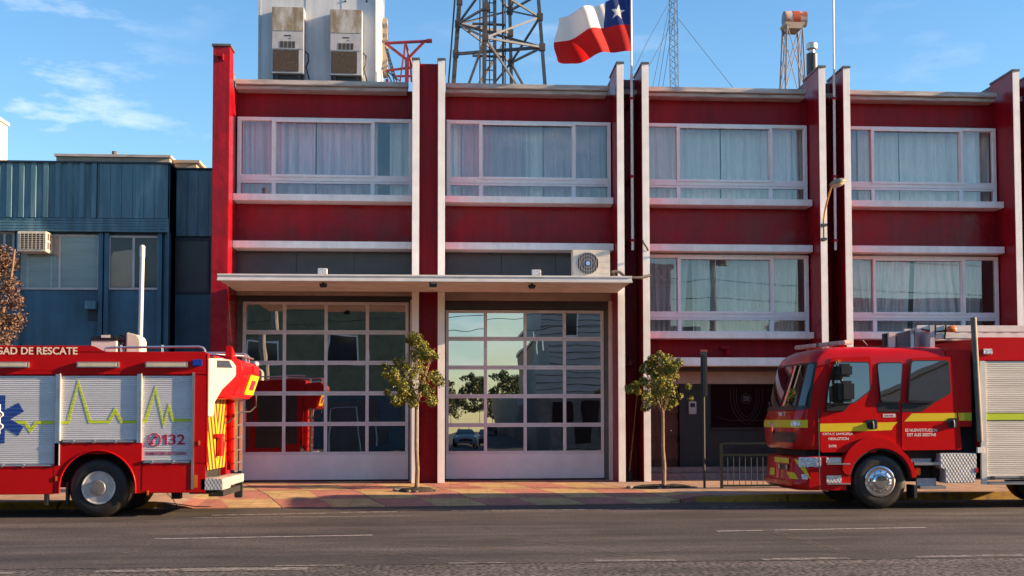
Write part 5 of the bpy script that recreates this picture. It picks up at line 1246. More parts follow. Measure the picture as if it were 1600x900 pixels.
for a, b_, zl in ((86, 94.5, zs1), (213.5, 221.5, q(215, 692)[1])):
    x0, x1 = q(a, 650)[0], q(b_, 650)[0]
    MB().box(x0, x1, YL + 0.0, YI, zl, zs + 0.03).box(x1 - 0.025, x1, YL - 0.012, YL - 0.0005, zl, zs + 0.03).build('shutter_guide', M['ladder_alu'], rt, bevel=0.004)
# heartbeat line and decals
def ekg(pts): return ribbon([q(*p) for p in pts], 0.055, YL + 0.0335).build('heartbeat_line', M['lime_slat_shade'], rt, smooth=0)
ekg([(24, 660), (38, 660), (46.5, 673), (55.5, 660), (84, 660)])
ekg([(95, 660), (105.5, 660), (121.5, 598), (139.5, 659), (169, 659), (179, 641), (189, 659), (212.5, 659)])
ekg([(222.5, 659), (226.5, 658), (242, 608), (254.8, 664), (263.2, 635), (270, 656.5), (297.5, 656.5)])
sx, sz = q(-1.5, 655); mb = MB(); ro, hwid = 0.425, 0.092
pts = []
for k in range(6):
    a = math.pi / 2 + k * math.pi / 3; u = Vector((math.cos(a), math.sin(a))); v = Vector((-u.y, u.x)); ri_ = hwid / math.tan(math.pi / 6)
    pts += [u * ro - v * hwid, u * ro + v * hwid, u * ri_ + v * hwid]
mb.prism([(sx + p.x, sz + p.y) for p in pts], YL + 0.030, YL + 0.0335, 'y'); st_ = mb.build('six_armed_star', M['blue_slat'], rt, smooth=0)
mb = MB().tube([(sx, YL + 0.026, sz - 0.26), (sx, YL + 0.026, sz + 0.26)], 0.014, 6)
mb.tube([(sx + 0.06 * math.sin(t_ * 3.4 * math.pi), YL + 0.024, sz - 0.18 + 0.36 * t_) for t_ in [i / 30 for i in range(31)]], 0.014, 6)
mb.build('staff_mark', M['white_text'], st_)
text('BRIGAD DE RESCATE', q(-29, 550)[0], q(121, 550)[0], q(60, 554.0)[1], q(60, 542.3)[1], YL - 0.003, M['cream_text'], 'lettering', rt, 0.018)
one = [(253.5, 682.6), (257.2, 678.6), (260.3, 678.6), (260.3, 695), (256.6, 695), (256.6, 684), (253.5, 685.6)]
MB().prism([q(*p) for p in one], YL + 0.029, YL + 0.033, 'y').build('lettering', M['red_text'], rt, smooth=0)
text('32', q(263.5, 690)[0], q(288.5, 690)[0], q(270, 695)[1], q(270, 678.5)[1], YL + 0.033, M['red_text'], 'lettering', rt, 0.02)
text('DAMNOCERO AESTOESIRIES', q(228, 710)[0], q(291, 710)[0], q(260, 711)[1], q(260, 706)[1], YL + 0.033, M['red_text'], 'lettering', rt, 0.012)
cx_, cz_ = q(240.5, 687.5); mb = MB()
mb.tube([(cx_ + 0.112 * math.cos(a), YL + 0.031, cz_ + 0.112 * math.sin(a)) for a in [2 * math.pi * i / 28 for i in range(29)]], 0.008, 6)
mb.tube([(cx_ - 0.055, YL + 0.03, cz_ - 0.065), (cx_ - 0.035, YL + 0.03, cz_ - 0.01), (cx_ + 0.005, YL + 0.03, cz_ + 0.045), (cx_ + 0.05, YL + 0.03, cz_ + 0.07)], 0.011, 6)
mb.tube([(cx_ - 0.062, YL + 0.03, cz_ - 0.07), (cx_ - 0.012, YL + 0.03, cz_ - 0.05)], 0.022, 6).tube([(cx_ + 0.012, YL + 0.03, cz_ + 0.07), (cx_ + 0.055, YL + 0.03, cz_ + 0.05)], 0.022, 6)
mb.build('telephone_mark', M['red_text'], rt)
# lamps
for a, b_ in ((-20, 46.5), (120.5, 187), (227.5, 294)):
    x0, x1 = q(a, 570)[0], q(b_, 570)[0]; z0, z1 = q(b_, 574.5)[1], q(b_, 565.5)[1]
    l_ = MB().box(x0, x1, YL - 0.055, YL - 0.001, z0, z1).build('scene_lamp', M['alu'], rt, bevel=0.008)
    MB().box(x0 + 0.03, x1 - 0.04, YL - 0.062, YL - 0.056, z0 + 0.018, z1 - 0.018).build('diffuser', M['lamp_strip'], l_)
x0, x1 = q(301, 570)[0], q(316.5, 570)[0]; z0, z1 = q(310, 572.5)[1], q(310, 561.5)[1]
MB().box(x0, x1, YL - 0.05, YL - 0.001, z0, z1).build('blue_beacon', M['blue_lamp'], rt, bevel=0.015)
mb = MB()
for px, py in ((88, 748), (311, 692), (231, 770)): c = q(px, py); mb.box(c[0] - 0.015, c[0] + 0.015, YL - 0.015, YL - 0.0005, c[1] - 0.04, c[1] + 0.04)
mb.build('marker_lamp', M['amber'], rt)
for a, b_ in ((xf + 0.4, -8.3), (-8.1, -6.0), (-5.8, xr - 0.15)): MB().box(a, b_, YO + 0.0005, YO + 0.02, 0.95, 2.55).build('far_shade_panel', M['panel_dark'], rt, bevel=0.006)  # dark shutters added to stand in for shade on the far side
# roof rail and deck
rl = [q(160, 549), q(161, 543.5), q(170, 542.3), q(308, 541), q(314.5, 542.5), q(317.5, 546), q(318, 551)]
mb = MB().tube([(a, YL + 0.15, b_ ) for a, b_ in rl], 0.022, 8)
for px in (251, 186): c = q(px, 541); mb.tube([(c[0], YL + 0.15, zt - 0.02), (c[0], YL + 0.15, c[1] + 0.03)], 0.02, 8)
mb.build('roof_rail', M['alu'], rt)
mb = MB().tube([(q(150, 500)[0], YO - 0.1, zt + 0.1), (xr, YO - 0.1, zt + 0.1)], 0.022, 8).tube([(xr, YL + 0.3, zt - 0.03), (xr + 0.5, YL + 0.9, zt - 0.03), (xr + 0.5, YO - 0.3, zt - 0.03)], 0.018, 8)
mb.build('far_roof_rail', M['alu'], rt)
# rear: body end, hatched door, hood, ladder, step
MB().box(xr, xr + 0.02, YL + 0.001, YO, 0.9, zt - 0.03).build('rear_wall', M['truck_red2'], rt, bevel=0.006)
zc0, zc1 = q(330, 735)[1], q(330, 600)[1]; ym = YL + 0.95; y0_, y1_ = YL + 0.04, YL + 1.86
MB().box(xr + 0.0205, xr + 0.03, y0_, ym, zc0, zc1).build('hatched_panel', M['chevron_a'], rt)
MB().box(xr + 0.0205, xr + 0.03, ym + 0.001, y1_, zc0, zc1).build('hatched_panel', M['chevron_b'], rt)
MB().tube([(xr + 0.10, YO - 0.28, 0.75), (xr + 0.10, YO - 0.28, 2.2)], 0.085, 14).build('red_tube', M['truck_red'], rt)
zq = q(330, 560)[1]
prof_ = [(0.021, zq), (0.44, zq + 0.02), (0.57, zq - 0.05), (0.585, zq - 0.22), (0.43, zq - 0.68), (0.30, zq - 0.72), (0.021, zq - 0.72)]
hdm = MB().prism([(xr + a, b_) for a, b_ in prof_], YL + 0.10, YO - 0.02, 'y')
hdm.v = [(a, b_ + (0.55 * (a - xr) if b_ < YL + 0.5 else 0), c) for a, b_, c in hdm.v]
hdm = hdm.build('rear_hood', M['truck_red'], rt, bevel=0.03)
wp = [(0.021, zq + 0.005), (0.30, zq + 0.005), (0.40, zq - 0.03), (0.46, zq - 0.13), (0.46, zq - 0.30), (0.36, zq - 0.42), (0.24, zq - 0.55), (0.12, zq - 0.78), (0.10, zq - 1.04), (0.021, zq - 1.04)]
def slant(mb):
    mb.v = [(a, b_ + 0.55 * (a - xr), c) for a, b_, c in mb.v]; return mb
slant(MB().prism([(xr + a, b_) for a, b_ in wp], YL + 0.0, YL + 0.095, 'y')).build('hood_side', M['truck_white'], hdm, bevel=0.014)
slant(MB().prism([(xr + 0.17, zq - 0.03), (xr + 0.36, zq - 0.03), (xr + 0.42, zq - 0.16), (xr + 0.17, zq - 0.16)], YL - 0.006, YL - 0.0005, 'y')).build('hood_vent', M['vent_blue'], hdm)
MB().prism([(YL + 0.15, zq + 0.01), (YL + 0.16, zq + 0.24), (YL + 0.75, zq + 0.02)], xr + 0.30, xr + 0.42, 'x').build('hood_fin', M['truck_red'], hdm, bevel=0.012)
MB().prism([(xr + 0.582, zq - 0.25), (xr + 0.598, zq - 0.25), (xr + 0.474, zq - 0.62), (xr + 0.455, zq - 0.62)], YO - 1.15, YO - 0.10, 'y').build('yellow_plate', M['yellow'], hdm, bevel=0.004)
MB().prism([(xr + 0.565, zq - 0.35), (xr + 0.577, zq - 0.35), (xr + 0.517, zq - 0.53), (xr + 0.500, zq - 0.53)], YO - 0.85, YO - 0.40, 'y').build('number_plate', M['red_text'], hdm)
MB().box(xr + 0.56, xr + 0.605, YO - 0.9, YO - 0.15, zq - 0.22, zq - 0.06).build('rear_light', M['red_lens'], hdm, bevel=0.012)
MB().ball((xr + 0.56, YO - 0.30, zq - 0.01), 0.075, 8, 0.8, 1, 0.8).build('work_lamp', M['clear_lens'], hdm)
mb = MB()
for yy in (YO - 0.9, YO - 0.55): mb.tube([(xr + 0.1, yy, zq), (xr + 0.1, yy, zq + 0.16), (xr + 0.42, yy, zq + 0.16), (xr + 0.46, yy, zq + 0.12), (xr + 0.46, yy, zq)], 0.018, 8)
mb.build('hood_handrail', M['alu'], hdm)
lad = MB(); xl_ = xr + 0.24; yA, yB = YO - 0.62, YO - 0.06
lad.box(xl_ - 0.03, xl_ + 0.03, yA - 0.02, yA + 0.02, 0.72, 2.2).box(xl_ - 0.03, xl_ + 0.03, yB - 0.02, yB + 0.02, 0.72, 2.2)
for k in range(6): lad.tube([(xl_, yA, 0.9 + k * 0.24), (xl_, yB, 0.9 + k * 0.24)], 0.016, 8)
lad.build('rear_ladder', M['alu'], rt)
hs = [(xr + 0.06, YL + 1.7, 1.65), (xr + 0.14, YL + 1.75, 1.72), (xr + 0.25, YL + 1.85, 1.86), (xr + 0.45, YO - 0.3, 1.88), (xr + 0.54, YO - 0.2, 1.98), (xr + 0.55, YO - 0.2, 2.2)]
MB().tube(hs, 0.018, 8).build('rear_hose', M['black'], rt)
zn = q(340, 690)[1]
rv = MB().box(xr + 0.031, xr + 0.12, YL + 0.55, YL + 1.2, zn + 0.06, zn + 0.13).build('reel_bracket', M['truck_red'], rt, bevel=0.01)
MB().tube([(xr + 0.10, YL + 0.85, zn + 0.06), (xr + 0.10, YL + 0.85, zn - 0.28)], 0.07, 12).build('extinguisher', M['truck_red'], rv)
stp = MB().box(q(313, 750)[0], xr + 0.30, YL + 0.0, YL + 0.85, q(330, 766)[1], q(330, 748)[1]).build('rear_step', M['plate'], rt, bevel=0.01)
MB().box(xr + 0.02, xr + 0.30, YL + 0.852, YO - 0.02, q(330, 762)[1], q(330, 748)[1] - 0.002).build('far_step', M['plate'], stp, bevel=0.01)
MB().box(xr + 0.0, xr + 0.26, YL + 0.30, YO - 0.2, 0.34, 0.45).box(xr - 0.3, xr + 0.1, YL + 0.1, YL + 0.2, 0.40, 0.46).build('under_step_frame', M['chassis'], rt)
MB().box(xr + 0.13, xr + 0.28, YO - 0.12, YO + 0.02, 0.20, 0.62).build('bumper_foot', M['rubber'], rt, bevel=0.015)
MB().box(q(303.5, 700)[0], q(319, 700)[0], YL + 0.01, YL + 0.1, q(310, 765)[1], q(310, 735)[1]).build('rear_corner_box', M['chassis'], rt)
MB().box(q(304, 700)[0], q(309, 700)[0], YL - 0.004, YL + 0.009, q(310, 762)[1], q(310, 742)[1]).build('corner_lamp', M['amber'], rt)
# wheels and the forward part (outside the photo)
for nm, x, y, sd_, st2 in (('rear_wheel', xw, YL + 0.07, -1, False), ('rear_wheel', xw, YO - 0.07, 1, False), ('front_wheel', -11.0, YL + 0.1, -1, True), ('front_wheel', -11.0, YO - 0.1, 1, True)):
    wheel(nm, (x, y, 0.522), 0.522, rt, st2, sd_, 0.52 if not st2 else 0.30)
MB().prism([(-10.45, 0.6), (-12.3, 0.55), (-12.35, 1.6), (-12.1, 2.85), (-10.45, 2.95)], YL + 0.42, YO - 0.42, 'y').box(-12.3, -10.45, YL, YO, 1.15, 2.9).build('cab', M['truck_red2'], rt, bevel=0.03)
MB().box(-11.95, -10.95, YL - 0.010, YL - 0.0005, 1.85, 2.62).build('cab_window', M['cab_glass'], rt, bevel=0.003)
MB().box(-12.33, -12.301, YL + 0.15, YO - 0.15, 1.75, 2.7).build('cab_windscreen', M['cab_glass'], rt)
MB().box(-10.80, -10.79, YL - 0.004, YL - 0.0005, 1.2, 2.8).build('cab_door_seam', M['black'], rt)
# equipment on the roof
x0, x1 = q(142, 540, YL + 0.9)[0], q(182, 540, YL + 0.9)[0]; z0, z1 = zt - 0.02, q(160, 525, YL + 0.9)[1]; zm = q(160, 532, YL + 0.9)[1]
t = thing('roof_generator', 'white roof box with a black top on the left engine', 'equipment box', (x0, YL + 0.9, z0))
MB().box(x0, x1, YL + 0.9, YL + 1.5, z0, zm).build('casing', M['ac_white'], t, bevel=0.01)
MB().prism([(x0 - 0.02, zm + 0.001), (x1 + 0.03, zm + 0.001), (x1 - 0.02, z1), (x0 + 0.03, z1)], YL + 0.88, YL + 1.52, 'y').build('top', M['black'], t, bevel=0.01)
MB().box((x0 + x1) / 2 - 0.04, (x0 + x1) / 2 + 0.12, YL + 0.87, YL + 0.879, zm + 0.05, zm + 0.10).build('label_plate', M['ac_white'], t)
MB().tube([(x1 + 0.001, YL + 1.0, z0 + 0.1), (x1 + 0.12, YL + 1.0, z0 + 0.2), (x1 + 0.1, YL + 1.1, z0 + 0.35), (x1 - 0.01, YL + 1.1, z0 + 0.4)], 0.02, 6).build('hose', M['black'], t)
t = thing('roof_crate', 'beige sunlit box with rounded top on the roof of the left engine', 'equipment box', (x1 + 0.2, YL + 1.0, z0))
MB().prism([(x1 + 0.16, z0), (x1 + 0.42, z0), (x1 + 0.42, z0 + 0.30), (x1 + 0.36, z0 + 0.38), (x1 + 0.16, z0 + 0.44)], YL + 0.95, YL + 1.45, 'y').build('shell', M['ac_beige'], t, bevel=0.02)
MB().box(x1 + 0.13, x1 + 0.159, YL + 0.98, YL + 1.4, z0, z0 + 0.42).build('end_plate', M['panel_dark'], t)

# ================================================================== RIGHT FIRE ENGINE (cab to the left)
YK = 23.8; HW = 1.23; YM = YK + HW; q = lambda px, py, Y=YK: P(px, py, Y)
fe = thing('fire_engine', 'red crew-cab fire engine with yellow stripe and roof ladder, parked at right facing left', 'fire engine', (8, YM, 0))
LV = [  # z, centre front x, bow, corner, half width, rear x
    (1.13, 6.50, .09, .22, 1.20, 9.45), (1.16, 6.46, .10, .23, 1.225, 9.45), (1.30, 6.42, .10, .24, HW, 9.45), (1.65, 6.40, .10, .25, HW, 9.45),
    (1.90, 6.50, .09, .21, HW, 9.45), (1.96, 6.53, .09, .19, HW, 9.45), (2.30, 6.62, .08, .16, HW, 9.45), (2.72, 6.73, .08, .13, HW, 9.45), (2.80, 6.75, .08, .13, HW, 9.45),
    (2.92, 6.81, .09, .15, 1.215, 9.44), (3.00, 6.90, .10, .18, 1.185, 9.43), (3.05, 7.00, .12, .2, 1.13, 9.41), (3.08, 7.14, .14, .2, 1.04, 9.36), (3.095, 7.35, .15, .2, 0.90, 9.25)]
def level(z):
    for a, b_ in zip(LV, LV[1:]):
        if a[0] <= z <= b_[0]:
            f = (z - a[0]) / (b_[0] - a[0]); return [u + (w - u) * f for u, w in zip(a, b_)]
def front(t, z):
    _, xc, bow, rr, hw, _ = level(z); u = (abs(t) - (1 - rr / hw)) / (rr / hw)
    return xc + bow * abs(t) ** 2.3 + (rr * (1 - math.sqrt(max(0, 1 - u * u))) if u > 0 else 0), YM + t * hw
def px_of(x, Y, z):
    d = Vector((x, Y, z - CAMZ)); c = [sum(r[i] * d[i] for i in range(3)) for r in RW]
    return CX + F * c[0] / c[2]
def tpx(px, z, fn):
    return min((abs(px_of(*fn(t_, z), z) - px), t_) for t_ in [i / 200 - 1 for i in range(401)])[1]
NT = 44; ts = [math.sin(math.pi / 2 * (-1 + 2 * i / NT)) for i in range(NT + 1)]
mb = MB(); vs = []; zs_ = [1.13, 1.16, 1.22, 1.30, 1.45, 1.65, 1.8, 1.90, 1.96, 2.1, 2.3, 2.5, 2.72, 2.80, 2.92, 2.97, 3.0, 3.03, 3.05, 3.07, 3.08, 3.095]
for z in zs_:
    lvv = level(z); vs += [(*front(t_, z), z) for t_ in ts] + [(lvv[5], YM + lvv[4], z), (lvv[5], YM - lvv[4], z)]
k = NT + 3
fs_ = [(i * k + j, i * k + (j + 1) % k, (i + 1) * k + (j + 1) % k, (i + 1) * k + j) for i in range(len(zs_) - 1) for j in range(k)]
fs_ += [tuple(range(k)), tuple((len(zs_) - 1) * k + j for j in range(k))]
mb.add(vs, fs_); cab = mb.build('cab', M['truck_red'], fe, smooth=40)
def front_patch(za, zb, t0, t1, off, name, m, parent, nz=8, ntt=36, shape=None):
    mb = MB(); vs = []
    for i in range(nz + 1):
        z = za + (zb - za) * i / nz
        s0, s1 = (t0, t1) if not shape else shape(i / nz)
        for j in range(ntt + 1):
            t_ = math.sin(math.asin(s0) + (math.asin(s1) - math.asin(s0)) * j / ntt); x, y = front(t_, z); x2, y2 = front(t_ + 0.004, z); d = Vector((x2 - x, y2 - y)).normalized()
            nrm = Vector((-d.y, d.x)) if -d.y < 0 else Vector((d.y, -d.x))
            vs.append((x + nrm.x * off, y + nrm.y * off, z))
    w = ntt + 1
    mb.add(vs, [(i * w + j, i * w + j + 1, (i + 1) * w + j + 1, (i + 1) * w + j) for i in range(nz) for j in range(ntt)])
    return mb.build(name, m, parent, smooth=60)
ws = front_patch(1.90, 2.785, -0.985, 0.985, 0.012, 'windscreen', M['black'], fe, shape=lambda f: (-0.9999, 0.99 - 0.02 * f))
front_patch(1.965, 2.745, -0.95, 0.95, 0.018, 'windscreen_glass', M['screen_glass'], ws, shape=lambda f: (-0.992, 0.955 - 0.025 * f))
for t0 in (-0.75, -0.1, 0.5):
    a = Vector((*front(t0, 1.95), 1.95)) + Vector((-0.05, 0, 0)); b_ = Vector((*front(t0 + 0.28, 2.06), 2.06)) + Vector((-0.05, 0, 0)); MB().tube([tuple(a), tuple(b_)], 0.012, 6).build('wiper', M['black'], ws)
front_patch(1.545, 1.69, -0.9999, 0.995, 0.008, 'front_stripe', M['yellow'], fe, 2)
gr = front_patch(1.26, 1.46, tpx(1243, 1.36, front), tpx(1207, 1.36, front), 0.008, 'grille', M['black'], fe, 4)
front_patch(1.335, 1.355, tpx(1241, 1.36, front), tpx(1209, 1.36, front), 0.02, 'grille_bar', M['galv'], gr, 1)
for p0, p1 in ((1251, 1236), (1207, 1202.5)): front_patch(1.575, 1.66, tpx(p0, 1.6, front), tpx(p1, 1.6, front), 0.012, 'front_marker', M['clear_lens'], fe, 2, 6)
em = Vector((*front(0, 1.52), 1.52)); MB().prism([(YM - 0.06, 1.50), (YM, 1.43), (YM + 0.06, 1.50), (YM, 1.62)], em.x - 0.03, em.x - 0.008, 'x').build('front_emblem', M['chrome'], fe)
front_patch(1.88, 1.935, -0.97, 0.97, 0.02, 'scuttle', M['black'], fe, 2)
# side panels: doors, windows, trim
yd = YK - 0.014
def pp(pts, y0, y1, name, m, parent, bevel=0.0): return MB().prism([q(*p) for p in pts], y0, y1, 'y').build(name, m, parent, bevel=bevel, smooth=35)
def rounded(pts, r, n=4):
    out = []; k = len(pts)
    for i in range(k):
        p0, p1, p2 = Vector(pts[i - 1]), Vector(pts[i]), Vector(pts[(i + 1) % k])
        a, b_ = p1 + (p0 - p1).normalized() * r, p1 + (p2 - p1).normalized() * r
        for j in range(n + 1):
            t_ = j / n; out.append(tuple(a * (1 - t_) ** 2 + p1 * 2 * t_ * (1 - t_) + b_ * t_ * t_))
    return out
fd = pp(rounded([(1297.5, 559), (1361, 556.5), (1363.5, 610), (1370, 640), (1370, 707), (1281, 707), (1281, 640), (1286, 612)], 5), yd, YK - 0.0005, 'front_door', M['truck_red'], fe, 0.006)
rd = pp(rounded([(1423, 559), (1487.5, 557), (1493, 606), (1497.5, 650), (1503, 703), (1408.5, 704), (1408.5, 640), (1416, 612)], 5), yd, YK - 0.0005, 'rear_door', M['truck_red'], fe, 0.006)
def win(pts, parent, y, name='side_window', grow=2.2):
    c = Vector((sum(p[0] for p in pts) / len(pts), sum(p[1] for p in pts) / len(pts)))
    big = [tuple(c + (Vector(p) - c) * (1 + grow / (Vector(p) - c).length)) for p in pts]
    def tilted(pts_, y0, y1, nm, m, par):
        mb = MB().prism([q(*p) for p in pts_], y0, y1, 'y')
        mb.v = [(a, b_ - (max(0, 2.76 - c) * 0.065 if b_ < y1 - 1e-6 else 0), c) for a, b_, c in mb.v]
        return mb.build(nm, m, par, smooth=35)
    w = tilted(rounded(big, 6), y - 0.006, y, name, M['black'], parent)
    mb = MB().prism([q(*p) for p in rounded(pts, 5)], y - 0.010, y - 0.0065, 'y')
    mb.v = [(a, b_ - max(0, 2.76 - c) * 0.065, c) for a, b_, c in mb.v]
    mb.build('window_glass', M['cab_glass'], w); return w
win([(1304, 566.5), (1357, 567), (1357.5, 610), (1332, 629), (1290.5, 631), (1294, 605)], fd, yd - 0.0005)
win([(1371, 568), (1409.5, 567.5), (1404, 627), (1375.5, 627)], fe, YK - 0.0005, 'middle_window')
win([(1424, 564.5), (1481, 564.5), (1482.5, 613.5), (1458, 627.5), (1417.5, 627.5)], rd, yd - 0.0005)
pp([(1289, 632.5), (1328, 631.5), (1318, 643), (1289, 643.5)], yd - 0.006, yd - 0.0005, 'window_trim', M['black'], fd, 0.002)
pp([(1370.5, 629), (1404.5, 629), (1404, 643.5), (1370.5, 643.5)], YK - 0.012, YK - 0.0005, 'middle_trim', M['black'], fe, 0.003)
pp([(1408.5, 629.5), (1460, 629.5), (1439, 643.5), (1408.5, 643.5)], yd - 0.006, yd - 0.0005, 'window_trim', M['black'], rd, 0.002)
pp([(1281, 662), (1370, 660.2), (1370, 673), (1281, 674.6)], yd - 0.003, yd - 0.0004, 'yellow_stripe', M['yellow'], fd)
pp([(1371, 660.2), (1399, 659.6), (1402.5, 659.2), (1396, 666), (1393, 672), (1371, 673)], YK - 0.004, YK - 0.0004, 'middle_stripe', M['yellow'], fe)
pp([(1424.5, 646), (1494, 645.2), (1495, 657.4), (1412.5, 658.5)], yd - 0.003, yd - 0.0004, 'yellow_stripe', M['yellow'], rd)
pp([(1495.5, 645.2), (1507, 645), (1507, 657.2), (1496.5, 657.4)], YK - 0.004, YK - 0.0004, 'rear_stripe', M['yellow'], fe)
for d_, pts in ((fd, [(1354, 655.5), (1370, 655), (1370, 670.5), (1356, 670.5), (1353, 664)]), (rd, [(1480, 653.5), (1495, 653), (1495, 668.5), (1482, 668.5), (1479, 661)])):
    h = pp(rounded(pts, 3), yd - 0.012, yd - 0.0005, 'door_handle', M['black'], d_, 0.004)
    c = pts[0]; MB().tube([(q(c[0] + 8, 655)[0], yd - 0.03, q(0 + c[0], c[1] + 3)[1]), (q(c[0] + 9, 655)[0], yd - 0.035, q(c[0], c[1] + 8)[1]), (q(c[0] + 9, 655)[0], yd - 0.03, q(c[0], c[1] + 14)[1])], 0.022, 8).build('grip', M['galv'], h)
def lab(s, x0, x1, y0, y1, par, y, m='white_text', bold=0.012): text(s, q(x0, 655)[0], q(x1, 655)[0], q((x0 + x1) / 2, y1)[1], q((x0 + x1) / 2, y0)[1], y, M[m], 'lettering', par, bold)
lab('CIITA.C SAMCERJA', 1284.5, 1332, 676.2, 680.8, fd, yd); lab('NEALOTION', 1294, 1325, 683.3, 687.6, fd, yd); lab('SX95', 1293.8, 1306, 695, 699, fd, yd)
lab('EE NUEWSTITUCION', 1413.8, 1463.5, 669.8, 674.6, rd, yd); lab('DET ALES SEESTINE', 1416.5, 1461.5, 676.8, 681.6, rd, yd)
sg = pp([(1379.5, 646.8), (1399, 646.5), (1399, 652), (1379.5, 652.2)], YK - 0.004, YK - 0.0004, 'name_plate', M['ac_white'], fe)
lab('CIII SIIC', 1381.5, 1397, 648, 650.8, sg, YK - 0.004, 'red_text')
fl_ = Vector((*front(-0.45, 1.80), 1.80))
mb = MB()
for k, w in enumerate((0.03, 0.0, 0.05, 0.05, 0.05)):
    if w: y = YM - 0.62 + k * 0.085; xx = front((y - YM) / HW, 1.8)[0]; mb.box(xx - 0.012, xx - 0.004, y, y + w, 1.775, 1.84)
mb.build('front_marking', M['white_text'], fe)
# rear of cab, red quarter panel, exhaust stack
xr9, xg = 9.45, q(1519, 600)[0]
MB().box(xr9 + 0.001, xg, YK + 0.03, YM + HW - 0.03, 1.55, 3.02).build('rear_quarter', M['truck_red'], fe, bevel=0.02)
pp([(1507.5, 645), (1519, 644.8), (1519, 657), (1507.5, 657.2)], YK + 0.025, YK + 0.0295, 'quarter_stripe', M['yellow_green'], fe)
MB().box(xr9 - 0.2, q(1533, 600)[0], YK + 0.25, YM + HW - 0.2, 0.6, 2.9).build('cab_gap', M['chassis'], fe)
MB().tube([P3(1521, 496, YK - 0.02), P3(1531.5, 690, YK - 0.02)], 0.058, 14).build('exhaust_stack', mat('dull_stack_metal', (0.13, 0.115, 0.10), 0.6, metal=0.2, var=0.25), fe)
MB().box(q(1526, 655)[0], q(1536, 655)[0], YK - 0.03, YK + 0.04, q(1530, 707.5)[1], q(1530, 699)[1]).build('white_tag', M['white_text'], fe)
# mirrors
mr = MB().box(q(1302, 655)[0], q(1323, 655)[0], YK - 0.42, YK - 0.20, q(1312, 590)[1], q(1312, 569.5)[1]).build('upper_mirror', M['black'], fe, bevel=0.045)
mr2 = MB().box(q(1304, 655)[0], q(1325.5, 655)[0], YK - 0.44, YK - 0.20, q(1312, 628.5)[1], q(1312, 596)[1]).build('lower_mirror', M['black'], fe, bevel=0.05)
mb = MB().tube([(q(1303, 655)[0], YK + 0.02, q(1310, 566)[1]), (q(1301, 655)[0], YK - 0.3, q(1310, 566)[1]), (q(1301, 655)[0], YK - 0.3, q(1310, 634)[1]), (q(1303, 655)[0], YK + 0.02, q(1310, 634)[1])], 0.018, 8)
mb.tube([(q(1308, 655)[0], YK - 0.3, q(1310, 597)[1]), (q(1308, 655)[0], YK - 0.3, q(1310, 588)[1])], 0.03, 8)
mb.box(q(1289, 655)[0], q(1318, 655)[0], YK - 0.12, YK - 0.021, q(1305, 642)[1], q(1305, 634)[1]).build('mirror_arm', M['black'], fe)
MB().box(q(1305, 655)[0], q(1310, 655)[0], YK - 0.2, YK - 0.1, q(1307, 567)[1], q(1307, 563)[1]).build('roof_marker', M['amber'], fe)
# lower front: bumper, steps unit
def bumper_section(z, inset):  # plan outline
    out = []
    for t_ in ts:
        bow = 0.10 * abs(t_) ** 2.2; rr = 0.24; hw = HW - 0.005; u = (abs(t_) - (1 - rr / hw)) / (rr / hw)
        out.append((6.41 + inset + bow + (rr * (1 - math.sqrt(max(0, 1 - u * u))) if u > 0 else 0), YM + t_ * hw))
    return out + [(7.48, YM + HW - 0.005), (7.48, YM - HW + 0.005)]
mb = MB(); vs = []; k = NT + 3; zz_ = [(0.36, 0.14), (0.38, 0.06), (0.44, 0.0), (0.52, 0.0), (0.55, 0.03), (0.95, 0.05), (0.99, 0.09), (1.00, 0.16)]
for z, ins in zz_: vs += [(x, y, z) for x, y in bumper_section(z, ins)]
fs_ = [(i * k + j, i * k + (j + 1) % k, (i + 1) * k + (j + 1) % k, (i + 1) * k + j) for i in range(len(zz_) - 1) for j in range(k)]
fs_ += [tuple(range(k)), tuple((len(zz_) - 1) * k + j for j in range(k))]
bp_ = mb.add(vs, fs_).build('bumper', M['truck_red'], fe, smooth=40)
MB().box(6.75, 9.4, YK + 0.18, YM + HW - 0.1, 0.95, 1.14).build('underbody', M['chassis'], fe)
def bfront(t_, z):
    rr = 0.24; hw = HW - 0.005; u = (abs(t_) - (1 - rr / hw)) / (rr / hw)
    return 6.45 + 0.10 * abs(t_) ** 2.2 + (rr * (1 - math.sqrt(max(0, 1 - u * u))) if u > 0 else 0), YM + t_ * hw
def bpatch(corners, name, m, off=0.012):
    """four photo corners (px, z): lower left, lower right, upper right, upper left"""
    (ax, az), (bx2_, bz), (cx2_, cz2), (dx_, dz) = corners; n = 8; mb = MB(); vs = []
    for f_ in (0, 0.5, 1):
        p0, z0_ = ax + (dx_ - ax) * f_, az + (dz - az) * f_; p1, z1_ = bx2_ + (cx2_ - bx2_) * f_, bz + (cz2 - bz) * f_
        ta, tb = tpx(p0, z0_, bfront), tpx(p1, z1_, bfront)
        for i in range(n + 1):
            t_ = ta + (tb - ta) * i / n; z = z0_ + (z1_ - z0_) * i / n; x, y = bfront(t_, z); x2, y2 = bfront(t_ + 0.01, z); d = Vector((x2 - x, y2 - y)).normalized()
            vs.append((x - abs(d.y) * off, y + (d.x * off if d.y > 0 else -d.x * off), z))
    return mb.add(vs, [(r * (n + 1) + i, r * (n + 1) + i + 1, (r + 1) * (n + 1) + i + 1, (r + 1) * (n + 1) + i) for r in (0, 1) for i in range(n)]).build(name, m, bp_, smooth=40)
zz = lambda py, px=1235: P(px, py, YK + 0.3)[1]
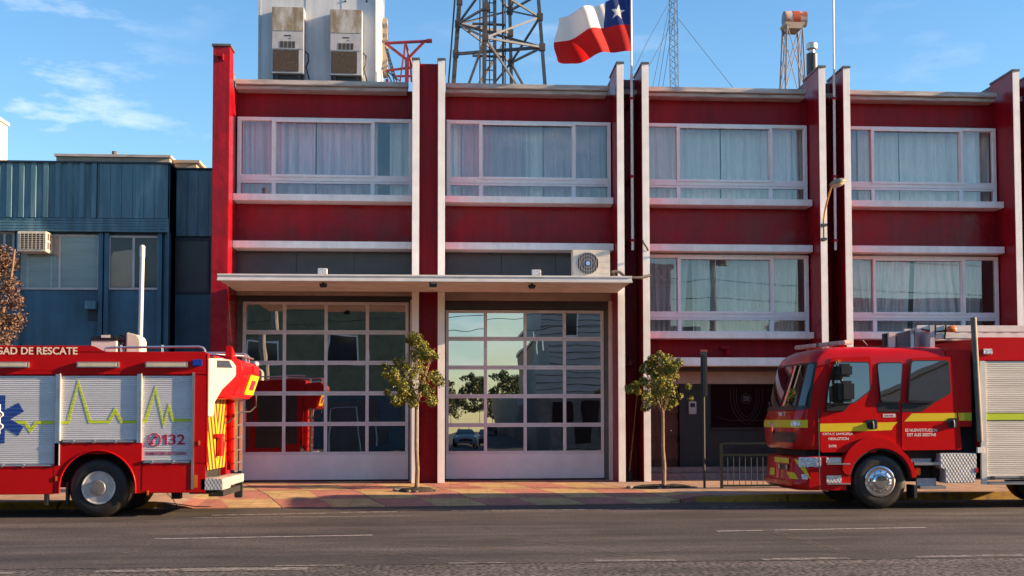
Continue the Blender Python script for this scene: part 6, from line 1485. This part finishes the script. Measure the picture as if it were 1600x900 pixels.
for c4 in (((1211, zz(724)), (1234, zz(724)), (1233, zz(716)), (1211.5, zz(716))), ((1203, zz(746)), (1211, zz(746)), (1211.5, zz(734)), (1204.5, zz(734))),
           ((1235, zz(748)), (1248, zz(748)), (1242, zz(738)), (1230, zz(738))), ((1257, zz(738)), (1271, zz(747)), (1250, zz(718)), (1241, zz(717)))):
    bpatch(c4, 'hazard_patch', M['yellow'], 0.012)
bpatch(((1216, zz(735)), (1233, zz(735)), (1233, zz(726)), (1216, zz(726))), 'towing_recess', M['black'], 0.014)
for p_ in (1218.5, 1230): bpatch(((p_, zz(734)), (p_ + 2, zz(734)), (p_ + 2, zz(727)), (p_, zz(727))), 'towing_eye', M['alu'], 0.03)
bpatch(((1254, zz(748)), (1262, zz(748)), (1261, zz(740)), (1253, zz(740))), 'fog_lamp', M['clear_lens'], 0.03)
z0, z1 = q(1265, 730)[1], q(1265, 714.5)[1]
MB().prism([(bfront(t_, 0.8)[0] - 0.02, bfront(t_, 0.8)[1] - 0.014) for t_ in [(lambda t0, k_: t0 + (-0.995 - t0) * k_ / 5)(tpx(1249, 0.8, bfront), k_) for k_ in range(6)]] + [(q(1283, 720)[0], YK - 0.012), (q(1283, 720)[0], YK + 0.1), (6.74, YK + 0.3)], z0, z1, 'z').build('headlight', M['clear_lens'], fe, bevel=0.012)
x0, x1 = q(1290, 655)[0], q(1323, 655)[0]
for py, h in ((726, 9), (757, 12)):
    r_ = MB().box(x0 - 0.03, x1 + 0.06, YK - 0.004, YK + 0.003, q(1300, py - h - 3)[1], q(1300, py + 1)[1]).build('step_recess', M['truck_red'], bp_)
    MB().box(x0, x1 - 0.12, YK - 0.010, YK - 0.0045, q(1300, py - 3)[1], q(1300, py - h - 2)[1]).build('step_plate', M['plate'], r_)
    MB().box(x0, x1 + 0.04, YK - 0.06, YK - 0.0045, q(1300, py)[1], q(1300, py - 2.2)[1]).build('step_tread', M['alu'], r_, bevel=0.004)
MB().tube([(q(1278.5, 655)[0], YK - 0.02, q(1278, 640)[1]), (q(1278.5, 655)[0], YK - 0.03, q(1278, 765)[1]), (q(1292, 655)[0], YK - 0.03, q(1278, 768)[1])], 0.010, 6).build('guide_rod', M['galv'], fe)
# front mudguard
wx, wz = q(1375, 750)[0], 0.545; r0, r1 = 0.60, 0.70
ap = [(wx + r0 * math.cos(a), wz + r0 * math.sin(a)) for a in [math.pi * (0.02 + 0.93 * i / 30) for i in range(31)]]
def ro_(a): return r1 + (0.16 * max(0, math.sin((a - 0.9) * 1.35)) if 0.9 < a < 2.9 else 0)
aa = [math.pi * (0.02 + 0.93 * i / 30) for i in range(31)]
bo = [(wx + ro_(a) * math.cos(a), wz + ro_(a) * math.sin(a)) for a in aa]
MB().prism(ap + bo[::-1], YK - 0.055, YK + 0.55, 'y').build('front_mudguard', M['truck_red'], fe, bevel=0.012)
MB().prism([(wx + r0 * math.cos(a), wz + r0 * math.sin(a)) for a in aa] + [(wx + 0.57 * math.cos(a), wz + 0.57 * math.sin(a)) for a in aa[::-1]], YK - 0.02, YK + 0.55, 'y').build('mudguard_liner', M['chassis'], fe)
MB().box(q(1426, 655)[0], q(1430.5, 655)[0], YK - 0.03, YK + 0.4, 0.2, q(1430, 758)[1]).build('mudflap', M['rubber'], fe)
# steps and locker behind the wheel
MB().box(q(1405, 655)[0], 9.8, YK + 0.3, YM + HW - 0.3, 0.5, 1.12).build('chassis', M['chassis'], fe)
for xa, xb, py, h, w2 in ((1427.5, 1470, 727, 13, 1461), (1436, 1477, 764, 16, 1468)):
    s = MB().box(q(xa, 655)[0], q(xb, 655)[0], YK + 0.0, YK + 0.28, q(1450, py)[1], q(1450, py - 4.5)[1]).build('side_step', M['alu'], fe, bevel=0.006)
    MB().box(q(xa + 1, 655)[0], q(w2, 655)[0], YK + 0.22, YK + 0.27, q(1450, py - 4.5)[1] + 0.001, q(1450, py - h)[1]).build('step_back', M['plate'], s, bevel=0.004)
MB().box(q(1432, 655)[0], q(1440, 655)[0], YK + 0.08, YK + 0.16, q(1435, 743)[1], q(1435, 731)[1]).build('side_lamp', M['amber'], fe, bevel=0.015)
bxp = [(1468, 708), (1525.5, 708), (1525.5, 732), (1523, 754), (1477, 755), (1476, 733), (1469, 732)]
lk = pp(bxp, YK - 0.02, YK + 0.4, 'side_locker', M['plate'], fe, 0.012)
MB().box(q(1521, 655)[0], q(1526, 655)[0], YK - 0.03, YK - 0.0205, q(1523, 738)[1], q(1523, 731)[1]).build('locker_lamp', M['red_lens'], lk)
# rear body
xb0, xb1 = q(1532, 650)[0], 14.8; zt_ = q(1580, 527)[1]; zsh = q(1580, 564)[1]; zlow = q(1580, 744)[1]
MB().box(xb0, xb1, YK + 0.05, YM + HW, 1.12, zt_ - 0.01).build('body', M['truck_red'], fe, bevel=0.02)
hp = MB().box(xb0 - 0.02, xb1, YK, YK + 0.049, zsh, zt_).build('header_panel', M['truck_red'], fe, bevel=0.015)
MB().box(q(1537.5, 655)[0], q(1552, 655)[0], YK - 0.03, YK - 0.001, q(1545, 553.5)[1], q(1545, 545)[1]).build('side_marker', M['clear_lens'], hp, bevel=0.01)
MB().box(xb0, q(1541.5, 655)[0], YK - 0.005, YK + 0.048, q(1540, 757)[1], zsh - 0.001).build('body_edge_trim', M['ladder_alu'], fe, bevel=0.006)
xs0, xs1 = q(1542, 655)[0], q(1680, 655)[0]
sh = shutter(xs0, xs1, zlow, zsh - 0.004, YK + 0.02, 0.036, M['shutter_r'], fe)
ribbon([(xs0, q(1545, 651)[1]), (xs1, q(1600, 650.5)[1] - 0.005)], 0.155, YK + 0.0185).build('lime_stripe', M['lime'], sh, smooth=0)
mb = MB()
for zq_ in (q(1545, 645)[1], q(1545, 656.5)[1]): mb.box(xs0, xs1, YK + 0.012, YK + 0.0145, zq_ - 0.008, zq_ + 0.004)
mb.build('stripe_edge', M['black'], sh)
MB().box(xs0, xs1, YK - 0.01, YK + 0.04, zlow - 0.07, zlow - 0.001).box(xs0, xs1, YK - 0.02, YK + 0.04, zlow - 0.16, zlow - 0.10).build('shutter_sill', M['alu'], fe, bevel=0.008)
MB().tube([(xs0 + 0.05, YK - 0.05, zlow - 0.035), (xs1 - 0.05, YK - 0.05, zlow - 0.035)], 0.012, 8).build('lift_bar', M['galv'], sh)
mb = MB()
for f_ in (0.03, 0.36, 0.7): x = xs0 + (xs1 - xs0) * f_; mb.box(x, x + 0.06, YK - 0.055, YK - 0.011, zlow - 0.06, zlow)
mb.build('bar_clip', M['black'], sh)
MB().box(xs1 + 0.002, xs1 + 0.10, YK - 0.005, YK + 0.048, 0.6, zsh - 0.001).build('body_edge_trim', M['alu'], fe)
MB().box(xs1 + 0.102, xb1, YK, YK + 0.049, 1.18, zsh - 0.001).build('rear_side_panel', M['truck_red'], fe, bevel=0.01)
MB().box(xb0 + 0.1, xb1 - 0.2, YK + 0.35, YM + HW - 0.35, 0.55, 1.119).build('body_chassis', M['chassis'], fe)
for nm, x, y, sd_, st2, w_ in (('front_wheel', wx, YK - 0.0, -1, True, 0.31), ('front_wheel', wx, YM + HW - 0.02, 1, True, 0.31), ('rear_wheel', 12.1, YK + 0.07, -1, False, 0.52), ('rear_wheel', 12.1, YM + HW - 0.07, 1, False, 0.52)):
    wheel(nm, (x, y, 0.52), 0.52, fe, st2, sd_, w_, 'chrome' if st2 else 'rim')
# light bar on the cab roof
a, b_ = Vector(P3(1247, 543.5, YM + 0.75)), Vector(P3(1326, 535, YK + 0.3))
M['bar_lens'] = mat('light_bar_lens', (0.50, 0.30, 0.28), 0.2, var=0.25, scale=9, coat=0.5)
lb = MB().bar(a, b_, 0.20, 0.085).build('light_bar', M['bar_lens'], fe, bevel=0.02)
mb = MB()
for f_ in (0.28, 0.8): c = a.lerp(b_, f_); mb.box(c.x - 0.07, c.x + 0.10, c.y - 0.1, c.y + 0.1, 3.0, c.z - 0.03)
mb.build('light_bar_foot', M['truck_red'], lb, bevel=0.01)
MB().bar(a.lerp(b_, 0.46) , a.lerp(b_, 0.5), 0.206, 0.091).build('light_bar_joint', M['panel_dark'], lb)
MB().tube([P3(1356, 540, YM - 0.5), P3(1348, 531, YM - 0.5)], 0.006, 5).build('radio_aerial', M['white_text'], fe)
# items on the roof: boxes and the ladder
zr_ = 3.08
t = thing('roof_box', 'cream and dark box on the roof of the right engine just ahead of the ladder', 'box', P3(1390, 538, YM - 0.2))
a, b_ = P(1387, 530, YM - 0.5)[0], P(1398, 530, YM - 0.5)[0]; zq = P(1390, 519.5, YM - 0.5)[1]
MB().box(a, b_, YM - 0.55, YM - 0.35, zr_, zq).build('front_face', M['ac_beige'], t, bevel=0.01)
MB().box(a - 0.08, a - 0.001, YM - 0.5, YM - 0.4, zr_, zq - 0.02).build('side_bracket', M['black'], t)
t = thing('roof_locker', 'grey locker box on the roof of the right engine under the ladder end', 'box', P3(1414, 538, YM))
a, b_ = P(1399.5, 530, YM - 0.5)[0], P(1430, 530, YM - 0.5)[0]
MB().prism([(a, zr_), (b_, zr_), (b_, P(1429, 515, YM - 0.5)[1]), (a + 0.03, P(1400, 521, YM - 0.5)[1])], YM - 0.5, YM - 0.1, 'y').build('casing', mat('locker_grey', (0.13, 0.115, 0.11), 0.5, var=0.15), t, bevel=0.015)
MB().box(b_ - 0.10, b_ - 0.03, YM - 0.52, YM - 0.501, zr_, P(1429, 513, YM - 0.5)[1] - 0.01).build('strap', M['alu'], t)
lx0, lx1 = P(1432, 515, YM - 0.7)[0], 14.6; zl0, zl1 = P(1500, 529, YM - 0.7)[1], P(1500, 508.5, YM - 0.7)[1]
t = thing('roof_ladder', 'long aluminium extension ladder lying on the roof of the right engine', 'ladder', (lx0, YM, zl0))
for k, (yy, dx) in enumerate(((YM - 0.70, 0.0), (YM - 0.58, 0.15), (YM + 0.0, 0.0), (YM + 0.12, 0.15))):
    mb = MB().box(lx0 + dx, lx1, yy - 0.02, yy + 0.02, zl0 + 0.13, zl1 - 0.0 - 0.01 * k).box(lx0 + dx + 0.35, lx1, yy - 0.022, yy + 0.022, zl0, zl0 + 0.10)
    mb.build('stile', M['ladder_alu'], t, bevel=0.008)
mb = MB(); x = lx0 + 0.3
while x < lx1 - 0.1: mb.tube([(x, YM - 0.70, zl1 - 0.06), (x, YM + 0.12, zl1 - 0.06)], 0.016, 6).tube([(x + 0.12, YM - 0.70, zl0 + 0.05), (x + 0.12, YM + 0.12, zl0 + 0.05)], 0.016, 6); x += 0.3
mb.build('rungs', M['ladder_alu'], t)
mb = MB()
for px in (1462, 1478): mb.tube([P3(px, 508, YM - 0.74), P3(px - 2, 530, YM - 0.74)], 0.018, 6)
mb.tube([P3(1440, 514, YM - 0.74), P3(1462, 519, YM - 0.74), P3(1492, 514, YM - 0.74)], 0.018, 6)
mb.build('lashing', M['black'], t)
MB().ball(P3(1487, 514, YM - 0.78), 0.085, 8, 1.3, 0.6, 0.8).build('ladder_lamp', M['amber'], t)
for u, v in ((lx0 + 0.25, zl1), (12.5, zl0)): MB().box(u, u + 0.09, YM - 0.76, YM + 0.2, zr_, v).build('gantry', M['ac_grey'], t)

# ================================================================== ACROSS THE STREET (seen in the glass)
M['grey_siding'] = mat('grey_siding', (0.40, 0.39, 0.37), 0.75, var=0.12, scale=1.5, stretch=(0.4, 0.4, 3))
M['dark_blue_front'] = mat('dark_blue_shopfront', (0.03, 0.06, 0.085), 0.6, var=0.2)
M['olive_wall'] = mat('olive_wall', (0.14, 0.15, 0.085), 0.8, var=0.2)
M['ochre_wall'] = mat('ochre_wall', (0.33, 0.20, 0.12), 0.8, var=0.12)
def block(name, label, x0, x1, y0, y1, h, m, wins=(), roof=None, base=None, cat='building'):
    t = thing(name, label, cat, ((x0 + x1) / 2, (y0 + y1) / 2, 0))
    MB().box(x0, x1, y0, y1, 0 if not base else 2.9, h).build('wall', m, t)
    if base: MB().box(x0 + 0.03, x1 - 0.03, y0 + 0.03, y1 - 0.03, 0, 2.899).build('ground_storey', base, t)
    MB().box(x0 - 0.15, x1 + 0.15, y0 - 0.15, y1 + 0.15, h + 0.001, h + 0.25).build('roof_edge', roof or M['gutter'], t)
    for (face, a, z, w, hh) in wins:
        if face == 'n': f = MB().box(a - w / 2, a + w / 2, y1 - 0.02, y1 + 0.05, z, z + hh).build('window', M['white_frame'], t); MB().box(a - w / 2 + .08, a + w / 2 - .08, y1 + 0.051, y1 + 0.06, z + .08, z + hh - .08).build('pane', M['dark_shiny'], f)
        if face == 'w': f = MB().box(x0 - 0.05, x0 + 0.02, a - w / 2, a + w / 2, z, z + hh).build('window', M['white_frame'], t); MB().box(x0 - 0.06, x0 - 0.051, a - w / 2 + .08, a + w / 2 - .08, z + .08, z + hh - .08).build('pane', M['dark_shiny'], f)
        if face == 'e': f = MB().box(x1 - 0.02, x1 + 0.05, a - w / 2, a + w / 2, z, z + hh).build('window', M['white_frame'], t); MB().box(x1 + 0.051, x1 + 0.06, a - w / 2 + .08, a + w / 2 - .08, z + .08, z + hh - .08).build('pane', M['dark_shiny'], f)
    return t
t = block('corner_shop', 'dark olive corner building reflected in the left garage door', -24, -2.6, -16, -2.5, 8.2, M['olive_wall'], [('n', -5.2, 4.6, 1.6, 1.6), ('n', -9.5, 4.6, 1.6, 1.6), ('n', -14, 4.6, 1.6, 1.6), ('e', -8, 4.6, 1.4, 1.6)], base=M['dark_blue_front'])
for x in (-5.0, -9.0, -13.0):
    MB().box(x - 1.2, x + 1.2, -2.53, -2.45, 0.3, 2.6).build('shop_door', M['panel_dark'], t)
    mb = MB(); mb.tube([(x - 0.9, -2.3, 0.2), (x - 0.8, -2.3, 2.2), (x + 0.5, -2.3, 2.3), (x + 0.7, -2.3, 0.2)], 0.04, 6); mb.build('door_rail', M['ac_grey'], t)
t = block('siding_house', 'tall pale grey sided house reflected in the right garage door', 4.7, 11.5, -18, -2.5, 9.6, M['grey_siding'], [('n', 6.6, 6.4, 1.3, 1.7), ('n', 9.7, 6.0, 1.3, 1.7), ('w', -7, 5.6, 1.3, 1.6), ('w', -13, 5.6, 1.3, 1.6)], base=mat('siding_base', (0.16, 0.13, 0.11), 0.8, var=0.2))
mb = MB()
for k in range(20): mb.box(4.69, 11.5, -2.5, -2.475, 3.0 + k * 0.33, 3.03 + k * 0.33)
mb.build('board_lines', M['panel_dark'], t)
mb = MB()
for x in (5.4, 6.8, 8.2, 9.6): mb.box(x, x + 0.9, -2.53, -2.47, 0.3, 2.5)
mb.build('shop_opening', M['dark_glass'], t)
block('low_shop', 'low flat-roofed shop beyond the sided house, mirrored in the engine windows', 12, 21, -12, -2.5, 5.4, M['olive_wall'], [('n', 14, 1.0, 2.4, 1.8), ('n', 18, 1.0, 2.4, 1.8)])
block('ochre_terrace', 'warm ochre terrace along the side street in the door reflection', 5.2, 16, -62, -18.5, 7.5, M['ochre_wall'], [('w', -20, 4, 1.4, 1.7), ('w', -28, 4, 1.4, 1.7), ('w', -36, 4, 1.4, 1.7), ('w', -46, 4, 1.4, 1.7)])
block('low_terrace', 'low grey terrace on the left of the reflected side street', -20, -4.2, -70, -16.6, 4.6, M['grey_siding'])
block('warehouse', 'plain grey warehouse reflected in the lower windows', 22, 42, -24, -4, 8.0, M['ac_grey'])
t = thing('concrete_pole', 'pale concrete pole mirrored in the left garage door', 'utility pole', (-8.2, 6.5, 0))
MB().tube([(-8.2, 6.5, 0), (-8.2, 6.5, 12)], 0.19, 10, r1=0.12).build('shaft', M['step_stone'], t)
MB().box(-8.9, -7.5, 6.4, 6.5, 10.2, 10.32).build('crossarm', M['bark'], t)
t = thing('utility_pole', 'wooden utility pole with crossarms reflected in the lower window', 'utility pole', (12.2, 5, 0))
MB().tube([(12.2, 5, 0), (12.2, 5, 11.5)], 0.17, 10, r1=0.13).build('shaft', M['bark'], t)
MB().box(11.2, 13.2, 4.95, 5.05, 10.6, 10.72).build('crossarm', M['bark'], t)
MB().lathe([(0.26, 8.9), (0.26, 9.8)], (12.6, 5.2, 0), 'z', 14).build('transformer', M['galv'], t)
for k, (z, y) in enumerate(((10.75, 5), (9.6, 5.2), (8.2, 5.1), (7.4, 5.0), (6.7, 5.3))):
    pts = [(-40 + i * 4, y, z - 0.9 * (1 - ((i % 13) / 6.5 - 1) ** 2)) for i in range(27)]
    tag(MB().tube(pts, 0.015, 5).build('power_line', M['cable']), 'sagging overhead line along the far side of the street, seen only as a reflection', 'power line', 'overhead lines')
mc = {}
def car(x, y, rot, col, label):
    t = thing('parked_car', label, 'car', (x, y, 0), 'cars on the side street')
    Rm = Matrix.Rotation(rot, 3, 'Z')
    def fin_(mb): mb.v = [tuple(Rm @ Vector(v) + Vector((x, y, 0))) for v in mb.v]; return mb
    sec = [(-2.1, .45, .80), (-2.0, .30, .95), (-1.0, .28, 1.0), (0.9, .28, 1.02), (2.0, .30, .92), (2.1, .45, .78)]
    mb = MB(); mb.prism([(-2.1, .5), (-2.0, .28), (2.0, .28), (2.1, .5), (2.05, .82), (1.1, .98), (-1.9, 1.0), (-2.1, .85)], -0.86, 0.86, 'x')
    mb.v = [(v[0], v[1], v[2]) for v in mb.v]
    fin_(mb).build('body', col, t, bevel=0.06)
    mb = MB(); vs = []
    for z, a, b_, w in ((0.97, -1.75, 1.0, 0.80), (1.44, -1.25, 0.25, 0.64)): vs += [(-w, a, z), (w, a, z), (w, b_, z), (-w, b_, z)]
    mb.add(vs, [(0, 1, 2, 3), (4, 5, 6, 7), (0, 1, 5, 4), (1, 2, 6, 5), (2, 3, 7, 6), (3, 0, 4, 7)]); fin_(mb).build('cabin_glass', M['cab_glass'], t, bevel=0.04)
    mb = MB().box(-0.62, 0.62, -1.25, 0.25, 1.43, 1.48); fin_(mb).build('roof', col, t, bevel=0.02)
    for sx in (-1, 1):
        for yy in (-1.3, 1.3):
            mb = MB().lathe([(0.1, 0), (0.30, 0.0), (0.32, 0.03), (0.32, 0.2)], (sx * 0.88 if sx < 0 else 0.68, yy, 0.32), 'x', 18); fin_(mb).build('wheel', M['tyre'], t)
        mb = MB().box(sx * 0.75 - 0.14, sx * 0.75 + 0.10, 2.04, 2.11, 0.62, 0.76); fin_(mb).build('headlight', M['clear_lens'], t, bevel=0.02)
    mb = MB().box(-0.5, 0.5, 2.06, 2.115, 0.45, 0.6); fin_(mb).build('grille', M['black'], t)
    return t
silver = mat('car_silver', (0.45, 0.45, 0.46), 0.25, metal=0.6, coat=0.5); dk = mat('car_dark', (0.03, 0.032, 0.04), 0.25, coat=0.6); wh = mat('car_white', (0.6, 0.6, 0.6), 0.3, coat=0.5)
car(3.6, -36, 0.05, silver, 'silver car facing the camera, largest car in the right door reflection')
car(0.4, -50, 0.0, wh, 'white parked car at the left of the reflected side street, nearest of its row')
car(0.2, -60, 0.0, dk, 'dark parked car second in the row on the left of the reflected side street')
car(0.1, -72, 0.0, silver, 'silver parked car third in the row on the left of the reflected side street')
car(2.4, -64, 0.02, dk, 'dark car driving in the middle of the reflected side street')
for i, (x, y, h, w) in enumerate(((-1.4, -66, 6.5, 4.6), (-0.4, -84, 8, 5), (1.0, -112, 7.5, 7), (4.6, -105, 8, 7), (7.5, -120, 8, 8))):
    small_tree((x, y, 0), h, h * 0.38, 0.0, w, h * 0.66, 'side_street_tree', ['leafy tree behind the row of parked cars in the reflected side street', 'taller leafy tree beside the low terrace in the reflected side street', 'large tree further down the left of the reflected side street', 'broad tree closing the right of the reflected side street', 'broad tree closing the left of the reflected side street'][i], 40 + i, [M['green_leaf2'], M['green_leaf2']], 2600, 0.12 + 0.03 * i, 'trees of the side street')
